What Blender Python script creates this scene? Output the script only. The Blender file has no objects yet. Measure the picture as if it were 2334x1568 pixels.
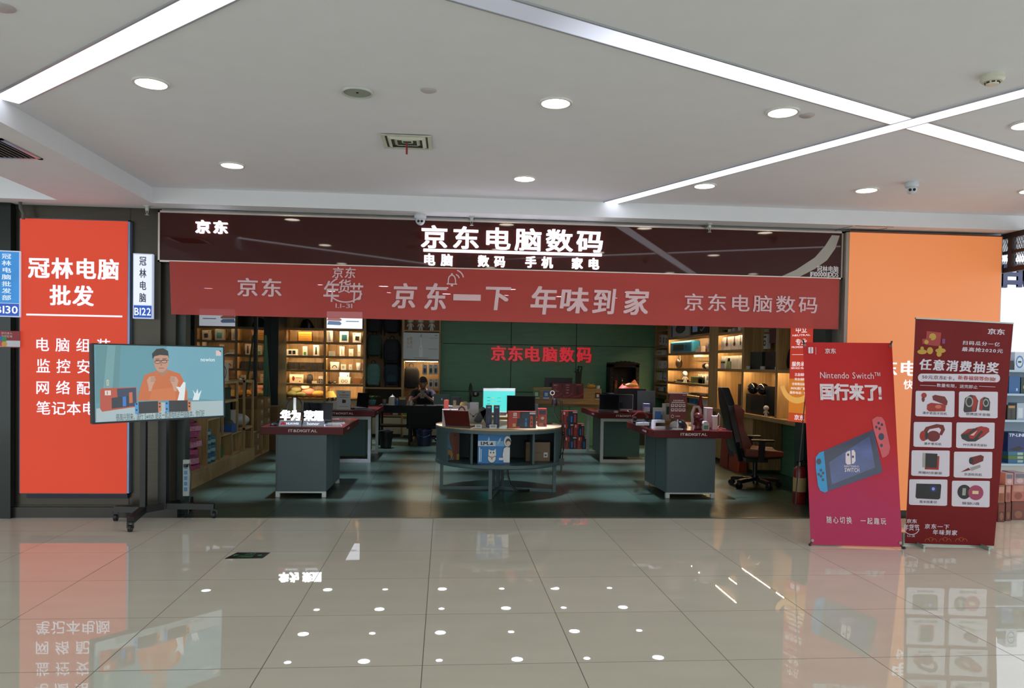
import bpy, bmesh, math, random
from math import sin, cos, pi, radians, sqrt
from mathutils import Vector, Matrix
random.seed(7)
SC = bpy.context.scene
COL = SC.collection
# ---------------------------------------------------------------- camera
FOC, YAW, PIT, ROL, CX, CY = 1753.4859, 0.0779, 0.0235, 0.0164, 1167.0, 872.0
CAM = Vector((0.0, -7.6649, 1.5405))
_f = Vector((sin(YAW)*cos(PIT), cos(YAW)*cos(PIT), -sin(PIT)))
_r0 = Vector((cos(YAW), -sin(YAW), 0)); _u0 = _r0.cross(_f)
_r = _r0*cos(ROL) + _u0*sin(ROL); _u = _u0*cos(ROL) - _r0*sin(ROL)
cd = bpy.data.cameras.new('camera'); cam = bpy.data.objects.new('camera', cd); COL.objects.link(cam)
cam.matrix_world = Matrix(((_r.x, _u.x, -_f.x, CAM.x), (_r.y, _u.y, -_f.y, CAM.y), (_r.z, _u.z, -_f.z, CAM.z), (0, 0, 0, 1)))
cd.sensor_fit = 'HORIZONTAL'; cd.sensor_width = 36.0; cd.lens = FOC/2334*36; cd.shift_y = (CY-784)/2334
cd.clip_start = 0.05; cd.clip_end = 200
SC.camera = cam
# ---------------------------------------------------------------- light and exposure
W = bpy.data.worlds.new('world'); SC.world = W; W.use_nodes = True
W.node_tree.nodes['Background'].inputs[0].default_value = (.92, .98, 1, 1)
W.node_tree.nodes['Background'].inputs[1].default_value = 1.95
VS = SC.view_settings
SC.display_settings.display_device = 'sRGB'
VS.view_transform = 'Standard'; VS.look = 'None'; VS.exposure = 0.0; VS.gamma = 1.0; VS.use_curve_mapping = False
try:
    SC.cycles.use_denoising = True; SC.cycles.max_bounces = 7; SC.cycles.glossy_bounces = 4; SC.cycles.transparent_max_bounces = 12
    SC.cycles.sample_clamp_indirect = 4.0; SC.cycles.caustics_reflective = False; SC.cycles.caustics_refractive = False
except Exception: pass
def ray(x, y): return _f + _r*((x-CX)/FOC) - _u*((y-CY)/FOC)
def at(x, y, X=None, Y=None, Z=None):
    """the point of the place seen at photo position x, y that lies on one plane"""
    d = ray(x, y)
    t = (X-CAM.x)/d.x if X is not None else (Y-CAM.y)/d.y if Y is not None else (Z-CAM.z)/d.z
    return CAM + d*t
def bx(x0, y0, x1, y1, Y):
    """extent X0, Z0, X1, Z1 on the upright plane at depth Y"""
    xc, yc = (x0+x1)/2, (y0+y1)/2
    return at(x0, yc, Y=Y).x, at(xc, y1, Y=Y).z, at(x1, yc, Y=Y).x, at(xc, y0, Y=Y).z
# ---------------------------------------------------------------- materials
def lin(c): c /= 255.0; return c/12.92 if c <= .04045 else ((c+.055)/1.055)**2.4
def rgb(h): h = h.lstrip('#'); return tuple(lin(int(h[i:i+2], 16)) for i in (0, 2, 4))
MATS = {}
def C(h, rough=.5, metal=0., e=0., n=.08, sc=6., coat=0., spec=.5, ior=1.5, stretch=None, bump=0., tr=0.):
    """procedural material: colour broken by fine noise; e = strength of its own light"""
    k = (h, rough, metal, e, n, sc, coat, spec, ior, stretch, bump, tr)
    if k in MATS: return MATS[k]
    m = bpy.data.materials.new('m_%s_%d' % (h.lstrip('#'), len(MATS))); m.use_nodes = True
    nt = m.node_tree; b = nt.nodes['Principled BSDF']; c = rgb(h)
    b.inputs['Base Color'].default_value = (*c, 1); b.inputs['Roughness'].default_value = rough
    b.inputs['Metallic'].default_value = metal; b.inputs['IOR'].default_value = ior
    b.inputs['Specular IOR Level'].default_value = spec
    if coat: b.inputs['Coat Weight'].default_value = coat; b.inputs['Coat Roughness'].default_value = .03
    if tr: b.inputs['Transmission Weight'].default_value = tr
    if n > 0 or bump:
        tc = nt.nodes.new('ShaderNodeTexCoord'); mp = nt.nodes.new('ShaderNodeMapping'); ns = nt.nodes.new('ShaderNodeTexNoise')
        nt.links.new(tc.outputs['Object'], mp.inputs[0]); nt.links.new(mp.outputs[0], ns.inputs['Vector'])
        ns.inputs['Scale'].default_value = sc; ns.inputs['Detail'].default_value = 4
        if stretch: mp.inputs['Scale'].default_value = stretch
        mx = nt.nodes.new('ShaderNodeMix'); mx.data_type = 'RGBA'
        mx.inputs[6].default_value = (*[v*(1-n*1.6) for v in c], 1); mx.inputs[7].default_value = (*[min(1, v*(1+n*1.6)) for v in c], 1)
        nt.links.new(ns.outputs['Fac'], mx.inputs[0]); nt.links.new(mx.outputs[2], b.inputs['Base Color'])
        if bump:
            bp = nt.nodes.new('ShaderNodeBump'); bp.inputs['Strength'].default_value = bump; bp.inputs['Distance'].default_value = .01
            nt.links.new(ns.outputs['Fac'], bp.inputs['Height']); nt.links.new(bp.outputs[0], b.inputs['Normal'])
    if e:
        if n <= 0: b.inputs['Base Color'].default_value = (*[v*.5 for v in c], 1)
        b.inputs['Emission Color'].default_value = (*c, 1); b.inputs['Emission Strength'].default_value = e
    MATS[k] = m; return m
def newmat(name):
    m = bpy.data.materials.new(name); m.use_nodes = True
    nt = m.node_tree; return m, nt, nt.nodes['Principled BSDF']
def N(nt, t, **kw):
    nd = nt.nodes.new('ShaderNode'+t)
    for k, v in kw.items():
        if hasattr(nd, k): setattr(nd, k, v)
        else: nd.inputs[k.replace('_', ' ')].default_value = v
    return nd
def tilemat(name, size, ang, off, c1, c2, cj, rough, ior, joint, mott, msc=1.3, stretch=(1, 1, 1), coat=0.):
    m, nt, b = newmat(name); L = nt.links.new
    tc = N(nt, 'TexCoord'); mp = N(nt, 'Mapping'); L(tc.outputs['Object'], mp.inputs[0])
    mp.vector_type = 'TEXTURE'; mp.inputs['Location'].default_value = (off[0], off[1], 0)
    mp.inputs['Rotation'].default_value = (0, 0, ang); mp.inputs['Scale'].default_value = (size, size, size)
    sp = N(nt, 'SeparateXYZ'); L(mp.outputs[0], sp.inputs[0])
    ds = []
    for i in (0, 1):
        a = N(nt, 'Math', operation='PINGPONG'); a.inputs[1].default_value = .5; L(sp.outputs[i], a.inputs[0]); ds.append(a)
    mn = N(nt, 'Math', operation='MINIMUM'); L(ds[0].outputs[0], mn.inputs[0]); L(ds[1].outputs[0], mn.inputs[1])
    lt = N(nt, 'Math', operation='LESS_THAN'); L(mn.outputs[0], lt.inputs[0]); lt.inputs[1].default_value = joint/size/2
    fl = N(nt, 'VectorMath', operation='FLOOR'); L(mp.outputs[0], fl.inputs[0])
    wn = N(nt, 'TexWhiteNoise'); L(fl.outputs[0], wn.inputs[0])
    m2 = N(nt, 'Mapping'); L(tc.outputs['Object'], m2.inputs[0]); m2.inputs['Scale'].default_value = stretch
    ns = N(nt, 'TexNoise', Scale=msc, Detail=6.0); L(m2.outputs[0], ns.inputs['Vector'])
    ad = N(nt, 'Math', operation='MULTIPLY_ADD'); L(wn.outputs[0], ad.inputs[0]); ad.inputs[1].default_value = .35; L(ns.outputs['Fac'], ad.inputs[2])
    sb = N(nt, 'Math', operation='SUBTRACT'); L(ad.outputs[0], sb.inputs[0]); sb.inputs[1].default_value = .17
    pw = N(nt, 'MapRange'); L(sb.outputs[0], pw.inputs[0]); pw.inputs[1].default_value = .5-mott; pw.inputs[2].default_value = .5+mott
    mx = N(nt, 'Mix', data_type='RGBA'); mx.inputs[6].default_value = (*rgb(c1), 1); mx.inputs[7].default_value = (*rgb(c2), 1); L(pw.outputs[0], mx.inputs[0])
    my = N(nt, 'Mix', data_type='RGBA'); my.inputs[7].default_value = (*rgb(cj), 1); L(mx.outputs[2], my.inputs[6]); L(lt.outputs[0], my.inputs[0])
    L(my.outputs[2], b.inputs['Base Color']); b.inputs['IOR'].default_value = ior
    ra = N(nt, 'MapRange'); L(lt.outputs[0], ra.inputs[0]); ra.inputs[3].default_value = rough; ra.inputs[4].default_value = .6
    L(ra.outputs[0], b.inputs['Roughness'])
    return m
def woodmat(name, c1, c2, stretch, rough=.45):
    m, nt, b = newmat(name); L = nt.links.new
    tc = N(nt, 'TexCoord'); mp = N(nt, 'Mapping'); L(tc.outputs['Object'], mp.inputs[0]); mp.inputs['Scale'].default_value = stretch
    ns = N(nt, 'TexNoise', Scale=1.0, Detail=5.0, Distortion=.6); L(mp.outputs[0], ns.inputs['Vector'])
    rp = N(nt, 'MapRange'); L(ns.outputs['Fac'], rp.inputs[0]); rp.inputs[1].default_value = .35; rp.inputs[2].default_value = .65
    mx = N(nt, 'Mix', data_type='RGBA'); mx.inputs[6].default_value = (*rgb(c1), 1); mx.inputs[7].default_value = (*rgb(c2), 1)
    L(rp.outputs[0], mx.inputs[0]); L(mx.outputs[2], b.inputs['Base Color']); b.inputs['Roughness'].default_value = rough
    return m
def seethrough(name, h, alpha, rough=.6, transl=.2, coat=0.):
    """thin printed cloth: lets a little of what is behind show, and some light through"""
    m, nt, b = newmat(name); L = nt.links.new
    b.inputs['Base Color'].default_value = (*rgb(h), 1); b.inputs['Roughness'].default_value = rough
    if coat: b.inputs['Coat Weight'].default_value = coat; b.inputs['Coat Roughness'].default_value = .12
    ns = N(nt, 'TexNoise', Scale=3.0, Detail=3.0); mx = N(nt, 'Mix', data_type='RGBA'); c = rgb(h)
    mx.inputs[6].default_value = (*[v*.88 for v in c], 1); mx.inputs[7].default_value = (*[min(1, v*1.12) for v in c], 1)
    L(ns.outputs['Fac'], mx.inputs[0]); L(mx.outputs[2], b.inputs['Base Color'])
    out = nt.nodes['Material Output']
    tl = N(nt, 'BsdfTranslucent'); tl.inputs[0].default_value = (*c, 1)
    tp = N(nt, 'BsdfTransparent'); tp.inputs[0].default_value = (1, .75, .75, 1)
    m1 = N(nt, 'MixShader'); m1.inputs[0].default_value = transl; L(b.outputs[0], m1.inputs[1]); L(tl.outputs[0], m1.inputs[2])
    m2 = N(nt, 'MixShader'); m2.inputs[0].default_value = alpha; L(m1.outputs[0], m2.inputs[1]); L(tp.outputs[0], m2.inputs[2])
    L(m2.outputs[0], out.inputs[0]); return m
def glassmat(name, tint, ior=1.5, refl=1.0):
    m, nt, b = newmat(name); L = nt.links.new; out = nt.nodes['Material Output']
    tp = N(nt, 'BsdfTransparent'); tp.inputs[0].default_value = (*rgb(tint), 1)
    gl = N(nt, 'BsdfGlossy'); gl.inputs['Roughness'].default_value = .01
    fr = N(nt, 'Fresnel'); fr.inputs[0].default_value = ior
    mx = N(nt, 'MixShader'); L(fr.outputs[0], mx.inputs[0]); L(tp.outputs[0], mx.inputs[1]); L(gl.outputs[0], mx.inputs[2])
    L(mx.outputs[0], out.inputs[0]); return m
# ---------------------------------------------------------------- mesh building
class MB:
    def __init__(s): s.v = []; s.f = []; s.fm = []; s.ms = []; s.M = None; s.smooth = False
    def mi(s, m):
        if m not in s.ms: s.ms.append(m)
        return s.ms.index(m)
    def add(s, vs, fs, m):
        o = len(s.v); i = s.mi(m)
        for p in vs:
            p = Vector(p); s.v.append(s.M @ p if s.M else p)
        for f in fs: s.f.append(tuple(k+o for k in f)); s.fm.append(i)
        return s
    def box(s, a, b, m):
        x0, y0, z0 = a; x1, y1, z1 = b
        x0, x1 = min(x0, x1), max(x0, x1); y0, y1 = min(y0, y1), max(y0, y1); z0, z1 = min(z0, z1), max(z0, z1)
        return s.add([(x0, y0, z0), (x1, y0, z0), (x1, y1, z0), (x0, y1, z0), (x0, y0, z1), (x1, y0, z1), (x1, y1, z1), (x0, y1, z1)],
                     [(0, 3, 2, 1), (4, 5, 6, 7), (0, 1, 5, 4), (1, 2, 6, 5), (2, 3, 7, 6), (3, 0, 4, 7)], m)
    def obox(s, c, sz, m, R=None):
        x, y, z = (k/2 for k in sz); c = Vector(c); R = R or Matrix.Identity(3)
        vs = [c + R @ Vector(p) for p in [(-x, -y, -z), (x, -y, -z), (x, y, -z), (-x, y, -z), (-x, -y, z), (x, -y, z), (x, y, z), (-x, y, z)]]
        return s.add(vs, [(0, 3, 2, 1), (4, 5, 6, 7), (0, 1, 5, 4), (1, 2, 6, 5), (2, 3, 7, 6), (3, 0, 4, 7)], m)
    def bar(s, p, q, w, d, m, up=(0, 0, 1)):
        p, q = Vector(p), Vector(q); z = (q-p).normalized(); u = Vector(up)
        if abs(z.dot(u)) > .98: u = Vector((0, 1, 0))
        x = u.cross(z).normalized(); y = z.cross(x)
        R = Matrix((x, y, z)).transposed()
        return s.obox((p+q)/2, (w, d, (q-p).length), m, R)
    def loft(s, rings, m, cap=True, closed=True):
        n = len(rings[0]); vs = [p for r in rings for p in r]; fs = []
        for i in range(len(rings)-1):
            for j in range(n if closed else n-1):
                k = (j+1) % n; fs.append((i*n+j, i*n+k, (i+1)*n+k, (i+1)*n+j))
        if cap: fs.append(tuple(range(n-1, -1, -1))); fs.append(tuple((len(rings)-1)*n+j for j in range(n)))
        return s.add(vs, fs, m)
    def cyl(s, p, q, r0, r1=None, m=None, n=14):
        r1 = r0 if r1 is None else r1; p, q = Vector(p), Vector(q); z = (q-p).normalized()
        u = Vector((1, 0, 0)) if abs(z.x) < .9 else Vector((0, 1, 0)); x = u.cross(z).normalized(); y = z.cross(x); s.smooth = True
        return s.loft([[c + x*(cos(2*pi*j/n)*r) + y*(sin(2*pi*j/n)*r) for j in range(n)] for c, r in ((p, r0), (q, r1))], m)
    def lathe(s, prof, m, c=(0, 0, 0), n=20, axis='z'):
        c = Vector(c); rings = []; s.smooth = True
        for r, h in prof:
            rg = []
            for j in range(n):
                a = 2*pi*j/n; x, y = cos(a)*max(r, .0004), sin(a)*max(r, .0004)
                rg.append(c + Vector({'z': (x, y, h), 'y': (x, h, -y), 'x': (h, x, y)}[axis]))
            rings.append(rg)
        solid = prof[0][0] < .001 and prof[-1][0] < .001
        if not solid and prof[0][0] > .001 and prof[-1][0] > .001: return s.loft(rings+[rings[0]], m, cap=False)
        return s.loft(rings, m)
    def tube(s, pts, r, m, n=8):
        pts = [Vector(p) for p in pts]; rings = []; s.smooth = True
        t0 = (pts[1]-pts[0]).normalized(); u = Vector((0, 0, 1)) if abs(t0.z) < .9 else Vector((1, 0, 0))
        x = u.cross(t0).normalized()
        for i, p in enumerate(pts):
            t = (pts[min(i+1, len(pts)-1)]-pts[max(i-1, 0)]).normalized()
            x = (x - t*x.dot(t)).normalized(); y = t.cross(x); rr = r[i] if isinstance(r, (list, tuple)) else r
            rings.append([p + x*(cos(2*pi*j/n)*rr) + y*(sin(2*pi*j/n)*rr) for j in range(n)])
        return s.loft(rings, m)
    def ball(s, c, r, m, n=16, k=10, zs=(-1, 1)):
        rx, ry, rz = r if isinstance(r, (tuple, list)) else (r, r, r); c = Vector(c); rings = []; s.smooth = True
        for i in range(k+1):
            h = zs[0] + (zs[1]-zs[0])*i/k; h = sin(pi/2*h); q = sqrt(max(1e-5, 1-h*h))
            rings.append([c + Vector((cos(2*pi*j/n)*q*rx, sin(2*pi*j/n)*q*ry, h*rz)) for j in range(n)])
        return s.loft(rings, m)
    def prism(s, poly, d, m, O=(0, 0, 0), U=(1, 0, 0), V=(0, 0, 1), Nn=None):
        """flat outline poly (u, v) at O, given thickness d along N (default U x V)"""
        O, U, V = Vector(O), Vector(U), Vector(V); Nn = Vector(Nn) if Nn else U.cross(V); n = len(poly)
        a = [O + U*p[0] + V*p[1] for p in poly]; b = [p + Nn*d for p in a]
        fs = [tuple(range(n-1, -1, -1)), tuple(range(n, 2*n))] + [(j, (j+1) % n, n+(j+1) % n, n+j) for j in range(n)]
        return s.add(a+b, fs, m)
    def grid(s, fn, nu, nv, m, closed_u=False):
        vs = [fn(i/(nu if closed_u else nu-1), j/(nv-1)) for j in range(nv) for i in range(nu)]; s.smooth = True
        fs = [(j*nu+i, j*nu+(i+1) % nu, (j+1)*nu+(i+1) % nu, (j+1)*nu+i) for j in range(nv-1) for i in range(nu if closed_u else nu-1)]
        return s.add(vs, fs, m)
    def mesh(s, name, inv=None):
        me = bpy.data.meshes.new(name); vs = [inv @ v for v in s.v] if inv else s.v
        me.from_pydata([v[:] for v in vs], [], s.f)
        for m in s.ms: me.materials.append(m)
        me.polygons.foreach_set('material_index', s.fm)
        if s.smooth:
            me.polygons.foreach_set('use_smooth', [True]*len(s.f))
            try: me.set_sharp_from_angle(angle=radians(38))
            except Exception: pass
        me.update(); return me
    def b(s, name, par, world=False, bev=0., label=None):
        """link as a part of par"""
        inv = None
        if world:
            M = Matrix.Identity(4); q = par
            while q is not None: M = q.matrix_basis @ M; q = q.parent
            inv = M.inverted()
        o = bpy.data.objects.new(name, s.mesh(name, inv)); COL.objects.link(o); o.parent = par
        if bev: _bev(o, bev)
        if label: o['label'] = label
        return o
    def top(s, name, label, cat, loc=(0, 0, 0), rz=0, grp=None, world=False, bev=0., kind=None):
        M = Matrix.Translation(Vector(loc)) @ Matrix.Rotation(rz, 4, 'Z')
        o = bpy.data.objects.new(name, s.mesh(name, M.inverted() if world else None)); COL.objects.link(o); o.matrix_basis = M
        if kind: o['kind'] = kind
        if label: o['label'] = label
        if cat: o['category'] = cat
        if grp: o['group'] = grp
        if bev: _bev(o, bev)
        return o
def _bev(o, w):
    md = o.modifiers.new('edge', 'BEVEL'); md.width = w; md.segments = 2; md.limit_method = 'ANGLE'; md.harden_normals = False
def E(name, label, cat, loc=(0, 0, 0), rz=0, grp=None):
    o = bpy.data.objects.new(name, None); COL.objects.link(o); o.empty_display_size = .1
    o.matrix_basis = Matrix.Translation(Vector(loc)) @ Matrix.Rotation(rz, 4, 'Z')
    o['label'] = label; o['category'] = cat
    if grp: o['group'] = grp
    return o
def struct(name, mb): return mb.top(name, None, None, kind='structure')
def dup(root, loc, rz=0, label=None, grp=None, scale=None):
    r = root.copy(); COL.objects.link(r)
    r.matrix_basis = Matrix.Translation(Vector(loc)) @ Matrix.Rotation(rz, 4, 'Z') @ (Matrix.Diagonal((*scale, 1)) if scale else Matrix.Identity(4))
    if label: r['label'] = label
    if grp: r['group'] = grp
    for ch in list(root.children):
        c = ch.copy(); COL.objects.link(c); c.parent = r
        for g in list(ch.children):
            d = g.copy(); COL.objects.link(d); d.parent = c
    return r
# ---------------------------------------------------------------- lettering and printed shapes
GL = {}
def glyph(ch, off):
    k = (ch, off)
    if k not in GL:
        cu = bpy.data.curves.new('g', 'FONT'); cu.body = ch; cu.offset = off; cu.resolution_u = 2
        o = bpy.data.objects.new('g', cu); me = o.to_mesh()
        vs = [(v.co.x, v.co.y) for v in me.vertices]; fs = [tuple(p.vertices) for p in me.polygons]
        o.to_mesh_clear(); bpy.data.objects.remove(o); bpy.data.curves.remove(cu)
        GL[k] = (vs, fs)
    return GL[k]
def adv(ch):
    if ch == ' ': return .35
    if ch == '\u3000': return 1.0
    return 1.0 if ord(ch) > 0x2e80 else None
def textgeo(s, off, track=0., vertical=False):
    vs, fs = [], []; x = 0.
    for ch in s:
        a = adv(ch)
        if ch in ' \u3000': x += a+track; continue
        gv, gf = glyph(ch, 0)
        if not gv: x += .5; continue
        xs = [p[0] for p in gv]
        if a is None: dx = x-min(xs); w = max(xs)-min(xs)+.09
        else: dx = x; w = a
        o = len(vs)
        if vertical: vs += [(p[0]-(.5 if a else w/2), p[1]-x) for p in gv]; w = 1.0
        else: vs += [(p[0]+dx, p[1]) for p in gv]
        fs += [tuple(i+o for i in f) for f in gf]; x += w+track
    return vs, fs
class Fr:
    """a flat frame in the place: point = O + u U + v V, N pointing out of the printed face"""
    def __init__(s, O, U, V):
        s.O, s.U, s.V = Vector(O), Vector(U), Vector(V); s.N = s.U.cross(s.V).normalized()
    def p(s, u, v, d=0.): return s.O + s.U*u + s.V*v + s.N*d
    def uv(s, x, y):
        d = ray(x, y); t = (s.O-CAM).dot(s.N)/d.dot(s.N); q = CAM + d*t - s.O
        a, b, c = s.U.dot(s.U), s.U.dot(s.V), s.V.dot(s.V); e, f = q.dot(s.U), q.dot(s.V); D = a*c-b*b
        return (e*c-f*b)/D, (f*a-e*b)/D
    def box(s, x0, y0, x1, y1):
        xc, yc = (x0+x1)/2, (y0+y1)/2
        return s.uv(x0, yc)[0], s.uv(xc, y1)[1], s.uv(x1, yc)[0], s.uv(xc, y0)[1]
def up(Y): return Fr((0, Y, 0), (1, 0, 0), (0, 0, 1))
def draw(mb, fr, ops, px=True, d0=.0008, thick=0., step=.0003):
    """printed shapes on a frame; px: given at photo positions, else in frame units.
    r x0 y0 x1 y1 m | p pts m | e cx cy rx ry m [rot] | o cx cy rx ry w m (ring) | l pts w m | t text x0 y0 x1 y1 m [bold track vertical slant]"""
    def pt(x, y): return fr.uv(x, y) if px else (x, y)
    d = d0
    def put(uv, fs, m):
        if thick:
            n = len(uv); vs = [fr.p(u, v, d+thick) for u, v in uv]+[fr.p(u, v, 0) for u, v in uv]; ff = list(fs); ed = {}
            for f in fs:
                for i in range(len(f)):
                    a, b = f[i], f[(i+1) % len(f)]
                    if (b, a) in ed: ed.pop((b, a))
                    else: ed[(a, b)] = 1
            ff += [(b, a, a+n, b+n) for a, b in ed]
            mb.add(vs, ff, m)
        else: mb.add([fr.p(u, v, d) for u, v in uv], fs, m)
    for op in ops:
        k = op[0]
        if k == 'r':
            _, x0, y0, x1, y1, m = op
            u0, v0, u1, v1 = fr.box(x0, y0, x1, y1) if px else (x0, y0, x1, y1)
            put([(u0, v0), (u1, v0), (u1, v1), (u0, v1)], [(0, 1, 2, 3)], m)
        elif k == 'p':
            q = [pt(*c) for c in op[1]]
            if sum(q[i][0]*q[(i+1) % len(q)][1]-q[(i+1) % len(q)][0]*q[i][1] for i in range(len(q))) < 0: q.reverse()
            put(q, [tuple(range(len(q)))], op[2])
        elif k == 'e':
            cx, cy, rx, ry, m = op[1:6]; a = op[6] if len(op) > 6 else 0.; q = []
            for j in range(22):
                t = 2*pi*j/22; x, y = cos(t)*rx, sin(t)*ry
                q.append(pt(cx+x*cos(a)-y*sin(a), cy+x*sin(a)+y*cos(a)))
            if px: q.reverse()
            put(q, [tuple(range(22))], m)
        elif k == 'o':
            cx, cy, rx, ry, w, m = op[1:7]; a0, a1 = (op[7], op[8]) if len(op) > 8 else (0, 2*pi); n = 24; q = []
            for j in range(n+1):
                t = a0+(a1-a0)*j/n; q += [pt(cx+cos(t)*rx, cy+sin(t)*ry), pt(cx+cos(t)*(rx-w), cy+sin(t)*(ry-w))]
            fs = [(2*j, 2*j+2, 2*j+3, 2*j+1) for j in range(n)]
            if px: fs = [f[::-1] for f in fs]
            put(q, fs, m)
        elif k == 'l':
            pts, w, m = op[1:4]
            for a, b in zip(pts, pts[1:]):
                L = math.hypot(b[0]-a[0], b[1]-a[1]) or 1; nx, ny = -(b[1]-a[1])/L*w/2, (b[0]-a[0])/L*w/2
                q = [pt(a[0]+nx, a[1]+ny), pt(b[0]+nx, b[1]+ny), pt(b[0]-nx, b[1]-ny), pt(a[0]-nx, a[1]-ny)]
                if sum(q[i][0]*q[(i+1) % 4][1]-q[(i+1) % 4][0]*q[i][1] for i in range(4)) < 0: q.reverse()
                put(q, [(0, 1, 2, 3)], m)
        elif k == 't':
            s, x0, y0, x1, y1, m = op[1:7]; off = op[7] if len(op) > 7 else 0.; tr = op[8] if len(op) > 8 else 0.
            vt = op[9] if len(op) > 9 else False; sl = op[10] if len(op) > 10 else 0.
            u0, v0, u1, v1 = fr.box(x0, y0, x1, y1) if px else (x0, y0, x1, y1)
            gv, gf = textgeo(s, off, tr, vt)
            if sl: gv = [(a+b*sl, b) for a, b in gv]
            ax, bx_ = min(p[0] for p in gv), max(p[0] for p in gv); ay, by = min(p[1] for p in gv), max(p[1] for p in gv)
            ax -= off; bx_ += off; ay -= off*.6; by += off*.6; d1 = d
            for sx, sy in ([(off, off*.6), (-off, off*.6), (off, -off*.6), (-off, -off*.6)] if off else [(0, 0)]):
                put([(u0+(p[0]+sx-ax)/(bx_-ax or 1)*(u1-u0), v0+(p[1]+sy-ay)/(by-ay or 1)*(v1-v0)) for p in gv], gf, m); d += .00012
            d = max(d-step, d1)
        d += step
    return mb
def spot(par, loc, power, size, blend, color, rad=.04):
    l = bpy.data.lights.new('lamp_light', 'SPOT'); l.energy = power; l.spot_size = size; l.spot_blend = blend; l.color = color; l.shadow_soft_size = rad
    o = bpy.data.objects.new('lamp_light', l); COL.objects.link(o); o.parent = par; o.location = loc; return o
def fadelamp(h, x0, x1, e0, e1):
    """diffuser of a light line whose lamps fail towards one end"""
    m, nt, b = newmat('fading_lamp'); L = nt.links.new; tc = N(nt, 'TexCoord'); sp_ = N(nt, 'SeparateXYZ'); L(tc.outputs['Object'], sp_.inputs[0])
    mr = N(nt, 'MapRange', interpolation_type='SMOOTHSTEP'); L(sp_.outputs[0], mr.inputs[0]); mr.inputs[1].default_value = x0; mr.inputs[2].default_value = x1; mr.inputs[3].default_value = e0; mr.inputs[4].default_value = e1
    b.inputs['Base Color'].default_value = (*[v*.5 for v in rgb(h)], 1); b.inputs['Emission Color'].default_value = (*rgb(h), 1); L(mr.outputs[0], b.inputs['Emission Strength']); return m
# ---------------------------------------------------------------- shared materials
M_floor = tilemat('polished_tile', .8, .00975, (-.92945, -3.7648), '#d5d2c0', '#e0dccb', '#5f5a4e', .012, 1.85, .005, .35, 1.6, (1, 3, 1))
M_shopfloor = tilemat('shop_tile', .8, .0098, (-.2, .1), '#213026', '#3a5040', '#18211b', .28, 1.5, .004, .22, 2.2, (1, 7, 1))
M_ceil = C('#dfe2e9', .75, n=.02)
M_soffit = C('#d9dbe0', .7, n=.02)
M_steel = C('#45423a', .3, .75, n=.12, sc=3, stretch=(1, 1, 40))
M_green = C('#588a68', .45, n=.12, sc=3, stretch=(1, 1, 5))
M_greendark = C('#22302b', .4, n=.1)
M_glasswall = C('#0c1614', .02, n=0, ior=2.1, spec=.5)
M_alu = C('#b9bcba', .3, .85, n=.04)
M_black = C('#101112', .4, n=.1)
M_blackgloss = C('#0b0c0d', .12, n=.05)
M_blackcloth = C('#16191b', .85, n=.2, sc=30)
M_white = C('#dcdcd8', .45, n=.03)
M_whiteprint = C('#d5d2d6', .5, n=.02)
M_lit = C('#f3f4ff', .5, e=5.0, n=0)
M_led = C('#ffdfae', .5, e=215.0, n=0)
M_warm = C('#fff1dc', .5, e=22., n=0)
M_letter = C('#fbf6ff', .4, e=1.8, n=0)
M_wood = woodmat('oak_upright', '#9a7a4d', '#b7945f', (26, 26, 1.6))
M_woodh = woodmat('oak_level', '#8f7144', '#ad8a56', (2, 30, 30))
M_woody = woodmat('oak_deep', '#8f7144', '#ad8a56', (30, 2, 30))
# ---------------------------------------------------------------- the hall and the shop shell
struct('floor', MB().add([(-9, -16, 0), (9, -16, 0), (9, 0, 0), (-9, 0, 0)], [(0, 1, 2, 3)], M_floor))
struct('floor_shop', MB().add([(-3.6, 0, 0), (5.0, 0, 0), (5.0, 9.0, 0), (-3.6, 9.0, 0)], [(0, 1, 2, 3)], M_shopfloor))
struct('trim_1', MB().box((-2.5, -.03, 0), (3.75, .03, .006), C('#6d6a5d', .35, .6)))
m = MB().box((-2.8, -16, 3.13), (9, -.25, 3.2), M_ceil)
struct('ceiling', m)
m = MB().box((-9, -.25, 2.985), (9, .6, 3.4), M_soffit).box((-3.64, -16, 2.985), (-2.8, -.25, 3.4), M_soffit)
struct('ceiling_soffit', m)
struct('ceiling_recess', MB().box((-9, -16, 3.42), (-3.64, -.25, 3.5), M_ceil))
struct('ceiling_shop', MB().box((-3.6, .6, 2.9), (5.0, 9.0, 2.98), C('#6f7470', .8)))
# hatch lines of the access panel in the soffit, right end
m = MB()
for a, b in (((3.98, -.2), (3.93, -.02)), ((4.0, -.22), (4.4, -.22)), ((4.32, -.02), (4.37, -.16)), ((4.05, -.05), (4.32, -.05))):
    m.bar((a[0], a[1], 2.984), (b[0], b[1], 2.984), .008, .003, C('#54423c', .8), up=(0, 0, 1))
struct('trim_2', m)
m = MB().box((-4.62, .03, 0), (-2.82, .12, 2.985), M_steel)
for x in (-3.105,): m.box((x-.003, .027, 0), (x+.003, .03, 2.985), C('#20211f', .6))
m.box((-4.62, .02, 0), (-2.82, .03, .12), C('#3c3b37', .3, .8))
struct('wall_front_left', m)
struct('baseboard_left', MB().box((-4.62, -.004, 0), (-2.64, .03, .1), C('#3c3b37', .3, .6)))
struct('wall_front_far_left', MB().box((-9, -.05, 0), (-4.16, .02, 2.985), C('#19211f', .12, .3, n=.1)))
m = MB().box((-2.82, .1, 0), (-2.7, .3, 2.985), C('#2e2a22', .35, .3)).box((-2.76, .16, 0), (-2.625, .3, 2.985), M_greendark)
m.box((-3.6, .25, 0), (-2.63, .3, 2.985), M_greendark)
struct('wall_jamb_left', m)
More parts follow.
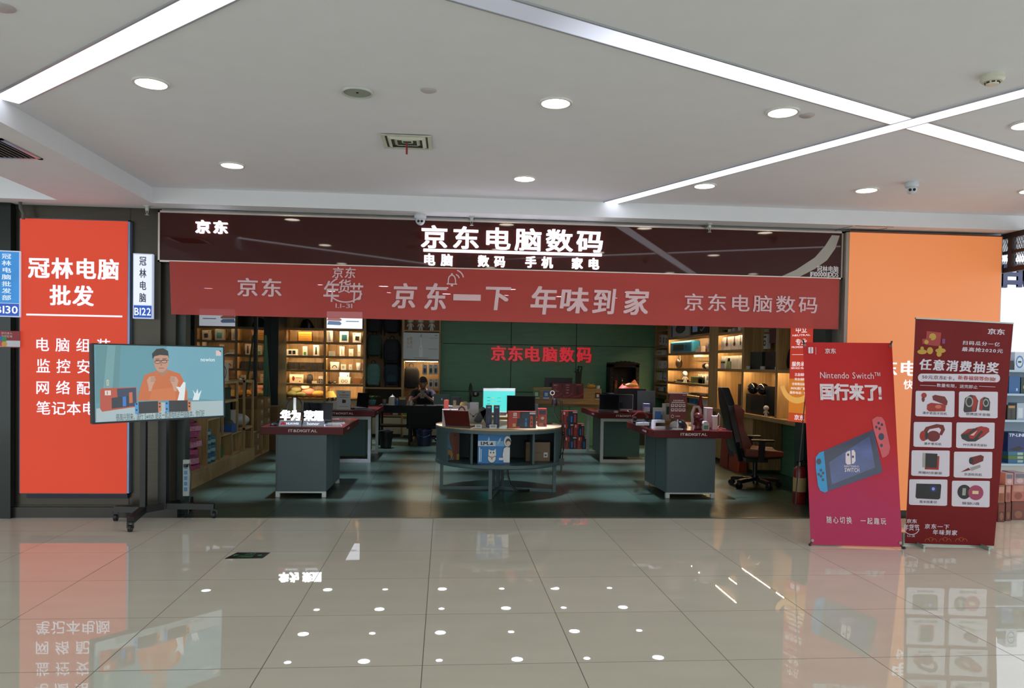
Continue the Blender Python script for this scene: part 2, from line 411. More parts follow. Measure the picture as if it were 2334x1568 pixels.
m = MB().box((3.97, .02, 0), (4.06, .3, 2.985), C('#77746c', .4, .5)).box((3.9, .14, 0), (5.72, .4, 2.985), M_greendark)
struct('wall_front_right', m)
struct('wall_lintel', MB().box((-2.64, .06, 2.34), (3.98, .5, 2.985), C('#241d1a', .6)))
m = MB()
m.box((-3.6, .47, 0), (-3.5, 8.95, 2.9), M_glasswall)
struct('wall_left', m)
struct('trim_3', MB().box((-3.5, 6.35, 0), (-3.47, 6.42, 2.9), M_greendark).box((-3.5, 7.55, 0), (-3.36, 8.3, 2.9), M_greendark))
m = MB().box((-3.6, 8.9, 0), (5.0, 9.0, 2.9), M_green)
for x in (1.26, 2.68): m.box((x-.006, 8.892, 0), (x+.006, 8.9, 2.9), C('#131b17', .8))
for z in (.95, 1.97): m.box((-.2, 8.892, z-.006), (5.0, 8.9, z+.006), C('#131b17', .8))
struct('wall_back', m)
struct('wall_right', MB().box((4.86, .4, 0), (5.0, 9.0, 2.9), M_green))
struct('trim_4', MB().box((4.13, 1.22, 0), (4.86, 1.3, 2.6), M_greendark))
# ---------------------------------------------------------------- lights in the hall ceiling
def strip(name, label, a, b, w, mats, cuts=(), z=3.13):
    """a straight recessed light line with metal edges; the metres after a cut take the next material"""
    a, b = Vector((*a, z)), Vector((*b, z)); d = (b-a).normalized(); n = Vector((-d.y, d.x, 0)); L = (b-a).length
    o = E(name, label, 'ceiling light', (a.x, a.y, z), math.atan2(d.y, d.x))
    s = [0, *cuts, L]
    for i, mt in enumerate(mats):
        MB().box((s[i], -w/2, -.006), (s[i+1], w/2, -.001), mt).b('diffuser', o)
    for k in (-1, 1): MB().box((0, k*w/2-.006, -.009), (L, k*w/2+.006, 0), C('#a9adb3', .4, .3)).b('edge_profile', o)
    return o
M_strip = C('#f0f4ff', .5, e=3.0, n=0)
strip('linear_light', 'white recessed light line running towards the upper left corner of the ceiling', (-2.78, -2.63), (-.3, -4.86), .155, [M_strip])
strip('linear_light', 'long white recessed light line with an unlit end, crossing another on the right', (-.35, -4.5), (7.5, -.66), .155, [fadelamp('#e6ecff', .75, 2.1, .27, 3.0), M_strip], (2.6,))  # dead end keeps a faint glow, standing in for hall light falling on it
strip('linear_light', 'white recessed light line that ends at the step above the shop sign', (1.5, -.25), (4.35, -5.75), .15, [M_strip], z=3.127)
strip('linear_light', 'white recessed light line behind the photographer', (-2.6, -9.5), (3.5, -6.5), .155, [M_strip])
strip('linear_light', 'white recessed light line farthest back in the hall', (-2.6, -11.), (4.5, -13.5), .155, [M_strip])
dl = E('downlight', 'round recessed downlight beside the upper left light line', 'ceiling light', (-1.75, -3.05, 3.13))
m = MB(); m.lathe([(.084, -.002), (.104, -.002), (.1, -.012), (.086, -.012)], C('#cfcfcc', .35)); m.b('trim_ring', dl)
MB().lathe([(0, -.004), (.085, -.004), (.085, -.001), (0, -.001)], M_warm).b('diffuser', dl)
for x, y, t in [(-1.81, -1.2, 'round recessed downlight in front of the left end of the shop sign'), (.6, -3.01, 'round recessed downlight nearest to the middle of the ceiling'),
                (.59, -1.1, 'round recessed downlight in front of the middle of the shop sign'), (2.01, -3.02, 'round recessed downlight between the two crossing light lines and a small round cap'),
                (2.17, -1.07, 'round recessed downlight just below the light line ending at the step'), (3.61, -1.12, 'round recessed downlight left of the white dome camera'),
                (3.64, -2.98, 'round recessed downlight cut by the right edge of the photo, above the light line'), (5.0, -1.3, 'round recessed downlight at the right edge of the photo, lowest there')]:
    dup(dl, (x, y, 3.13), label=t)
for x, y in [(-1.8, -5.0), (.6, -5.0), (3.62, -5.1), (5.0, -4.95), (-1.8, -7), (2.1, -7.6), (5., -7), (.6, -9.2), (3.6, -9.2), (-1.8, -11), (2.1, -11)]:
    dup(dl, (x, y, 3.13), label='round recessed downlight of the hall behind the photographer', grp='downlights behind the photographer')
dup(dl, (-4.3, -1.3, 3.42), label='round recessed downlight in the raised ceiling at the far left')
# fittings
o = E('ceiling_speaker', 'flat round grey ceiling speaker with a dark centre dot', 'speaker', (-.58, -3.04, 3.13))
MB().lathe([(0, -.004), (.078, -.006), (.08, -.002), (0, -.001)], C('#8f9890', .6)).b('grille', o)
MB().lathe([(.08, -.001), (.095, -.001), (.09, -.014), (.08, -.01)], C('#b4bab4', .35)).b('rim', o)
MB().lathe([(0, -.009), (.007, -.009), (.007, -.004), (0, -.004)], M_black).b('centre_hole', o)
cp = MB().lathe([(0, -.01), (.036, -.01), (.048, -.003), (.048, 0), (0, 0)], C('#b4b0b2', .4)).top('ceiling_disc', 'small round cover plate right of the ceiling speaker', 'cover plate', (-.16, -3.12, 3.13))
dup(cp, (2.19, -2.97, 3.13), label='small round cover plate beside a downlight, under the long light line')
dup(cp, (-2.07, -3.95, 3.13), label='small round cover plate in the top left corner of the photo', scale=(1.2, 1.2, 1))
o = E('smoke_detector', 'white conical smoke detector with dark slots', 'smoke detector', (2.86, -3.72, 3.13))
MB().lathe([(0, 0), (.058, 0), (.06, -.025), (.048, -.038), (0, -.038)], C('#c4c6b6', .5)).b('base', o)
m = MB().lathe([(0, -.038), (.034, -.038), (.03, -.052), (0, -.055)], C('#d6cdbb', .5)); m.b('chamber', o)
m = MB()
for k in range(8): a = k*pi/4+.3; m.obox((.0335*cos(a), .0335*sin(a), -.043), (.016, .006, .006), M_black, Matrix.Rotation(a+pi/2, 3, 'Z'))
m.b('slots', o)
o = E('air_vent', 'square ceiling air diffuser with nested frames and a red ribbon', 'vent', (-.345, -2.065, 3.13))
for i in range(4):
    r0 = .175-i*.04; z0 = -.012+.006*i; m = MB()
    for k in range(4):
        m.M = Matrix.Rotation(k*pi/2, 4, 'Z'); q = r0-.026
        m.loft([[(-r0, -r0, z0), (r0, -r0, z0), (r0, -r0, z0+.004), (-r0, -r0, z0+.004)], [(-q, -q, z0-.016 if i else z0), (q, -q, z0-.016 if i else z0), (q, -q, z0-.012 if i else z0+.004), (-q, -q, z0-.012 if i else z0+.004)]], C('#c6cabc', .5))
    m.b('vane_frame' if i else 'outer_frame', o)
MB().box((-.15, -.15, -.003), (.15, .15, -.001), C('#4d5449', .9)).b('duct_opening', o)
MB().box((-.008, -.02, -.1), (.006, -.018, -.02), C('#8d1f23', .6)).b('ribbon', o)
o = E('air_vent', 'slatted air grille in the beam at the left edge', 'vent', (-3.2, -2.02, 2.985))
m = MB().box((-.2, -.26, -.008), (.2, -.23, -.001), M_alu).box((-.2, .23, -.008), (.2, .26, -.001), M_alu).box((.17, -.26, -.008), (.2, .26, -.001), M_alu).box((-.2, -.26, -.008), (-.17, .26, -.001), M_alu); m.b('frame', o)
m = MB()
for k in range(9): m.obox((-.15+k*.037, 0, -.006), (.02, .46, .003), C('#9a9c98', .5), Matrix.Rotation(.5, 3, 'Y'))
m.b('slats', o); MB().box((-.17, -.23, -.002), (.17, .23, -.0005), C('#1b1c1a', .9)).b('duct_opening', o)
def dome(label, loc, s=1., rz=0):
    o = E('dome_camera', label, 'security camera', loc, rz); w = C('#bfc4cc', .35)
    MB().lathe([(0, 0), (.05*s, 0), (.055*s, -.022*s), (.047*s, -.04*s), (0, -.04*s)], w).b('mount', o)
    m = MB().ball((0, -.004*s, -.055*s), (.042*s,)*3, w); m.b('eyeball', o)
    for k in (-1, 1): MB().cyl((k*.015*s, -.034*s, -.063*s), (k*.015*s, -.047*s, -.068*s), .011*s, m=M_blackgloss).b('lens', o)
dome('white dome camera on the ceiling at the right, beside a downlight', (3.84, -1.42, 3.13), 1.05, -.45)
dome('white dome camera above the middle letters of the shop sign', (-.33, -.1, 2.985), 1.1)
def sprinkler(label, loc):
    o = E('sprinkler', label, 'sprinkler', loc); w = C('#aeb3b0', .4, .4)
    MB().lathe([(0, 0), (.03, 0), (.03, -.012), (.017, -.014), (.017, -.045), (.012, -.05), (0, -.05)], w, n=14).b('socket', o)
    m = MB()
    for k in (-1, 1): m.bar((k*.012, 0, -.05), (k*.003, 0, -.085), .004, .004, w)
    m.lathe([(0, -.085), (.019, -.085), (.019, -.088), (0, -.088)], w, n=12); m.b('frame_and_plate', o)
sprinkler('white sprinkler head left of the shop sign', (-2.9, -.1, 2.985))
sprinkler('white sprinkler head above the shop sign, right of the dome camera', (.17, -.08, 2.985))
sprinkler('white sprinkler head above the right half of the shop sign', (2.55, -.1, 2.985))
# shop ceiling spots (seen mirrored in the polished floor)
def shoplight(r, e, pw, label, grp):
    sp = E('ceiling_spotlight', label, 'ceiling light', (0, 0, 2.9), grp=grp)
    MB().lathe([(r, -.001), (r+.02, -.001), (r+.018, -.01), (r+.002, -.008)], C('#8e9090', .4), n=16).b('trim_ring', sp)
    MB().lathe([(0, -.004), (r+.001, -.004), (r+.001, -.001), (0, -.001)], C('#eef0ff', .5, e=e, n=0), n=16).b('lamp', sp)
    spot(sp, (0, 0, -.03), pw, radians(27), 1.0, (.68, .70, 1.0)); return sp
sa = shoplight(.05, 30., 850, 'small recessed spotlight in the shop ceiling, mirrored in the polished floor', 'small shop spotlights')
sb = shoplight(.085, 30., 850, 'large recessed spotlight in the shop ceiling, mirrored in the polished floor', 'large shop spotlights')
seen = set()
for i, x in enumerate((-2.35, -1.24, -.13, 1.04, 2.1, 3.2)):
    for j, y in enumerate((1.4, 2.58, 3.77, 4.96, 6.2, 7.42)):
        s_ = sb if (i+j) % 2 else sa
        if s_ in seen: dup(s_, (x, y, 2.9))
        else: s_.matrix_basis = Matrix.Translation((x, y, 2.9)); seen.add(s_)
# ---------------------------------------------------------------- shop sign above the opening
Y0 = -.02; F0 = up(Y0)
o = E('shop_sign', 'long dark maroon shop sign with glowing white characters', 'shop sign', (.575, 0, 2.475))
pn_ = MB().box((-2.81, Y0, 2.485), (3.965, .055, 2.948), C('#3a1613', .03, n=.03, ior=1.42)).b('panel', o, world=True)
M_fr = C('#c8bdb4', .25, .8)
m = MB().box((-2.825, Y0-.012, 2.94), (3.98, .055, 2.958), M_fr).box((-2.825, Y0-.012, 2.47), (3.98, .055, 2.486), M_fr)
m.box((-2.825, Y0-.012, 2.47), (-2.808, .055, 2.958), M_fr).box((3.963, Y0-.012, 2.47), (3.98, .055, 2.958), M_fr); m.b('frame', o, world=True)
FS = Fr((0, Y0-.001, 0), (1, 0, 0), (0, 0, 1))
draw(MB(), FS, [('t', '京东电脑数码', 960, 520, 1373, 571, M_letter, .02, .12)], thick=.03).b('large_characters', pn_, world=True)
draw(MB(), FS, [('r', 965, 573, 1371, 579, M_letter)], thick=.025).b('underline', pn_, world=True)
m = MB()
for s, b in (('电脑', (967, 579, 1032, 606)), ('数码', (1089, 583, 1151, 609)), ('手机', (1197, 585, 1260, 611)), ('家电', (1303, 588, 1365, 614))):
    draw(MB(), FS, [('t', s, b[0], b[1], b[2], b[3], M_letter, .035, .45)], thick=.025).b('small_characters', pn_, world=True)
draw(MB(), FS, [('t', '京东', 447, 503, 520, 533, M_letter, .03, .15)], thick=.025).b('logo_characters', pn_, world=True)
arc = [(1896, 536), (1880, 561), (1857, 587), (1814, 615), (1776, 632), (1818, 633), (1857, 613), (1885, 593), (1904, 566), (1914, 537)]
m = MB(); g = C('#9a948c', .35)
for i in range(4): draw(m, FS, [('p', [arc[i], arc[i+1], arc[8-i], arc[9-i]], g)], d0=.0012)
m.b('grey_arc', pn_, world=True)
draw(MB(), FS, [('t', '冠林电脑', 1862, 606, 1911, 620, M_whiteprint, .02), ('t', 'JF100001JDDS', 1845, 620, 1911, 634, M_whiteprint, .03)], d0=.0012).b('code_lettering', pn_, world=True)
MB().box((-2.8, -.005, 2.962), (3.97, .05, 2.98), C('#9fa3a2', .15, .95)).top('sign_rail', 'shiny metal rail along the top of the shop sign', 'rail')
# ---------------------------------------------------------------- red banner under it
YB = -.05; FB = up(YB)
M_ban = seethrough('banner_cloth', '#c03c33', .09, .45, .25, coat=.12); M_bt = C('#d3b2b8', .6, n=.02)
o = E('banner', 'long red cloth banner hanging under the shop sign', 'banner', (.6, YB, 1.96))
def banf(u, v):
    z0 = 1.968-.012*u; x = -2.715+u*6.66+(.02*(1-v) if u < .01 else 0)
    return (x, YB+.012+.004*sin(u*23)*(1-v), z0+(2.475-z0)*v)
pc_ = MB().grid(banf, 60, 6, M_ban).b('cloth', o, world=True)
m = MB()
FB2 = Fr((0, YB+.006, 0), (1, 0, 0), (0, 0, 1))
draw(m, FB2, [('t', '京东', 541, 634, 642, 676, M_bt, .02, .08)]); m.b('logo_characters', pc_, world=True)
m = MB()
draw(m, FB2, [('t', '京东', 757, 609, 811, 634, M_bt, .015, .05, False, .1), ('t', '年', 737, 640, 773, 688, M_bt, .015, 0, False, .1), ('t', '货', 771, 637, 800, 668, M_bt, .015, 0, False, .1),
              ('t', '节', 797, 645, 828, 690, M_bt, .015, 0, False, .1), ('o', 788, 660, 40, 30, 3, M_bt, .3, 2.6), ('o', 788, 660, 40, 30, 3, M_bt, 3.6, 4.2), ('t', '1.1-31', 765, 692, 803, 702, M_bt, .0)])
m.b('festival_emblem', pc_, world=True)
for s, b in (('京', (893, 645, 951, 703)), ('东', (967, 645, 1019, 707)), ('一', (1033, 671, 1096, 685)), ('下', (1107, 654, 1165, 707)), ('年', (1209, 652, 1269, 717)), ('味', (1276, 655, 1342, 714)), ('到', (1350, 658, 1404, 716)), ('家', (1421, 658, 1479, 718))):
    draw(MB(), FB2, [('t', s, *b, M_bt, .028, 0, False, .1)]).b('slogan_character', pc_, world=True)
m = MB()
draw(m, FB2, [('o', 1030, 637, 9, 11, 2.6, M_bt, 3.14, 6.28), ('r', 1020.5, 637, 1023, 646, M_bt), ('r', 1037, 637, 1039.5, 646, M_bt), ('r', 1018, 646, 1042, 648.6, M_bt), ('e', 1030, 650.5, 3, 2.4, M_bt), ('e', 1030, 625, 2.4, 2.4, M_bt),
              ('o', 1036, 636, 12, 12, 2.6, M_bt, 5.0, 6.1), ('o', 1036, 636, 22, 22, 3, M_bt, 5.0, 6.1)]); m.b('bell_emblem', pc_, world=True)
draw(MB(), FB2, [('t', '京东电脑数码', 1560, 672, 1863, 711, M_bt, .012, .12)]).b('shop_name_characters', pc_, world=True)
# ---------------------------------------------------------------- red lightbox on the left
YL = -.03; FL = up(YL)
o = E('lightbox_sign', 'tall glowing red lightbox sign with white characters', 'lightbox sign', (-3.6, .03, .2))
fa_ = MB().box((-4.085, YL, .24), (-3.105, .027, 2.845), C('#d84a33', .5, e=.66, n=0, spec=.2)).b('face', o, world=True)
m = MB().box((-4.095, YL+.004, .232), (-4.085, .03, 2.855), C('#3f4a66', .4, .5)).box((-3.105, YL+.004, .232), (-3.085, .03, 2.855), C('#7d8db0', .3, .6)).box((-4.095, YL+.004, 2.845), (-3.085, .03, 2.855), C('#3f4a56', .4, .5)).box((-4.095, YL+.004, .232), (-3.085, .03, .24), C('#3f4a56', .4, .5))
m.b('case', o, world=True)
MB().box((-4.03, -.02, .19), (-3.1, .028, .231), C('#101a30', .5)).b('bracket', o, world=True)
FL2 = Fr((0, YL-.0005, 0), (1, 0, 0), (0, 0, 1)); ML = C('#f6efff', .4, e=.85, n=0); m = MB()
draw(m, FL2, [('t', '冠林电脑', 64, 588, 271, 636, ML, .03, .06), ('t', '批发', 113, 650, 214, 697, ML, .03, .06), ('r', 60, 717, 279, 721, ML)])
m.b('title_characters', fa_, world=True)
for s, y0, y1 in (('电 脑 组 装', 771, 802), ('监 控 安 装', 819, 851), ('网 络 配 件', 868, 899), ('笔记本电脑', 915, 946)):
    draw(MB(), FL2, [('t', s, 83, y0, 252, y1, ML, .012, .02)]).b('service_characters', fa_, world=True)
# ---------------------------------------------------------------- projecting number signs
def numsign(label, x0, x1, z0, z1, rz, text, num, facemat, tcol):
    xc = (x0+x1)/2; w = x1-x0; h = z1-z0
    o = E('number_sign', label, 'lit sign', (xc, -.07, z0), rz)
    MB().box((-w/2, 0, 0), (w/2, .06, h), C('#c9d2ea', .4, e=.6, n=0)).b('case', o)
    fr = Fr((-w/2, -.0006, 0), (1, 0, 0), (0, 0, 1)); m = MB()
    draw(m, fr, [('r', .008, h*.21, w-.008, h-.01, facemat), ('r', .008, .01, w-.008, h*.2, C('#1d4fb0', .4, e=.8, n=0))], px=False); fa_ = m.b('face', o)
    n = len(text); m = MB()
    draw(m, fr, [('t', text, w*.32, h*.25, w*.68, h*.95, tcol, .02, .25, True), ('t', num, w*.08, h*.05, w*.92, h*.165, C('#eaf2ff', .4, e=1., n=0), .01, .02)], px=False, d0=.0016); m.b('lettering', fa_)
    MB().box((-.012, .06, h*.3), (.012, .1, h*.7), M_alu).b('bracket', o)
x0, z0, x1, z1 = bx(304, 578, 347, 726, -.07)
numsign('small white lit number sign B122 beside the red lightbox', x0, x1, z0, z1, .12, '冠林电脑', 'B122', C('#dfe6fb', .4, e=.85, n=0), C('#3c4150', .5))
x0, z0, x1, z1 = bx(-14, 571, 44, 722, -.07)
numsign('small blue lit number sign B130 at the left edge of the photo', x0, x1, z0, z1, .12, '冠林电脑批发部', 'B130', C('#2f7fc4', .4, e=.55, n=.35, sc=4), C('#dff0ff', .4, e=.6, n=0))
x0, z0, x1, z1 = bx(-30, 754, 46, 792, -.053); m = MB(); fr = Fr((0, -.0505, 0), (1, 0, 0), (0, 0, 1))
m.box((x0, -.0535, z0), (x1, -.05, z1), C('#8e2430', .5))
fr = Fr((0, -.0536, 0), (1, 0, 0), (0, 0, 1))
draw(m, fr, [('r', -30, 776, 46, 790, C('#c9ccd6', .5)), ('t', '您已进入', 3, 757, 28, 762, M_whiteprint), ('t', '监控区域', 3, 764, 28, 769, M_whiteprint),
             ('e', 3, 772, 6, 6, C('#2d66b8', .5)), ('e', 10, 773, 6, 6, C('#2f8a4a', .5)), ('e', 3, 783, 6, 6, C('#b8414d', .5)), ('e', 10, 784, 6, 6, C('#d39a3c', .5))])
m.top('notice_sticker', 'red and white notice sticker with four coloured dots, left edge', 'sticker')
m = MB(); a = at(58, 468, Y=-.0); m.tube([(a.x, -.09, 2.985), (a.x+.01, -.1, 2.93), (a.x+.03, -.09, 2.88), (a.x+.02, -.075, 2.83)], .016, C('#4a4c48', .6)).top('cable_conduit', 'short grey flexible conduit hanging from the soffit, far left', 'conduit')
# ---------------------------------------------------------------- orange lightbox on the right
YO = -.08; o = E('lightbox_sign', 'large glowing orange lightbox sign behind the standing banners', 'lightbox sign', (4.9, .02, .1))
x0, z0, x1, z1 = 4.06-.06, .1, 5.64, 2.945
x0 = at(1933, 700, Y=YO).x; x1 = at(2281, 640, Y=YO).x
fa_ = MB().box((x0, YO, z0), (x1, .02, z1), C('#e0854c', .4, e=.68, n=0)).b('face', o, world=True)
m = MB().box((x0-.035, YO+.004, z0), (x0, .03, z1+.01), C('#8a8078', .4, .4)).box((x1, YO+.004, z0), (x1+.012, .03, z1+.01), C('#b8a09a', .4, .4)).box((x0-.035, YO+.004, z1), (x1+.012, .03, z1+.014), C('#5d4438', .4, .3)); m.b('case', o, world=True)
fo = Fr((0, YO-.0005, 0), (1, 0, 0), (0, 0, 1)); m = MB(); MO = C('#f2ecee', .4, e=.85, n=0)
draw(m, fo, [('t', '京东电脑数码', 1955, 822, 2232, 858, MO, .03, .05), ('t', '多\u3000·\u3000快\u3000·\u3000好\u3000·\u3000省', 1985, 866, 2230, 888, MO, .02)]); m.b('characters', fa_, world=True)
# ---------------------------------------------------------------- television on a wheeled stand
d1, d2 = 6.73, 7.75
BL = CAM+ray(213.3, 967.2)*d1; BR = CAM+ray(512.7, 950.4)*d2; TL = CAM+ray(213.3, 782)*d1
U = (BR-BL); V = (TL-BL); U.normalize(); V = (V-U*V.dot(U)).normalized(); TW = (BR-BL).length; TH = (TL-BL).length
Nn = U.cross(V); tv = E('television', 'large flat television on a black wheeled stand, showing a presenter in an orange sweater', 'television', (BL.x+U.x*TW/2, BL.y+U.y*TW/2, BL.z))
m = MB(); q = .012
for u0, v0, u1, v1 in ((0, 0, TW, q*1.3), (0, TH-q, TW, TH), (0, q, q, TH-q), (TW-q, q, TW, TH-q)):
    m.prism([(u0, v0), (u1, v0), (u1, v1), (u0, v1)], -.03, C('#1b1d1f', .3, .4), BL+Nn*.004, U, V, Nn)
m.b('bezel', tv, world=True)
MB().prism([(.003, .003), (TW-.003, .003), (TW-.003, TH-.003), (.003, TH-.003)], -.05, M_black, BL-Nn*.02, U, V, Nn).b('back_cover', tv, world=True)
FT = Fr(BL, U, V); m = MB(); e = .62
S = lambda h, k=1.: C(h, .15, e=e*k, n=0)
m.prism([(q, q*1.3), (TW-q, q*1.3), (TW-q, TH-q), (q, TH-q)], -.01, S('#5b95a3'), BL, U, V, Nn)
def zt(x, y): return (x/3.2667, 760+y/3.2667)
def ztl(*p): return [zt(*c) for c in p]
ops = [('p', ztl((716, 90), (900, 92), (880, 500), (716, 520)), S('#5a8c92')), ('p', ztl((800, 90), (860, 92), (830, 500), (760, 510)), S('#6f9ea2')), ('p', ztl((1240, 95), (1660, 100), (1660, 500), (1250, 470)), S('#6ba6b8')),
       ('p', ztl((716, 560), (1000, 520), (1660, 500), (1660, 608), (716, 660)), S('#a8bcc0')),
       ('p', ztl((745, 420), (760, 408), (1015, 400), (1020, 545), (760, 583), (745, 560)), S('#b6492f')), ('p', ztl((870, 412), (1012, 404), (1016, 540), (880, 548)), S('#2a3550')), ('p', ztl((830, 480), (960, 462), (962, 545), (832, 560)), S('#1c2733')),
       ('p', ztl((912, 472), (938, 468), (940, 540), (914, 545)), S('#2f74c8')), ('p', ztl((960, 440), (985, 436), (988, 515), (962, 520)), S('#c8683a')), ('r', *zt(780, 425), *zt(825, 460), S('#e0d6cc')), ('r', *zt(795, 430), *zt(801, 455), S('#b6492f')),
       ('p', ztl((1075, 310), (1160, 280), (1255, 272), (1340, 300), (1370, 360), (1395, 440), (1395, 498), (1025, 500), (1040, 420)), S('#c9682e')), ('p', ztl((1130, 420), (1300, 400), (1310, 498), (1110, 500)), S('#d07338')),
       ('p', ztl((1170, 250), (1240, 250), (1255, 285), (1210, 320), (1165, 285)), S('#a77a62')),
       ('e', *zt(1200, 205), 17, 26, S('#c09078')), ('p', ztl((1135, 190), (1132, 150), (1165, 115), (1215, 110), (1250, 130), (1258, 190), (1250, 165), (1190, 160), (1150, 170)), S('#1b1817')),
       ('o', *zt(1172, 212), 7, 4.5, 1.2, S('#201b1a')), ('o', *zt(1222, 208), 7, 4.5, 1.2, S('#201b1a')), ('l', ztl((1150, 205), (1255, 198)), 1.2, S('#201b1a')), ('p', ztl((1193, 215), (1203, 215), (1206, 240), (1192, 241)), S('#a9765e')), ('r', *zt(1182, 256), *zt(1222, 261), S('#8d4b43')),
       ('l', ztl((1155, 192), (1187, 190)), 1.3, S('#241c19')), ('l', ztl((1207, 188), (1240, 186)), 1.3, S('#241c19'))]
for cx, s in ((1130, 1), (1290, -1)):
    ops += [('p', ztl((cx-25*s, 400), (cx-38*s, 350), (cx-20*s, 322), (cx+20*s, 318), (cx+30*s, 345), (cx+10*s, 380), (cx-5*s, 430), (cx-25*s, 430)), S('#c79a82'))]
    ops += [('l', ztl((cx-10*s, 330+9*k), (cx+30*s, 326+9*k)), 1.0, S('#9c6f5a')) for k in range(4)]
ops += [('p', ztl((1310, 395), (1340, 400), (1365, 360), (1380, 365), (1378, 420), (1370, 498), (1320, 498), (1335, 440)), S('#e3edf0')), ('p', ztl((1432, 496), (1445, 455), (1433, 420), (1455, 448), (1470, 410), (1475, 450), (1500, 420), (1490, 455), (1478, 496)), S('#dfeaef')),
        ('p', ztl((1002, 520), (1030, 510), (1032, 598), (1005, 600)), S('#3f96d2')), ('p', ztl((1030, 510), (1175, 503), (1177, 590), (1032, 597)), S('#14181c')), ('p', ztl((1175, 503), (1200, 510), (1200, 575), (1177, 590)), S('#c97a4c')),
        ('p', ztl((1228, 505), (1255, 500), (1257, 585), (1230, 588)), S('#3f96d2')), ('p', ztl((1255, 500), (1396, 497), (1397, 580), (1257, 584)), S('#14181c')), ('p', ztl((1396, 497), (1422, 505), (1420, 572), (1397, 580)), S('#c97a4c'))]
for cx, cy in ((1187, 520), (1187, 545), (1408, 518), (1408, 542), (1015, 525), (1015, 570), (1240, 520), (1240, 562)): ops.append(('e', *zt(cx, cy), 2.2, 2.2, S('#2a2522')))
ops += [('t', 'nowion', *zt(1492, 182), *zt(1597, 208), S('#dfeff2'), .02), ('r', *zt(1605, 128), *zt(1643, 166), S('#dcc3c4')), ('p', ztl((1628, 126), (1643, 128), (1643, 142)), S('#1a1c22')), ('r', *zt(792, 345), *zt(808, 388), S('#d9cdb6')), ('r', *zt(797, 350), *zt(804, 384), S('#8aa39d')),
        ('t', '很高兴到来，国行 Switch 是这一款游戏机的中国版本，你们好', *zt(862, 583), *zt(1520, 636), S('#2f4a4c'), .0)]
draw(m, FT, ops, d0=.0006, step=.00008); m.b('screen', tv, world=True)
ctr = (BL+BR)/2; ctr.z = 0; Nh = Vector((Nn.x, Nn.y, 0)).normalized(); Uh = Vector((U.x, U.y, 0)).normalized()
st = E('television_stand', 'black steel television stand on castors', 'stand', (ctr.x-.06, ctr.y, 0))
p1 = at(327, 1165, Y=ctr.y-.03); p2 = at(372, 1158, Y=ctr.y+.16)
P1 = Vector((p1.x, p1.y, 0)); P2 = Vector((p2.x, p2.y, 0)); zt_ = BL.z+TH*.5; K = C('#0d0e0f', .35, n=.1)
for p_, w in ((P1, .05), (P2, .075)): MB().box((p_.x-w/2, p_.y-w/2, .1), (p_.x+w/2, p_.y+w/2, zt_+.15), K).b('post', st, world=True)
back = ctr-Nh*.075
m = MB().bar((P1.x, P1.y, zt_), (P2.x, P2.y, zt_), .06, .2, K)
for p_ in (P1, P2):
    e_ = p_ + Nh*((back-p_).dot(Nh)); m.bar((p_.x, p_.y, zt_+.05), (e_.x, e_.y, zt_+.05), .05, .1, K); m.bar((e_.x, e_.y, zt_-.2), (e_.x, e_.y, zt_+.2), .04, .03, K)
m.b('mount_bracket', st, world=True)
fw = at(297, 1212, Z=0); lw = at(264, 1187, Z=0); rw = at(488, 1181, Z=0); bw = P2+Vector((.12, .42, 0))
for a, w_ in ((P1, lw), (P1, fw), (P2, rw), (P2, bw)):
    lg = MB().bar((a.x, a.y, .125), (w_.x, w_.y, .115 if w_ is not fw else .1), .06, .055, K).b('base_leg', st, world=True)
    o = MB().cyl((w_.x-.014, w_.y, .032), (w_.x+.014, w_.y, .032), .032, m=C('#17181a', .5), n=16).cyl((w_.x-.016, w_.y, .032), (w_.x+.016, w_.y, .032), .012, m=C('#777a7c', .3, .7), n=10)
    o.bar((w_.x-.022, w_.y, .032), (w_.x-.022, w_.y, .085), .02, .004, K).bar((w_.x+.022, w_.y, .032), (w_.x+.022, w_.y, .085), .02, .004, K).box((w_.x-.024, w_.y-.02, .08), (w_.x+.024, w_.y+.02, .09), K)
    o.b('castor', lg, world=True)
MB().bar((P1.x, P1.y, .125), (P2.x, P2.y, .125), .07, .06, K).b('base_crossbar', st, world=True)
# power strip and cable on the jamb
a = at(427, 1073, Y=.15); o = E('power_strip', 'white power strip with blue sockets mounted on the dark jamb left of the entrance', 'power strip', (at(425, 1100, Y=.135).x, .135, .19))
MB().box((-.03, -.02, 0), (.03, .024, .36), C('#a9b4b0', .4)).b('body', o, bev=.004)
m = MB()
for k in range(5): m.box((-.016, -.0225, .05+k*.055), (.016, -.0195, .088+k*.055), C('#4f83b8', .4))
m.b('sockets', o); MB().box((-.012, -.055, .29), (.022, -.02, .32), M_black).b('plug', o)
xj = at(425, 1100, Y=.135).x; MB().tube([(xj+.015, .075, .49), (xj+.05, .06, .52), (xj+.065, .07, .42), (xj+.06, .06, .2), (xj+.05, .04, .03), (xj+.02, -.02, .012)], .006, M_black).top('power_cable', 'black cable hanging down from the power strip', 'cable')
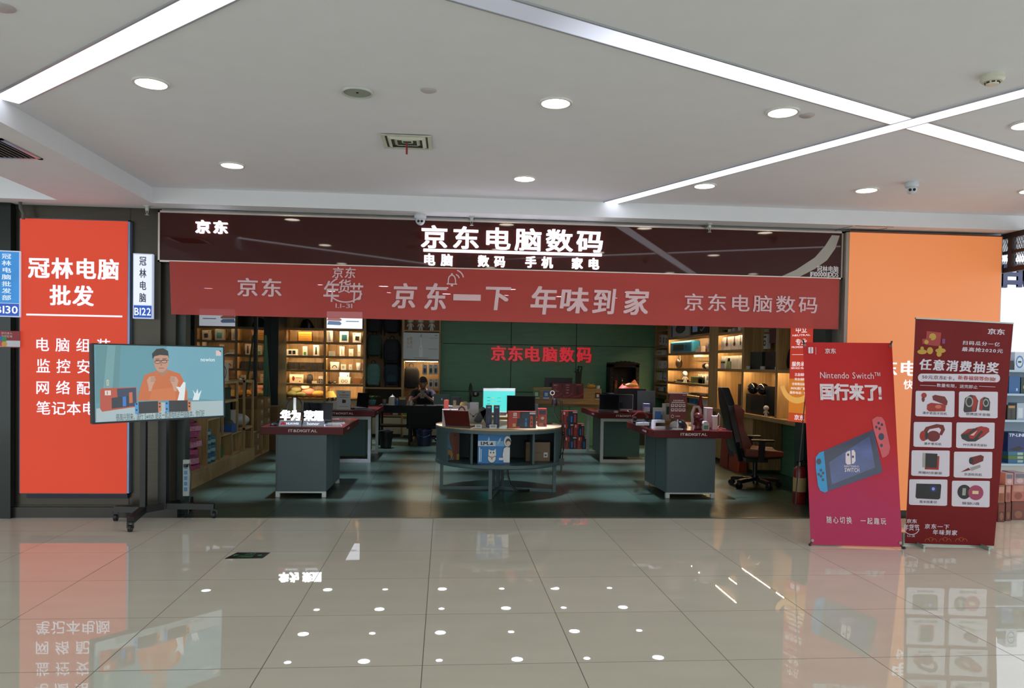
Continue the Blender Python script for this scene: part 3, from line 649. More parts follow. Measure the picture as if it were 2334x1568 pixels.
# ---------------------------------------------------------------- floor exit sign
m = MB(); z = .002
q = [at(512, 1273, Z=z), at(598, 1272, Z=z), at(616, 1259, Z=z), at(540, 1259, Z=z)]
m.add([p for p in q]+[Vector((p.x, p.y, 0)) for p in q], [(0, 1, 2, 3), (0, 4, 5, 1), (1, 5, 6, 2), (2, 6, 7, 3), (3, 7, 4, 0)], C('#0c120f', .3))
fr = Fr((q[2].x, q[2].y, z), (q[3]-q[2]).normalized(), (q[0]-q[3]).normalized()); w = (q[3]-q[2]).length; h = (q[0]-q[3]).length; G = C('#3f8f52', .5)
draw(m, fr, [('t', '安全出口', w*.3, h*.52, w*.7, h*.85, G, .02), ('t', 'EXIT', w*.36, h*.15, w*.64, h*.42, G, .02), ('p', [(w*.08, h*.5), (w*.15, h*.68), (w*.15, h*.32)], G), ('r', w*.14, h*.45, w*.22, h*.55, G), ('p', [(w*.92, h*.5), (w*.85, h*.32), (w*.85, h*.68)], G), ('r', w*.78, h*.45, w*.86, h*.55, G)], px=False)
m.top('exit_floor_sign', 'black emergency exit plate stuck on the polished floor', 'floor sign')
# ---------------------------------------------------------------- standing banners
def quadframe(bl, br, tl): return Fr(bl, (br-bl), (tl-bl))
def bend(fr, amp):
    """slightly slack sheet on a frame"""
    return lambda u, v: fr.p(u, v, -amp*(1-(2*u-1)**2)*(.6+.4*sin(v*5)) + amp*.25*sin(u*9+v*7))
def fadeprint(name, c1, c2, z0, z1):
    m, nt, b = newmat(name); L = nt.links.new; tc = N(nt, 'TexCoord'); sp_ = N(nt, 'SeparateXYZ'); L(tc.outputs['Object'], sp_.inputs[0])
    ns = N(nt, 'TexNoise', Scale=2.5, Detail=2.0); L(tc.outputs['Object'], ns.inputs['Vector'])
    ad = N(nt, 'Math', operation='MULTIPLY_ADD'); L(ns.outputs['Fac'], ad.inputs[0]); ad.inputs[1].default_value = .5; L(sp_.outputs[2], ad.inputs[2])
    mr = N(nt, 'MapRange', interpolation_type='SMOOTHSTEP'); L(ad.outputs[0], mr.inputs[0]); mr.inputs[1].default_value = z0; mr.inputs[2].default_value = z1
    mx = N(nt, 'Mix', data_type='RGBA'); mx.inputs[6].default_value = (*rgb(c1), 1); mx.inputs[7].default_value = (*rgb(c2), 1); L(mr.outputs[0], mx.inputs[0]); L(mx.outputs[2], b.inputs['Base Color'])
    b.inputs['Roughness'].default_value = .38; b.inputs['Specular IOR Level'].default_value = .25; return m
M_x = fadeprint('banner_vinyl', '#ad2a56', '#b81f20', .5, 1.25)
bl, br, tl = at(1848, 1241, Y=-1.2), at(2057, 1247, Y=-1.32), at(1830, 780, Y=-.97)
fx = quadframe(bl, br, tl); o = E('standing_banner', 'red standing banner on thin crossed poles with a picture of a game console', 'standing banner', ((bl.x+br.x)/2, -1.1, 0))
sh = MB(); sh.grid(lambda u, v: fx.p(u, v, -.003), 2, 2, M_x); vs_ = sh.b('vinyl_sheet', o, world=True)
m = MB(); Wt = C('#dccdd4', .5, n=.02)
m = MB(); Bl = C('#2f8fc4', .35); Rd = C('#c9525c', .35); Dk = C('#101a3a', .2, coat=.3, n=.1); Sc = C('#20306e', .15, coat=.5, n=.8, sc=7)
R2 = lambda x, y: (1780+x*.3637, 700+y*.3635)
def R2l(*p): return [R2(*c) for c in p]
draw(m, fx, [('p', R2l((268, 902), (580, 768), (636, 1035), (290, 1155)), C('#16234f', .25, coat=.3)), ('p', R2l((275, 910), (565, 780), (612, 1018), (300, 1130)), Dk), ('p', R2l((302, 972), (555, 808), (590, 1005), (318, 1112)), Sc),
             ('p', R2l((268, 902), (240, 912), (218, 940), (218, 1010), (232, 1120), (245, 1150), (275, 1163), (292, 1155)), Bl), ('p', R2l((570, 706), (600, 686), (632, 690), (650, 715), (684, 880), (675, 920), (655, 938), (634, 945), (580, 768)), Rd),
             ('e', *R2(237, 968), 5.5, 7, Dk), ('e', *R2(628, 812), 6.5, 8, Dk), ('e', *R2(629, 867), 3.2, 4, Dk)]+[('e', *R2(x, y), 2.6, 3.2, Dk) for x, y in ((611, 727), (597, 752), (632, 737), (617, 762), (250, 1022), (236, 1048), (264, 1040), (251, 1060), (263, 1082))])
draw(m, fx, [('p', R2l((404, 915), (415, 905), (434, 900), (438, 985), (415, 988), (404, 975)), Wt), ('p', R2l((441, 898), (455, 895), (465, 910), (466, 965), (456, 980), (443, 984)), Wt), ('e', *R2(420, 925), 2.4, 3, Dk), ('e', *R2(450, 938), 2.4, 3, Dk)], d0=.004)
draw(m, fx, [('t', 'NINTENDO', *R2(396, 992), *R2(487, 1004), Wt, .02, .1), ('t', 'SWITCH', *R2(398, 1008), *R2(490, 1034), Wt, .03, .05)], d0=.004)
m.b('console_picture', vs_, world=True)
m = MB(); draw(m, fx, [('t', 'Nintendo Switch™', 1869, 848, 2006, 863, Wt, .0), ('t', '国行来了!', 1869, 874, 2009, 913, Wt, .05), ('t', '随心切换', 1884, 1177, 1941, 1193, Wt, .01, .2), ('t', '一起趣玩', 1961, 1180, 2019, 1195, Wt, .01, .2), ('t', '京东', 1880, 794, 1905, 806, Wt, .02), ('l', [(1859, 791), (1859, 808)], .8, Wt),
                       ('p', [(1842, 792), (1847, 791), (1847, 806), (1842, 805)], Wt), ('p', [(1848.5, 791), (1853, 792), (1853, 805), (1848.5, 806)], Wt)], d0=.003); m.b('lettering', vs_, world=True)
cor = [fx.p(.02, .02), fx.p(.98, .02), fx.p(.98, .985), fx.p(.02, .985)]; hub = fx.p(.5, .42, -.3)
feet = [at(1847, 1247, Y=-1.24), at(2061, 1256, Y=-1.36)]
for k, (x, y) in enumerate(((0, 0), (1, 0), (1, 1), (0, 1))):
    c = cor[k]; tip = fx.p((-.015, 1.015, 1.0, 0)[k], (-.015, -.018, 1.01, 1.012)[k], .004)
    m = MB().tube([hub, (hub+c)/2-fx.N*.02, c-fx.N*.012, tip], .006, M_black, n=6).tube([c-fx.N*.012, tip], .008, M_black, n=8)
    if k < 2: m.ball((tip.x, tip.y, max(.012, tip.z)), .012, M_black, n=8, k=6)
    m.b('pole', o, world=True)
MB().tube([hub, at(1836, 900, Y=-.55), at(1812, 1150, Y=-.35)], .006, M_black, n=6).b('rear_leg', o, world=True)
m = MB()
for c in cor: m.cyl(c+fx.N*.001, c+fx.N*.004, .013, m=C('#7c7066', .3, .8), n=12)
m.b('eyelets', vs_, world=True)
# roll-up
bl, br, tl = at(2063, 1238, Y=-1.18), at(2266, 1244, Y=-1.28), at(2087, 725, Y=-1.38)
tr = at(2310, 737, Y=-1.48)
br2 = bl+(tr-tl); fr_ = Fr(bl, br-bl, tl-bl); o = E('roll_up_banner', 'dark red roll-up banner with eight pictures of prizes in white boxes', 'roll-up banner', ((bl.x+br.x)/2, -1.23, 0))
M_r = C('#701a1c', .55, n=.06, spec=.2)
wv = br-bl; wt = tr-tl
ps_ = MB().add([bl, br, tr, tl], [(0, 1, 2, 3)], M_r).add([bl+fr_.N*-.004, br+fr_.N*-.004, tr+fr_.N*-.004, tl+fr_.N*-.004], [(3, 2, 1, 0)], C('#b9b9b9', .6)).b('printed_sheet', o, world=True)
a = C('#9aa49c', .3, .7)
e0 = Vector((bl.x-.01, bl.y, 0)); e1 = Vector((br.x+.01, br.y, 0))
MB().bar(e0+Vector((0, .03, .045)), e1+Vector((0, .03, .045)), .045, .12, a).b('base_cassette', o, world=True, bev=.008)
for t in (.15, .85): c = e0.lerp(e1, t)+Vector((0, .03, .011)); d_ = (e1-e0).normalized(); pz = Vector((d_.y, -d_.x, 0)); MB().bar(c-pz*.16, c+pz*.16, .014, .035, a).b('foot', o, world=True)
MB().bar(tl+Vector((0, .004, 0)), tr+Vector((0, .004, 0)), .02, .012, a).b('top_bar', o, world=True)
MB().tube([(e0+e1)/2+Vector((0, .07, .05)), (tl+tr)/2+Vector((0, .02, 0))], .008, a, n=8).b('rear_pole', o, world=True)
fr_ = Fr((bl+Vector((0, 0, 0))), br-bl, tl-bl)
class Fq:
    """the sheet is a little wider at the top in the photo: keep u across, v up"""
    def __init__(s): s.N = fr_.N
    def p(s, u, v, d=0.): return bl*(1-u)*(1-v)+br*u*(1-v)+tl*(1-u)*v+tr*u*v+s.N*d
    def uv(s, x, y):
        u, v = fr_.uv(x, y)
        for _ in range(4):
            k = ((tr-tl)-(br-bl)).dot(fr_.U)/fr_.U.dot(fr_.U); w_ = ((tr-tl)-(br-bl)).dot(fr_.V)/fr_.V.dot(fr_.V)
            u0, v0 = fr_.uv(x, y); v = (v0-u*0)/(1+w_*u) if True else v; u = u0/(1+k*v)
        return u, v
    def box(s, x0, y0, x1, y1):
        xc, yc = (x0+x1)/2, (y0+y1)/2
        return s.uv(x0, yc)[0], s.uv(xc, y1)[1], s.uv(x1, yc)[0], s.uv(xc, y0)[1]
fq = Fq(); R3 = lambda x, y: (2040+x*.1786, 700+y*.1786); R4 = lambda x, y: (2040+x*.204, 960+y*.2041)
def L3(*p): return [R3(*c) for c in p]
def L4(*p): return [R4(*c) for c in p]
Wt = C('#cfc9d6', .5, n=.02); Gd = C('#b3912f', .45); Rr = C('#9a2a25', .4); Rk = C('#6b1d1e', .4); Dk = C('#26282b', .3); Gy = C('#9a9a96', .4); Or = C('#b2622c', .5)
m = MB()
draw(m, fq, [('t', '京东', *R3(1185, 278), *R3(1405, 352), Wt, .025), ('t', '扫码瓜分一亿', *R3(862, 440), *R3(1340, 492), Wt, .02, .12, False, .05), ('t', '最高抢2020元', *R3(852, 522), *R3(1380, 576), Wt, .02, .08, False, .05),
             ('t', '任意消费抽奖', *R3(308, 682), *R3(1328, 824), Wt, .035, .1, False, .05), ('t', '数量有限，送完即止', *R3(530, 985), *R3(1055, 1032), Wt, .01), ('r', *R3(318, 998), *R3(522, 1003), Wt), ('r', *R3(1072, 1012), *R3(1280, 1017), Wt),
             ('e', *R3(340, 900), 9, 9.5, Wt), ('e', *R3(1290, 908), 9, 9.5, Wt), ('p', L3((340, 847), (1290, 858), (1290, 960), (340, 946)), Wt)]); m.b('lettering', ps_, world=True)
m = MB(); draw(m, fq, [('t', '50元京东E卡，', *R3(342, 872), *R3(755, 925), C('#5c3038', .5), .02, .02), ('t', '新春福袋等你抽!', *R3(800, 882), *R3(1282, 937), C('#a12a2e', .5), .02, .02)], d0=.0045); m.b('pill_lettering', ps_, world=True)
m = MB()
draw(m, fq, [('p', L3((405, 305), (590, 325), (575, 500), (390, 480)), Rr), ('e', *R3(480, 378), 8, 8, Gd), ('p', L3((345, 405), (460, 395), (455, 470), (350, 470)), Rr), ('e', *R3(400, 445), 5, 5, Gd),
             ('e', *R3(345, 570), 11, 5.5, Gd), ('e', *R3(345, 525), 4, 4, Gd), ('e', *R3(445, 555), 7, 8, Gd), ('e', *R3(580, 555), 12, 5.5, Gd), ('e', *R3(575, 515), 4, 4, Gd), ('e', *R3(560, 600), 6, 6, Gd), ('p', L3((600, 405), (640, 405), (635, 465), (600, 465)), C('#7a3a78', .5))]); m.b('gold_ingots_picture', ps_, world=True)
cells = [('漫步者蓝牙耳机', (2040+258*.1786, 700+1068*.1786, 2040+762*.1786, 700+1405*.1786)), ('便携蓝牙音箱', (2040+812*.1786, 700+1078*.1786, 2040+1315*.1786, 700+1420*.1786)),
         ('漫步者耳机', (*R4(205, 8), *R4(636, 296))), ('99元英菲克鼠标', (*R4(682, 14), *R4(1115, 310))), ('英雄纪念套装', (*R4(180, 325), *R4(612, 620))), ('京选吹风机', (*R4(655, 340), *R4(1088, 640))), ('极米投影仪', (*R4(155, 648), *R4(586, 945))), ('猫鼠U盘', (*R4(632, 664), *R4(1060, 962)))]
pics = []
for i, (t, (x0, y0, x1, y1)) in enumerate(cells):
    w, h = x1-x0, y1-y0; m = MB()
    X = lambda a, b, x0=x0, y0=y0, w=w, h=h: (x0+a*w, y0+b*h)
    def XL(*p): return [X(*c) for c in p]
    ops = [('p', XL((.03, 0), (.97, .01), (1, .03), (.99, .97), (.94, 1.0), (.04, .96), (0, .92), (.01, .05)), Wt), ('t', t, *X(.18 if len(t) > 5 else .27, .8), *X(.8 if len(t) > 5 else .73, .9), Dk, .01)]
    ops += [[('e', *X(.22, .17), .07*w, .1*h, Rr), ('e', *X(.2, .32), .04*w, .1*h, Rk), ('p', XL((.3, .52), (.4, .45), (.78, .52), (.76, .78), (.35, .78), (.29, .7)), Rr), ('p', XL((.43, .2), (.5, .15), (.75, .22), (.82, .4), (.8, .55), (.7, .5), (.45, .35)), Rk), ('e', *X(.58, .6), .08*w, .07*h, C('#c46a58', .3))],
            [('p', XL((.12, .7), (.16, .25), (.3, .12), (.42, .15), (.5, .35), (.45, .75), (.15, .78)), Dk), ('p', XL((.36, .13), (.45, .2), (.48, .4), (.42, .72), (.33, .76)), Rr), ('e', *X(.27, .38), .1*w, .2*h, Gy), ('e', *X(.27, .38), .07*w, .15*h, Dk), ('p', XL((.52, .68), (.55, .3), (.65, .2), (.76, .25), (.8, .4), (.78, .72)), Dk), ('p', XL((.52, .68), (.55, .3), (.62, .22), (.6, .72)), Rr), ('e', *X(.69, .42), .075*w, .15*h, Gy), ('e', *X(.69, .42), .05*w, .1*h, Dk)],
            [('p', XL((.2, .5), (.32, .2), (.6, .08), (.78, .12), (.82, .3), (.74, .52), (.66, .5), (.72, .3), (.66, .22), (.42, .28), (.3, .5)), Rk), ('e', *X(.26, .54), .1*w, .2*h, Rr), ('e', *X(.52, .55), .17*w, .21*h, Rk), ('e', *X(.34, .52), .04*w, .17*h, Dk)],
            [('p', XL((.12, .48), (.3, .25), (.5, .22), (.62, .15), (.8, .18), (.86, .35), (.72, .52), (.5, .72), (.3, .72), (.15, .62)), Dk), ('p', XL((.12, .46), (.3, .25), (.45, .24), (.3, .4)), Rr), ('p', XL((.32, .5), (.55, .25), (.65, .3), (.45, .62), (.35, .6)), Rr), ('p', XL((.5, .2), (.65, .14), (.85, .22), (.86, .35), (.62, .6), (.56, .58), (.7, .35)), Rr), ('p', XL((.36, .48), (.55, .3), (.45, .5)), C('#d9b0ae', .3))],
            [('p', XL((.36, .2), (.73, .22), (.71, .74), (.35, .72)), Rr), ('p', XL((.3, .1), (.68, .13), (.66, .66), (.29, .64)), Dk), ('p', XL((.3, .1), (.37, .105), (.36, .645), (.29, .64)), Gy)],
            [('p', XL((.42, .22), (.7, .12), (.78, .18), (.76, .35), (.5, .5), (.4, .42)), Rk), ('e', *X(.45, .34), .055*w, .13*h, Dk), ('p', XL((.42, .6), (.68, .48), (.7, .58), (.46, .72)), Gy), ('p', XL((.18, .76), (.38, .6), (.44, .68)), Rk)],
            [('p', XL((.19, .16), (.82, .18), (.84, .24), (.81, .72), (.76, .76), (.2, .72), (.17, .66)), Dk), ('e', *X(.63, .36), .09*w, .13*h, C('#33366e', .2)), ('e', *X(.63, .36), .04*w, .06*h, C('#8fa4d8', .2))],
            [('e', *X(.33, .42), .18*w, .27*h, Dk), ('r', *X(.28, .28), *X(.37, .55), Gy), ('e', *X(.63, .45), .2*w, .28*h, C('#9c3f62', .35)), ('r', *X(.54, .38), *X(.7, .5), C('#d8c49a', .4))]][i]
    draw(m, fq, ops, d0=.001); m.b('prize_picture', ps_, world=True, label='white panel with a picture of ' + ['red earphones and case', 'two portable speakers', 'red headphones', 'a red mouse', 'a notebook set', 'a hair dryer', 'a projector', 'two round discs'][i])
m = MB()
draw(m, fq, [('t', '京东', *R4(128, 1092), *R4(245, 1138), Wt, .02), ('t', '年货节', *R4(96, 1150), *R4(270, 1220), Wt, .02), ('o', *R4(185, 1190), 18, 16, 1.6, Wt, .2, 2.9), ('t', '1.1-31', *R4(138, 1270), *R4(218, 1292), Wt, .0),
             ('t', '京东一下', *R4(330, 1148), *R4(605, 1202), Wt, .02, .12, False, .05), ('t', '年味到家', *R4(420, 1212), *R4(692, 1270), Wt, .02, .12, False, .05)])
for cx in (400, 560, 740):
    for k in (-1, 0, 1): draw(m, fq, [('o', R4(cx+k*38, 0)[0], R4(0, 1345-(14 if k == 0 else 0))[1], 6, 7, .8, Or, pi, 2*pi)])
m.b('slogan_and_clouds', ps_, world=True)
# ---------------------------------------------------------------- glowing vertical panel just inside the entrance, right
Yp = .95; a = at(1797, 960, Y=Yp+.12); b = at(1834, 968, Y=Yp-.12); zt2 = 2.32
uv_ = (b-a); uv_.z = 0; wd = uv_.length*1.35; ang = math.atan2(uv_.y, uv_.x); a0 = Vector((a.x, a.y, 0))
o = E('lightbox_sign', 'narrow glowing red and orange vertical sign inside the entrance, right', 'lightbox sign', (a.x, a.y, a.z), ang)
hh = zt2-a.z; fc_ = MB().box((0, 0, 0), (wd, .06, hh), C('#cf4432', .4, e=.6, n=0)).b('face', o)
MB().box((-.006, .004, -.006), (wd+.006, .07, hh+.006), C('#6d4a40', .4, .3)).b('case', o)
fp = Fr((0, -.0006, 0), (1, 0, 0), (0, 0, 1)); m = MB(); O1 = C('#e0862f', .4, e=.65, n=0); O2 = C('#eeb35e', .4, e=.7, n=0); Wl = C('#f0e6e8', .4, e=.8, n=0)
draw(m, fp, [('r', 0, .12*hh*.6, wd, hh*.36, O1), ('r', 0, 0, wd, hh*.075, C('#d2542f', .4, e=.6, n=0)), ('o', wd*.35, hh*.34, wd*.8, wd*.75, wd*.2, O2, 3.4, 6.0)], px=False)
vz = lambda y: (at(1815, y, Y=Yp).z-a.z)
for t, y0, y1, k in (('中立', 744, 759, .5), ('NEUTRAL', 762, 766, .8), ('专业', 772, 787, .5), ('PROFESSIONAL', 789, 793, .85), ('服务承诺', 824, 835, .8), ('SERVICE PROMISE', 837, 841, .85), ('正品保障', 850, 857, .5), ('安全保障', 861, 867, .5), ('全程售后维修', 872, 878, .75), ('100%原厂配件', 882, 888, .82), ('服务电话：95081', 892, 898, .92), ('京东', 945, 957, .45)):
    draw(m, fp, [('t', t, wd*(.5-k/2), vz(y1), wd*(.5+k/2), vz(y0), Wl, .02)], px=False, d0=.002)
draw(m, fp, [('r', wd*.1, vz(808.5), wd*.9, vz(807.5), Wl)], px=False, d0=.002); m.b('print', fc_)
MB().box((wd*.3, .01, -a.z), (wd*.7, .06, -.006), M_greendark).b('support', o)
# ---------------------------------------------------------------- fire extinguisher
o = E('fire_extinguisher', 'red fire extinguisher standing on the floor beside the red banner', 'fire extinguisher', (4.0, .86, 0)); Rf = C('#6e1a16', .3, n=.1)
MB().lathe([(0, 0), (.07, 0), (.074, .01), (.074, .36), (.066, .4), (.04, .425), (.025, .432), (0, .432)], Rf).b('cylinder', o)
MB().lathe([(.0752, .14), (.0755, .14), (.0755, .3), (.0752, .3)], C('#a08a5a', .5)).b('paper_label', o)
m = MB().cyl((0, 0, .43), (0, 0, .475), .02, m=C('#5c5a55', .3, .7)).bar((-.05, 0, .475), (.06, 0, .495), .02, .014, M_black).bar((-.05, 0, .455), (.07, 0, .455), .016, .01, M_black); m.b('valve_handle', o)
MB().tube([(.02, -.01, .455), (.08, -.03, .46), (.1, -.04, .36), (.09, -.045, .2)], .009, M_black).b('hose', o)
# ---------------------------------------------------------------- display tables
M_rim = C('#551517', .4, n=.06, spec=.25); M_body = C('#4b5c5e', .45, n=.05); M_bodyL = C('#3c5a56', .4, n=.05); M_wmet = C('#c2cac6', .35, .2)
Wl2 = C('#cfc4c2', .5, n=.02)
def table(label, x0, x1, y0, y1, loop, side=1):
    cx, w, d = (x0+x1)/2, x1-x0, y1-y0; o = E('display_table', label, 'display table', (cx, y0, 0))
    m = MB().box((-w/2, 0, .71), (w/2, d, .795), M_rim); rm_ = m.b('rim', o, bev=.004)
    MB().box((-w/2+.012, .012, .7945), (w/2-.012, d-.012, .8), C('#551b1b', .15, n=.06)).b('top_surface', o)
    draw(MB(), Fr((0, -.0005, 0), (1, 0, 0), (0, 0, 1)), [('t', 'IT&DIGITAL', -.15, .738, .17, .77, Wl2, .03, .03)], px=False).b('lettering', rm_)
    sx = side*w/2; fr = Fr((sx+side*.0005, 0, 0), (0, side, 0), (0, 0, 1))
    draw(MB(), fr, [('t', '京东电脑', side*.32 if side > 0 else -.52, .742, side*.52 if side > 0 else -.32, .768, Wl2, .02)], px=False).b('lettering', rm_)
    if not loop:
        b0, b1 = -w/2+.17, w/2-.19
        cb_ = MB().box((b0, .03, .06), (b1, d-.35, .71), M_body).box((b0-.004, .026, .06), (b0+.012, .05, .71), C('#36474a', .4)).b('cabinet', o)
        m = MB()
        for k in (.5,): m.box((b1+.0005, .03+k*(d-.4)-.003, .08), (b1+.002, .03+k*(d-.4)+.003, .7), M_black).box((b0-.002, .03+k*(d-.4)-.003, .08), (b0-.0005, .03+k*(d-.4)+.003, .7), M_black)
        m.b('door_gap', cb_)
        MB().box((b0, .025, .045), (b1, .05, .062), M_wmet).b('base_rail', o)
        for x in (b0, b1-.045):
            for y in (.02, d-.4): MB().box((x, y, 0), (x+.045, y+.045, .05), M_wmet).b('leg', o)
    else:
        for y in (.04, d-.3):
            m = MB(); q = .045
            m.box((-w/2+.06, y, 0), (-w/2+.06+q, y+q, .71), M_wmet).box((w/2-.06-q, y, 0), (w/2-.06, y+q, .71), M_wmet).box((-w/2+.06+q, y, .66), (w/2-.06-q, y+q, .71), M_wmet).box((-w/2+.06+q, y, 0), (w/2-.06-q, y+q, .05), M_wmet)
            m.b('leg_frame', o)
        MB().box((-w/2+.16, .2, .08), (w/2-.16, d-.32, .68), M_bodyL).b('cabinet', o)
    return o
T1 = table('dark red display table with blue-grey cabinet under two glowing brand signs, left front', -2.14, -1.22, 1.16, 2.6, False)
T2 = table('dark red display table on a white frame behind the left front table', -2.15, -1.17, 4.2, 5.74, True)
R1 = table('dark red display table with blue-grey cabinet and a headset on top, right front', 2.36, 3.31, 1.17, 2.55, False, -1)
R2 = table('dark red display table on a white frame below the black shrine, right rear', 2.31, 3.2, 4.36, 5.95, True, -1)
# ---------------------------------------------------------------- round display stand
cx, cy, R = .585, 1.77, .775
o = E('round_display_stand', 'round grey-green display stand with a light wood top and open compartments', 'display stand', (cx, cy, 0))
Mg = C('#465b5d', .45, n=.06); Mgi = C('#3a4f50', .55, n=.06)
MB().lathe([(0, .79), (R-.012, .79), (R, .786), (R, .80), (R-.004, .803), (0, .803)], woodmat('pale_top', '#b09468', '#c7ad80', (3, 24, 24)), n=64).b('wood_top', o)
MB().lathe([(0, .745), (R, .745), (R, .787), (0, .787)], Mg, n=64).b('top_disc', o)
MB().lathe([(0, .345), (R-.01, .345), (R, .355), (R, .39), (0, .392)], Mg, n=64).b('bottom_disc', o)
def arcwall(a0, a1, r0, r1, z0, z1, m, n=14):
    mb = MB(); rings = []
    for i in range(n+1):
        a = a0+(a1-a0)*i/n; c, s_ = cos(a), sin(a)
        rings.append([(c*r0, s_*r0, z0), (c*r1, s_*r1, z0), (c*r1, s_*r1, z1), (c*r0, s_*r0, z1)])
    mb.loft(rings, m); return mb
arcwall(radians(-20), radians(200), R-.03, R-.008, .39, .746, Mg, 30).b('rear_panel', o)
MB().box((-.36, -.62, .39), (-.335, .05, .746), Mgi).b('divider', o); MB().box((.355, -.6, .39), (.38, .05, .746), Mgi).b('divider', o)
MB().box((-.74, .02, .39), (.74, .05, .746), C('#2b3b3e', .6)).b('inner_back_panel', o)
arcwall(radians(195), radians(214), R-.03, R-.008, .39, .746, Mg, 8).b('side_panel', o); arcwall(radians(-32), radians(-12), R-.03, R-.008, .39, .746, Mg, 8).b('side_panel', o)
hubp = Vector((0, 0, 0)); q = .04
for a in (radians(259), radians(180), radians(-16), radians(82)):
    c, s_ = cos(a)*(R-.08), sin(a)*(R-.08); m = MB()
    m.bar((c, s_, 0), (c, s_, .345), q, q, Mg).bar((0, 0, q/2), (c*(1-q/R/2), s_*(1-q/R/2), q/2), q*.9, q, Mg).bar((c*.08, s_*.08, q), (c*.08, s_*.08, .345), q*.8, q*.8, C('#26363a', .5)); m.b('leg_frame', o)
MB().tube([(.1, -.1, .345), (.11, -.12, .2), (.14, -.16, .08), (.22, -.2, .015), (.34, -.15, .012), (.5, 0, .012)], .012, M_black).b('power_cord', o)
# ---------------------------------------------------------------- rear desk with monitor
o = E('counter_desk', 'light wood desk carrying the bright monitor behind the round stand', 'desk', (.75, 4.9, 0))
MB().box((-.72, -.4, .655), (.72, .4, .70), M_woodh).b('top', o); MB().box((-.68, .3, .05), (.68, .33, .655), M_greendark).b('modesty_panel', o)
for x in (-.68, .64):
    for y in (-.36, .32): MB().box((x, y, 0), (x+.04, y+.04, .655), M_wmet).b('leg', o)
o = E('monitor', 'bright cyan computer monitor glowing behind the round stand', 'monitor', (.78, 5.0, .70), .02)
x0, z0, x1, z1 = bx(1100, 887, 1174, 943, 5.0); w, h = (x1-x0), z1-z0; zb = .12-.09
MB().box((-w/2, 0, zb), (w/2, .03, zb+h+.01), C('#c6ccd0', .3)).b('case', o, bev=.004)
m = MB(); fs = Fr((-w/2, -.0008, zb+.005), (1, 0, 0), (0, 0, 1)); e1 = C('#55d8d2', .2, e=1.0, n=0)
draw(m, fs, [('r', .008, .03, w-.008, h*.93, e1), ('r', .008, h*.9, w-.008, h, C('#d9e8ea', .2, e=.8, n=0)), ('r', .008, .015, w-.008, .03, C('#c9d7e8', .2, e=.8, n=0))]+[('r', .07, h*(.62-.13*k), .12, h*(.64-.13*k), C('#2b8f92', .2, e=.6, n=0)) for k in range(4)]+[('r', .15, h*(.6-.15*k), .19, h*(.63-.15*k), C('#c8d86e', .2, e=.8, n=0)) for k in range(3)]+[('r', .24, h*(.61-.15*k), .3, h*(.63-.15*k), C('#3fb7b2', .2, e=.8, n=0)) for k in range(3)], px=False); m.b('screen', o)
MB().box((-.03, .03, 0), (.03, .05, zb+.1), M_alu).b('stand', o); MB().box((-.12, -.06, 0), (.12, .1, .008), M_black).b('base', o)
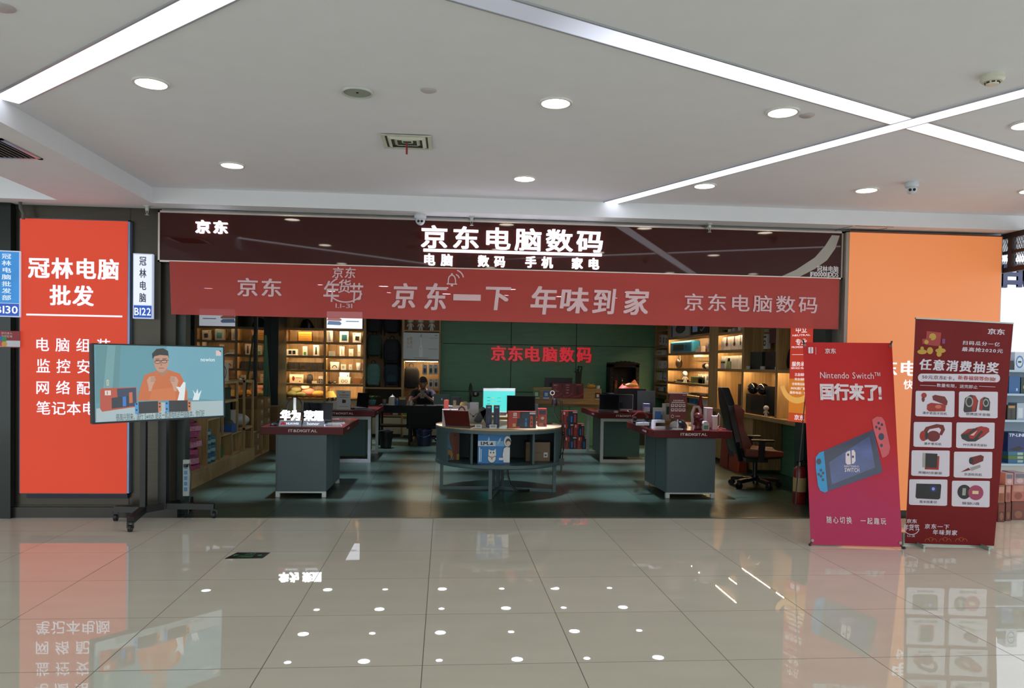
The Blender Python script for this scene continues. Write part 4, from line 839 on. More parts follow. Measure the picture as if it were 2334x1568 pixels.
# ---------------------------------------------------------------- rear shelf wall: four bays
YS, YBk = 8.4, 8.88; TH_ = .035
bays = [(-3.44, -2.61), (-2.61, -1.81), (-1.81, -1.02), (-1.02, -.25)]
M_white_led = M_led
shz = [2.22, 1.94, 1.655, 1.37, 1.08, .785]
def led(par, x0, x1, y, z): MB().box((x0, y, z), (x1, y+.006, z+.004), M_led).b('light_strip', par)
for bi, (x0, x1) in enumerate(bays):
    w = x1-x0; cx = (x0+x1)/2
    o = E('shelf_bay', ['wooden shelf bay at the far left of the rear wall, with a gold plaque', 'wooden shelf bay with a glowing pillow picture at its top', 'wooden bay with backpacks hanging on a pegboard', 'wooden bay with a white toothbrush poster above a pegboard'][bi], 'shelf', (cx, YS, 0))
    for s_ in (-1, 1): MB().box((s_*w/2, 0, 0), (s_*(w/2-.025), YBk-YS, 2.75), M_wood).b('side_panel', o)
    MB().box((-w/2+.025, YBk-YS-.02, .05), (w/2-.025, YBk-YS, 2.75), M_wood).b('back_panel', o)
    MB().box((-w/2+.025, 0, 2.72), (w/2-.025, YBk-YS-.02, 2.75), M_woodh).b('shelf', o)
    if bi < 2:
        for z in shz:
            sf_ = MB().box((-w/2+.025, 0, z-.03), (w/2-.025, YBk-YS-.02, z), M_woodh).box((-w/2+.025, 0, z-.046), (w/2-.025, .014, z-.03), M_woodh).b('shelf', o); led(sf_, -w/2+.05, w/2-.05, .03, z-.036)
        MB().box((-w/2+.025, .02, .05), (-.004, .04, .75), C('#c9bd9a', .5)).b('door', o); MB().box((.004, .02, .05), (w/2-.025, .04, .75), C('#c9bd9a', .5)).b('door', o)
    elif bi == 2:
        MB().box((-w/2+.025, YBk-YS-.045, 1.03), (w/2-.025, YBk-YS-.02, 2.72), C('#8d744e', .7, n=.35, sc=90)).b('pegboard', o)
        MB().box((-w/2+.025, 0, .99), (w/2-.025, YBk-YS-.02, 1.025), M_woodh).b('shelf', o)
        MB().box((-w/2+.025, YBk-YS-.06, .5), (w/2-.025, YBk-YS-.02, .99), C('#4a3d2a', .7)).b('dark_recess', o)
        MB().box((-w/2+.025, 0, .42), (w/2-.025, YBk-YS-.06, .45), M_woodh).b('shelf', o)
        for a, b in ((-w/2+.025, -.004), (.004, w/2-.025)): MB().box((a, .0, .06), (b, .02, .4), C('#cdbf98', .5)).b('door', o)
    else:
        for z in (2.22, 1.61): MB().box((-w/2+.025, 0, z-.03), (w/2-.025, YBk-YS-.02, z), M_woodh).b('shelf', o)
        led(o, -w/2+.05, w/2-.05, .1, 1.57)
        MB().box((-w/2+.025, YBk-YS-.05, .95), (w/2-.025, YBk-YS-.02, 1.58), C('#8d744e', .7, n=.35, sc=90)).b('pegboard', o)
        MB().box((-w/2+.025, -.25, .42), (w/2-.025, YBk-YS-.02, .46), M_woodh).b('bench_seat', o)
        for a, b in ((-w/2+.025, -.004), (.004, w/2-.025)): MB().box((a, -.23, .06), (b, -.21, .4), C('#cdbf98', .5)).b('door', o)
    MB().box((-w/2, .03, 0), (w/2, .06, .05), M_black).b('plinth', o)
# ---------------------------------------------------------------- right wall: units along the wall, fronts facing left
XR, XB = 4.4, 4.86
def runit(label, y0, y1, boards, ledz, low=1.53, full=False):
    d = y1-y0; o = E('shelf_bay', label, 'shelf', (XR, y0, 0)); D_ = XB-XR
    z0 = 0.87 if full else low-.03
    for a in (0, d-.03): MB().box((0, a, .87), (D_, a+.03, 2.7), M_wood).b('side_panel', o)
    MB().box((D_-.02, .03, .87), (D_, d-.03, 2.7), M_wood).b('back_panel', o)
    bd_ = {z: MB().box((0, .03, z-.03), (D_-.02, d-.03, z), M_woody).box((0, .03, z-.044), (.014, d-.03, z-.03), M_woody).b('shelf', o) for z in boards}
    for z in ledz: MB().box((.03, .08, z-.037), (.036, d-.08, z-.033), M_led).b('light_strip', bd_.get(z, o))
    return o
runit('narrow wooden shelf bay beside the green rear wall, right side', 7.83, 8.86, [2.33, 1.98, 1.79, 1.5, 1.21, 1.0], [])
runit('wooden wall bay with a blue stereo and a scooped inner shelf, right side', 5.25, 7.8, [2.14, 1.82, 1.52, 1.25, 1.02], [2.14, 1.82, 1.52, 1.25])
runit('wooden wall bay with white headphone boxes, right side', 3.73, 4.85, [2.12, 1.83, 1.53], [2.12, 1.83, 1.53])
runit('wooden wall bay with dark laptops on its shelf and packages above, right side', 2.5, 3.71, [1.53], [1.53])
runit('wooden wall bay nearest to the entrance, right side', 1.32, 2.48, [1.53], [1.53])
MB().box((4.4, 4.87, .87), (4.85, 5.23, 2.7), M_wood).top('filler_panel', 'plain vertical wood panel between the blue stereo bay and the headphone bay', 'panel')
o = E('wall_worktop', 'long wooden worktop along the right wall with cupboards underneath', 'worktop', (4.35, 1.35, 0))
MB().box((0, 0, .815), (.51, 6.45, .87), M_woody).b('top', o)
for a, b in ((.1, .5), (1.95, 2.35), (3.2, 3.55), (3.75, 6.4)): cpb = MB().box((.06, a, .05), (.5, b, .815), M_wood).b('cupboard', o); MB().cyl((.045, b-.06, .73), (.06, b-.06, .73), .012, m=M_alu).b('lock', cpb)
# ---------------------------------------------------------------- reception counter
o = E('reception_counter', 'reception counter with wooden upper band and dark green front at the rear wall', 'counter', (2.2, 6.9, 0))
MB().box((-.65, 0, .8), (.66, .05, 1.1), M_woodh).box((-.65, .05, 1.06), (.66, .35, 1.1), M_woodh).b('upper_band', o)
MB().box((-.62, .06, 0), (.64, .62, .76), M_green).box((-.64, .04, .76), (.65, .65, .8), M_woodh).b('body', o)
MB().box((.05, .055, .02), (.06, .06, .78), M_black).b('panel_gap', o)
# ---------------------------------------------------------------- black office desk with a person behind it
o = E('office_desk', 'black office desk where the person sits, cluttered with small things', 'desk', (-.78, 6.8, 0)); Kd = C('#08090a', .5, n=.1, spec=.2)
MB().box((-.58, 0, .70), (.6, .62, .74), Kd).b('top', o); MB().box((-.58, .02, .6), (.6, .05, .70), Kd).b('apron', o)
MB().box((-.06, .1, .3), (.6, .58, .6), C('#090a0b', .5, spec=.2)).b('drawer_box', o)
MB().box((-.58, .05, .33), (.6, .5, .36), Kd).b('lower_shelf', o)
for x in (-.58, -.02, .56):
    for y in (0, .58): MB().box((x, y, 0), (x+.04, y+.04, .70), Kd).b('leg', o)
# ---------------------------------------------------------------- stepped wooden display along the left wall
XF = -3.06; Mo = woodmat('ash_light', '#a58a5c', '#c2a877', (24, 3, 3)); Mou = woodmat('ash_upright', '#a08457', '#bda06e', (24, 24, 2))
o = E('stepped_display', 'stepped light wood display with open boxes along the left wall', 'display stand', (-3.28, 1.6, 0))
MB().box((XF-.43, 1.55, 0), (XF, 4.62, .18), Mo).b('plinth', o, world=True)
def openbox(y0, y1, z0, z1, t=.02):
    m = MB(); a, b = XF-.42, XF-.03
    m.box((a, y0, z0), (b, y0+t, z1), Mou).box((a, y1-t, z0), (b, y1, z1), Mou).box((a, y0+t, z1-t), (b, y1-t, z1), Mo).box((a, y0+t, z0), (b, y1-t, z0+t), Mo).box((a, y0+t, z0+t), (a+t, y1-t, z1-t), Mou)
    m.b('open_box', o, world=True)
openbox(1.6, 2.35, .18, .98); openbox(2.37, 2.9, .18, .78); openbox(2.92, 3.45, .18, .52); openbox(3.47, 3.98, .18, .5)
o2 = E('stepped_display', 'light wood low boxes beyond the stepped display, with cartons on top', 'display stand', (-3.28, 4.7, 0)); ob = o; o = o2
openbox(4.66, 5.2, 0, .42); openbox(5.22, 5.7, 0, .42)
o3 = E('open_rack', 'tall open wooden rack frame with a red box and a lamp on top, left wall', 'rack', (-3.28, 2.9, .5))
m = MB()
for y in (3.0, 3.72):
    for x in (XF-.4, XF-.05): m.box((x, y, .52), (x+.03, y+.03, 1.24), Mou)
m.b('posts', o3, world=True)
for z in (1.21, .95): MB().box((XF-.4, 3.0, z), (XF-.02, 3.75, z+.03), Mo).b('shelf', o3, world=True)
o4 = E('open_rack', 'open wooden rack frame standing in front of the carton stack, left wall', 'rack', (-3.28, 4.1, .18)); m = MB()
for y in (4.05, 4.55):
    for x in (XF-.4, XF-.04): m.box((x, y, .18), (x+.03, y+.03, 1.24), Mou)
m.b('posts', o4, world=True); MB().box((XF-.4, 4.05, 1.21), (XF-.01, 4.58, 1.24), Mo).box((XF-.4, 4.05, .5), (XF-.01, 4.58, .53), Mo).b('shelf', o4, world=True)

# red letters on the green rear wall
o = E('wall_sign', 'red shop name characters mounted on the green rear wall', 'wall sign', (1.9, 8.86, 1.62)); fg = Fr((0, 8.885, 0), (1, 0, 0), (0, 0, 1)); Mr = C('#e0313f', .3, e=.42, n=.15, sc=4)
for k, ch in enumerate('京东电脑数码'): draw(MB(), fg, [('t', ch, 1119+k*39, 788+k*.9, 1153+k*39, 822+k*.9, Mr, .03)], thick=.03).b('character', o, world=True)
# ---------------------------------------------------------------- goods: builders
def product(name, label, cat, loc, rz, w, d, h, col, ops=(), grp=None, rough=.45, lean=0., mb=None):
    m = MB(); body = C(col, rough, n=.05) if isinstance(col, str) else col
    if lean: m.M = Matrix.Rotation(lean, 4, 'X')
    m.box((-w/2, -d/2, 0), (w/2, d/2, h), body)
    fr = Fr((-w/2, -d/2-.0003, 0), (w, 0, 0), (0, 0, h))
    oo = []
    for op in ops:
        op = list(op); op = [C(x, .45, n=.04) if isinstance(x, str) and x.startswith('#') else x for x in op]; oo.append(tuple(op))
    draw(m, fr, oo, px=False, d0=.0004)
    return m.top(name, label, cat, loc, rz, grp)
def sh(name, label, cat, px, Y, dep, col, ops=(), z=None, grp=None, rz=0., lean=0.):
    """something standing on a shelf or table that faces the hall; px = its extent in the photo, Y = depth of its front"""
    x0, z0, x1, z1 = bx(*px, Y); zb = z0 if z is None else z
    return product(name, label, cat, ((x0+x1)/2, Y+dep/2, zb), rz, x1-x0, dep, max(.01, z1-z0), col, ops, grp, lean=lean)
def rw(name, label, cat, px, dep, col, ops=(), z=None, X=4.45, grp=None):
    """the same on the right wall, facing left"""
    x0, y0, x1, y1 = px; xc, yc = (x0+x1)/2, (y0+y1)/2
    a, b = min(8.84, at(x0, yc, X=X).y), at(x1, yc, X=X).y; z0, z1 = at(xc, y1, X=X).z, at(xc, y0, X=X).z
    return product(name, label, cat, (X+dep/2, (a+b)/2, z0 if z is None else z), -pi/2, abs(a-b), dep, max(.01, z1-z0), col, ops, grp)
WB = '#d3cdbd'
YF = 8.52
# ---------------------------------------------------------------- rear shelf bay 1
z = shz
m = MB(); m.grid(lambda u, v: (.145*(1-.55*v**1.5)*cos(2*pi*u)*(1+.08*sin(6*pi*u+5*v)), .1*(1-.5*v)*sin(2*pi*u), .17*v+.01*sin(14*u)), 24, 8, C('#15130f', .25, n=.3, sc=14), closed_u=True)
m.ball((0, 0, .165), (.05, .04, .035), C('#15130f', .25), n=10, k=6)
m.top('plastic_bag', 'crumpled black plastic bag on the top shelf of the far left bay', 'bag', (-3.02, 8.6, z[0]))
x0, z0, x1, z1 = bx(678, 751, 713, 775, YF); o = E('plaque', 'gold plaque in a dark frame on the far left bay, second shelf', 'plaque', ((x0+x1)/2, YF, z[1])); w = x1-x0; h = z1-z0
MB().box((-w/2, 0, 0), (w/2, .02, h), C('#3b2412', .4)).b('frame', o)
m = MB(); draw(m, Fr((-w/2, -.0005, 0), (w, 0, 0), (0, 0, h)), [('r', .06, .08, .94, .93, C('#d39a3e', .3, .3)), ('t', '优秀经销商', .2, .66, .8, .76, C('#7a4a18', .4)), ('r', .15, .45, .85, .52, C('#a8722a', .4)), ('r', .3, .25, .7, .3, C('#a8722a', .4))], px=False); m.b('plate', o)
sh('boxed_speaker', 'white box printed with two black speakers, far left bay, third shelf', 'box', (653, 794, 678, 808), YF, .12, WB, [('r', .18, .2, .46, .8, '#17181a'), ('r', .54, .2, .82, .8, '#17181a')], z=z[2])
sh('boxed_bottle', 'slim white box with a green bottle picture, third shelf of the far left bay', 'box', (690, 787, 700, 808), YF, .08, WB, [('r', .25, .05, .75, .4, '#2e8a4a'), ('r', .2, .55, .8, .9, '#b9b2a0')], z=z[2])
sh('boxed_bottle', 'white box with a black thermos picture, third shelf of the far left bay', 'box', (714, 783, 727, 807), YF, .08, WB, [('p', [(.32, .12), (.68, .12), (.6, .85), (.4, .85)], '#17191c')], z=z[2])
for k in range(6): sh('black_carton', '%s of six black cartons on the fourth shelf of the far left bay' % ('leftmost', 'second', 'third', 'fourth', 'fifth', 'rightmost')[k], 'box', (656+k*13.4, 826, 668.6+k*13.4, 842), YF, .15, '#1b1a15', [('r', .1, .1, .9, .2, '#2c2a22')], z=z[3], grp='black cartons on the fourth shelf')
sh('boxed_gadget', 'wide cream box with a red round picture, fifth shelf of the far left bay', 'box', (660, 855, 691, 875), YF, .12, '#c9b898', [('e', .28, .55, .1, .28, '#7a2c22'), ('r', .45, .6, .9, .66, '#5a4a3a'), ('e', .75, .22, .04, .07, '#2a2522')], z=z[4])
o = E('smart_speaker', 'black rounded cylinder speaker on the fifth shelf of the far left bay', 'speaker', (at(706, 862, Y=8.56).x, 8.58, z[4]))
MB().lathe([(0, 0), (.055, 0), (.062, .02), (.064, .12), (.055, .17), (.03, .185), (0, .187)], C('#15171a', .6, n=.2, sc=60)).b('body', o); MB().lathe([(0, .187), (.03, .186), (.03, .19), (0, .191)], M_blackgloss).b('top_panel', o)
sh('boxed_watch', 'small grey and black boxed watch, fifth shelf of the far left bay', 'box', (726, 858, 736, 875), YF, .08, '#a3a094', [('r', .1, .05, .9, .62, '#17181a'), ('o', .5, .34, .22, .2, .07, '#c4c4c0')], z=z[4])
sh('price_card', 'tiny white price stand on the fifth shelf of the far left bay', 'price tag', (711, 869, 721, 875), YF, .04, '#c9bfa6', z=z[4])
def plush(label, loc, blobs, cols, name='plush_toy'):
    o = E(name, label, 'plush toy', loc)
    for (c, r, k) in blobs: MB().ball(c, r, C(cols[k], .95, n=.15, sc=25), n=14, k=9).b('plush_body' if k == 0 else 'plush_head', o)
    return o
plush('pair of rolled green plush cushions on the sixth shelf of the far left bay', (-3.2, 8.6, z[5]), [((-.09, 0, .07), (.13, .1, .07), 0), ((.1, -.05, .06), (.12, .09, .06), 0), ((-.02, .03, .15), (.12, .09, .07), 1)], ['#5f6038', '#6d6a42'])
plush('pink plush toy between the green and yellow cushions, far left bay', (-2.97, 8.6, z[5]), [((0, 0, .1), (.15, .1, .1), 0), ((-.06, -.02, .22), (.085, .07, .075), 1)], ['#b5705a', '#c79077'])
plush('mustard yellow cushion on the sixth shelf of the far left bay', (-2.76, 8.58, z[5]), [((0, 0, .075), (.15, .11, .075), 0), ((.03, -.05, .05), (.1, .06, .04), 1)], ['#a8823a', '#8f6e35'], name='cushion')
# ---------------------------------------------------------------- rear shelf bay 2
x0, z0, x1, z1 = bx(742, 712, 827, 746, 8.46); o = E('lightbox_picture', 'glowing white picture of folded pillows at the top of the second bay', 'lightbox', ((x0+x1)/2, 8.44, z[0])); w, h = x1-x0, .36
MB().box((-w/2, .001, 0), (w/2, .04, h), M_alu).b('case', o); m = MB()
draw(m, Fr((-w/2, .0006, 0), (w, 0, 0), (0, 0, h)), [('r', .01, .02, .99, .98, C('#e6eaf6', .4, e=1.3, n=0)), ('p', [(.05, .22), (.4, .2), (.44, .3), (.38, .42), (.08, .44)], C('#7f9cc4', .4, e=.6, n=0)), ('p', [(.04, .46), (.42, .44), (.44, .54), (.36, .62), (.07, .62)], C('#c48a80', .4, e=.6, n=0)), ('r', .55, .4, .9, .46, C('#9fb0cc', .4, e=.6, n=0))], px=False); m.b('picture', o)
sh('boxed_gadget', 'tall white box with a blue wave, second bay, left end of second shelf', 'box', (745, 750, 758, 777), YF, .1, WB, [('p', [(.3, .1), (.7, .1), (.5, .9), (.2, .9)], '#6f7f96')], z=z[1])
sh('boxed_hard_drive', 'white box with a teal device picture, second shelf of the second bay', 'box', (774, 752, 794, 777), YF, .1, WB, [('r', .25, .15, .85, .7, '#1f5560'), ('r', .3, .78, .9, .88, '#4d8fa0')], z=z[1])
sh('boxed_speaker', 'white box with a black cube picture, second bay, right end of second shelf', 'box', (804, 756, 823, 778), YF, .1, WB, [('p', [(.3, .25), (.75, .2), (.8, .65), (.32, .68)], '#131517'), ('e', .2, .88, .07, .06, '#b03a3a')], z=z[1])
for px, c, t in (((749, 797, 763, 808), '#a7a795', 'low grey box'), ((774, 788, 784, 810), WB, 'upright white box with a dark stick picture'), ((795, 793, 805, 810), WB, 'plain white box'), ((815, 783, 822, 810), '#d5d2c6', 'tall slim white box')):
    sh('boxed_accessory', t+' on the third shelf of the second bay', 'box', px, YF, .08, c, [('r', .45, .15, .58, .85, '#4b4d4c')] if 'stick' in t else [('r', .3, .3, .7, .36, '#8d8d84')], z=z[2])
for px, t, ops in (((753, 824, 772, 842), 'square white box with a dark arch picture', [('o', .5, .25, .3, .35, .1, '#2b2a28', 0, pi)]), ((777, 827, 788, 840), 'small white box with a grey print', [('r', .2, .25, .75, .75, '#8f9089')]), ((795, 828, 802, 841), 'tiny white box', [('r', .3, .3, .7, .6, '#9c9c94')])):
    sh('boxed_accessory', t+' on the fourth shelf of the second bay', 'box', px, YF, .08, WB, ops, z=z[3])
o = E('potted_plant', 'white pot with long arching leaves, fourth shelf of the second bay', 'plant', (at(818, 833, Y=8.5).x, 8.55, z[3]))
MB().lathe([(0, 0), (.05, 0), (.06, .1), (.062, .155), (.05, .155), (.045, .14), (0, .14)], M_white).b('pot', o)
for a, l in ((2.9, .3), (3.4, .22), (.4, .1), (2.2, .16)):
    MB().grid(lambda u, v, a=a, l=l: (cos(a)*l*v, sin(a)*l*v*.4+.015*(u-.5)*(1-v), .14+.16*sin(v*2.4)+.006*abs(u-.5)), 3, 8, C('#7f9a3c', .5)).b('leaf', o)
sh('boxed_glasses', 'lower white box with a glasses picture, fifth shelf of the second bay', 'box', (772, 860, 798, 876), YF, .12, WB, [('o', .35, .4, .13, .25, .05, '#3a3028'), ('o', .65, .4, .13, .25, .05, '#3a3028')], z=z[4])
sh('boxed_accessory', 'white box lying on the boxed glasses, second bay', 'box', (774, 849.5, 796, 859.5), YF+.01, .1, WB, [('p', [(.75, .1), (.9, .1), (.85, .8)], '#5a4838')], z=z[4]+bx(772, 860, 798, 876, YF)[3]-bx(772, 860, 798, 876, YF)[1])
sh('carton', 'small brown carton at the right end of the fifth shelf, second bay', 'carton', (806, 860, 821, 874), YF, .1, '#6d4c2a', z=z[4])
o = E('sculpted_speaker', 'black and silver rounded gadget on the fifth shelf of the second bay', 'gadget', (at(756, 871, Y=8.5).x, 8.56, z[4])); MB().ball((-.04, 0, .03), (.05, .05, .03), M_blackgloss).b('body', o); MB().ball((.05, 0, .028), (.045, .045, .028), C('#8c8a80', .2, .8)).b('silver_body', o)
m = MB(); m.grid(lambda u, v: (.14*cos(2*pi*u)*(1-.6*v), .07*sin(2*pi*u)*(1-.6*v), .13*v+.015*sin(12*u+3)), 20, 6, C('#b09b52', .6, n=.2), closed_u=True); m.ball((0, 0, .12), (.06, .03, .02), C('#b09b52', .6), n=10, k=5)
m.top('paper_bag', 'crumpled yellow bag on the sixth shelf of the second bay', 'bag', (at(752, 900, Y=8.5).x, 8.58, z[5]))
# ---------------------------------------------------------------- backpacks
def backpack(label, px, Y, cols, pocket=True, folds=0., handle=True):
    x0, z0, x1, z1 = bx(*px, Y); w, h = x1-x0, z1-z0; cx = (x0+x1)/2
    o = E('backpack', label, 'backpack', (cx, Y+.12, z0)); mt = C(cols[0], .8, n=.2, sc=14, bump=.3)
    def prof(v): return min(1, .82+.5*v) * (1-.35*max(0, (v-.68)/.32)**2) * (1 if v < .995 else .9)
    m = MB(); rings = []
    for i in range(15):
        v = i/14; a = w/2*prof(v)*(.55 if i in (0,) else 1); b = .11*(1-.55*v**2)*(.5 if i in (0, 14) else 1); zz = h*v
        rg = []
        for j in range(24):
            t = 2*pi*j/24; c, s_ = cos(t), sin(t); c = math.copysign(abs(c)**.55, c); s_ = math.copysign(abs(s_)**.75, s_)
            rg.append((a*c, b*s_*(1 + folds*.12*sin(v*26+c*3)), zz+folds*.006*sin(c*5+v*9)))
        rings.append(rg)
    m.smooth = True; m.loft(rings, mt); m.b('body', o)
    if pocket:
        m = MB(); rings = []
        for i in range(8):
            v = i/7; a = w*.4*(1-.12*v)*(.7 if i in (0, 7) else 1); b = .13*(1-.3*v)*(.6 if i in (0, 7) else 1); rg = []
            for j in range(20):
                t = 2*pi*j/20; c, s_ = cos(t), sin(t); rg.append((a*math.copysign(abs(c)**.5, c), b*math.copysign(abs(s_)**.7, s_)-.01, h*(.1+.42*v)))
            rings.append(rg)
        m.smooth = True; m.loft(rings, C(cols[1], .8, n=.2, sc=14)); m.b('front_pocket', o)
    if handle: MB().tube([(-.045, .03, h*.98), (-.04, .04, h+.05), (0, .045, h+.075), (.04, .04, h+.05), (.045, .03, h*.98)], .01, C(cols[1], .8)).b('handle', o)
    for s_ in (-1, 1): MB().tube([(s_*w*.3, .1, h*.85), (s_*w*.4, .13, h*.5), (s_*w*.42, .12, h*.12), (s_*w*.44, .11, -.05)], .011, C(cols[1], .85), n=6).b('strap', o)
    return o
backpack('black backpack at the upper left of the pegboard, top cut off by the banner', (833, 716, 870, 757), 8.5, ['#14171b', '#101216'], False)
backpack('black backpack at the upper right of the pegboard, top cut off by the banner', (872, 714, 912, 759), 8.5, ['#13161a', '#101216'], False)
backpack('smooth dark green backpack hanging below the upper left black one', (834, 763, 870, 812), 8.48, ['#1f3a30', '#14251f'], False)
backpack('mint grey wrinkled backpack at the lower left of the pegboard', (832, 829, 866, 880), 8.46, ['#4f776b', '#1c2a2a'], False, 1.)
backpack('black backpack with a loop handle in the middle right of the pegboard', (872, 773, 912, 830), 8.47, ['#15191c', '#0f1214'], True)
backpack('dark teal backpack with a white tag at the lower right of the pegboard', (874, 829, 910, 878), 8.45, ['#16282f', '#1d3a42'], True)
backpack('plain black backpack on the pegboard behind the seated person', (918, 836, 955, 886), 8.47, ['#101318', '#0d1013'], False)
# bay 4
x0, z0, x1, z1 = bx(918.5, 754, 1001.5, 816, 8.39); o = E('poster', 'white framed poster of an electric toothbrush above the person', 'poster', ((x0+x1)/2, 8.38, 1.61+.001)); w, h = x1-x0, z1-z0
MB().box((-w/2, 0, 0), (w/2, .012, h), C('#20221f', .4)).b('frame', o); m = MB(); fr = Fr((-w/2, -.0005, 0), (w, 0, 0), (0, 0, h)); g = C('#8fa39c', .5); og = C('#c08a5a', .5)
draw(m, fr, [('r', .008, .012, .992, .988, C('#c3ccc4', .4, n=.02)), ('p', [(.445, .1), (.545, .1), (.54, .45), (.51, .55), (.505, .82), (.485, .82), (.48, .55), (.45, .45)], C('#d9dfd9', .3)), ('r', .475, .82, .515, .93, g), ('e', .493, .4, .012, .012, g),
             ('t', '智清洁', .18, .4, .26, .84, og, 0, .1, True), ('t', '新呵护', .11, .4, .17, .8, og, 0, .1, True), ('r', .55, .82, .97, .825, g), ('r', .55, .42, .97, .425, g), ('r', .72, .78, .96, .8, g), ('r', .7, .38, .95, .4, g), ('r', .3, .05, .7, .07, g), ('r', .86, .88, .95, .92, g)], px=False); m.b('print', o)
def figurine(label, loc, s=1., col='#d6d2c4'):
    o = E('toy_figure', label, 'toy figure', loc); w = C(col, .5, n=.03)
    m = MB()
    for k in (-1, 1): m.cyl((k*.02*s, 0, 0), (k*.014*s, 0, .06*s), .016*s, .013*s, w, n=10)
    m.ball((0, 0, .085*s), (.03*s, .024*s, .04*s), w, n=12, k=8); m.b('body', o)
    MB().ball((0, 0, .165*s), (.055*s, .048*s, .05*s), w, n=14, k=9).b('head', o)
    for k in (-1, 1): MB().tube([(k*.024*s, 0, .11*s), (k*.045*s, -.005, .08*s), (k*.05*s, -.01, .06*s)], .009*s, w, n=6).b('arm', o)
    return o
for k, px in enumerate((935, 959, 984)): figurine(('left', 'middle', 'right')[k]+' one of three plain white toy figures above the toothbrush poster', (at(px, 748, Y=8.5).x, 8.52, 2.22), 1.25)
for k, (x0_, y0_, x1_, y1_) in enumerate(((963, 831, 974, 854), (977, 831, 987, 854), (988, 831, 998, 854), (977, 864, 987, 884), (989, 864, 999, 884))):
    o = sh('mouse_blister', ('upper left', 'upper middle', 'upper right', 'lower left', 'lower right')[k]+' white pack with a dark mouse, right of the black backpack', 'package', (x0_, y0_, x1_, y1_), 8.44, .03, '#c9c9bd', [('r', .12, .08, .88, .7, '#9aa39a'), ('e', .5, .4, .28, .24, '#1d2a28'), ('e', .5, .88, .16, .04, '#2a2a26')], grp='mouse packs on the pegboard')
# ---------------------------------------------------------------- the person and the black desk
def skin(name, par, joints, bones, mat, sub=1, root=0):
    bm = bmesh.new(); lay = bm.verts.layers.skin.new(); vs = {}
    for k, (p, r) in joints.items():
        v = bm.verts.new(p); v[lay].radius = (r, r) if not isinstance(r, tuple) else r; vs[k] = v
    for a, b in bones: bm.edges.new((vs[a], vs[b]))
    list(vs.values())[root][lay].use_root = True
    me = bpy.data.meshes.new(name); bm.to_mesh(me); bm.free(); me.materials.append(mat)
    o = bpy.data.objects.new(name, me); COL.objects.link(o); o.parent = par
    s_ = o.modifiers.new('skin', 'SKIN'); s_.use_smooth_shade = True; s2 = o.modifiers.new('sub', 'SUBSURF'); s2.levels = sub; s2.render_levels = sub
    return o
PX_, PY_ = -.56, 7.62
pe = E('person', 'person in a black t-shirt sitting at the black desk and holding a phone', 'person', (PX_, PY_, 0))
J = {'pel': ((0, 0, .52), (.16, .12)), 'wai': ((0, -.03, .68), (.14, .10)), 'che': ((0, -.1, .86), (.165, .11)), 'up': ((0, -.15, .97), (.12, .085)), 'nk': ((0, -.19, 1.035), .052), 'hb': ((0, -.225, 1.085), .06)}
Bn = [('pel', 'wai'), ('wai', 'che'), ('che', 'up'), ('up', 'nk'), ('nk', 'hb')]
for s_, n_ in ((-1, 'l'), (1, 'r')):
    J.update({n_+'sh': ((s_*.185, -.16, .965), .062), n_+'el': ((s_*.245, -.34, .775), .043), n_+'wr': ((s_*.09, -.53, .895), .028), n_+'pm': ((s_*.065, -.56, .935), (.034, .018)), n_+'hp': ((s_*.09, -.03, .5), .095), n_+'kn': ((s_*.13, -.42, .5), .068), n_+'an': ((s_*.13, -.40, .1), .045), n_+'to': ((s_*.14, -.52, .045), .04)})
    Bn += [('up', n_+'sh'), (n_+'sh', n_+'el'), (n_+'el', n_+'wr'), (n_+'wr', n_+'pm'), ('pel', n_+'hp'), (n_+'hp', n_+'kn'), (n_+'kn', n_+'an'), (n_+'an', n_+'to')]
    for f in range(4):
        b = Vector((s_*(.062-.004*f), -.575, .95-.017*f)); k_ = n_+'f%d' % f
        J[k_+'a'] = (b[:], .009); J[k_+'b'] = ((b+Vector((-s_*.028, -.018, .008)))[:], .0085); J[k_+'c'] = ((b+Vector((-s_*(.05-.004*(f % 2)), .002, .012)))[:], .008)
        Bn += [(n_+'pm', k_+'a'), (k_+'a', k_+'b'), (k_+'b', k_+'c')]
    J[n_+'ta'] = ((s_*.045, -.535, .965), .01); J[n_+'tb'] = ((s_*.02, -.53, .982), .009); Bn += [(n_+'pm', n_+'ta'), (n_+'ta', n_+'tb')]
Msk = C('#8a6a57', .55, n=.06)
bodyo = skin('body', pe, J, Bn, Msk, 1)
# head: egg with jaw, nose, ears; bent down towards the phone
hd = Vector((0, -.255, 1.155)); Rh = Matrix.Rotation(radians(24), 4, 'X'); m = MB(); m.M = Matrix.Translation(hd) @ Rh
def headp(u, v):
    t = 2*pi*u; h = -1+2*v; h = sin(pi/2*h); q = sqrt(max(1e-5, 1-h*h)); c, s_ = cos(t), sin(t)
    rx = .077*(1-.22*max(0, -h)**1.2); ry = .097*(1-.12*max(0, -h))
    y = s_*q*ry; x = c*q*rx; zz = h*.118
    if s_ < -.75 and abs(c) < .3 and -.35 < h < .08: y -= .016*(1-abs(c)/.3)*(1-abs(h+.15)/.22 if abs(h+.15) < .22 else 0)
    return (x, y - (.012 if h < -.4 and s_ < 0 else 0), zz)
m.loft([[headp(i/32, j/21) for i in range(32)] for j in range(22)], Msk)
for k in (-1, 1): m.ball((k*.078, .005, -.005), (.012, .02, .03), Msk, n=8, k=6)
m.M = None; m.cyl((0, -.185, 1.02), (0, -.235, 1.1), .05, .052, Msk, n=16)
bpy.context.view_layer.update(); dg = bpy.context.evaluated_depsgraph_get()
m2 = bpy.data.meshes.new_from_object(bodyo.evaluated_get(dg)); bodyo.modifiers.clear()
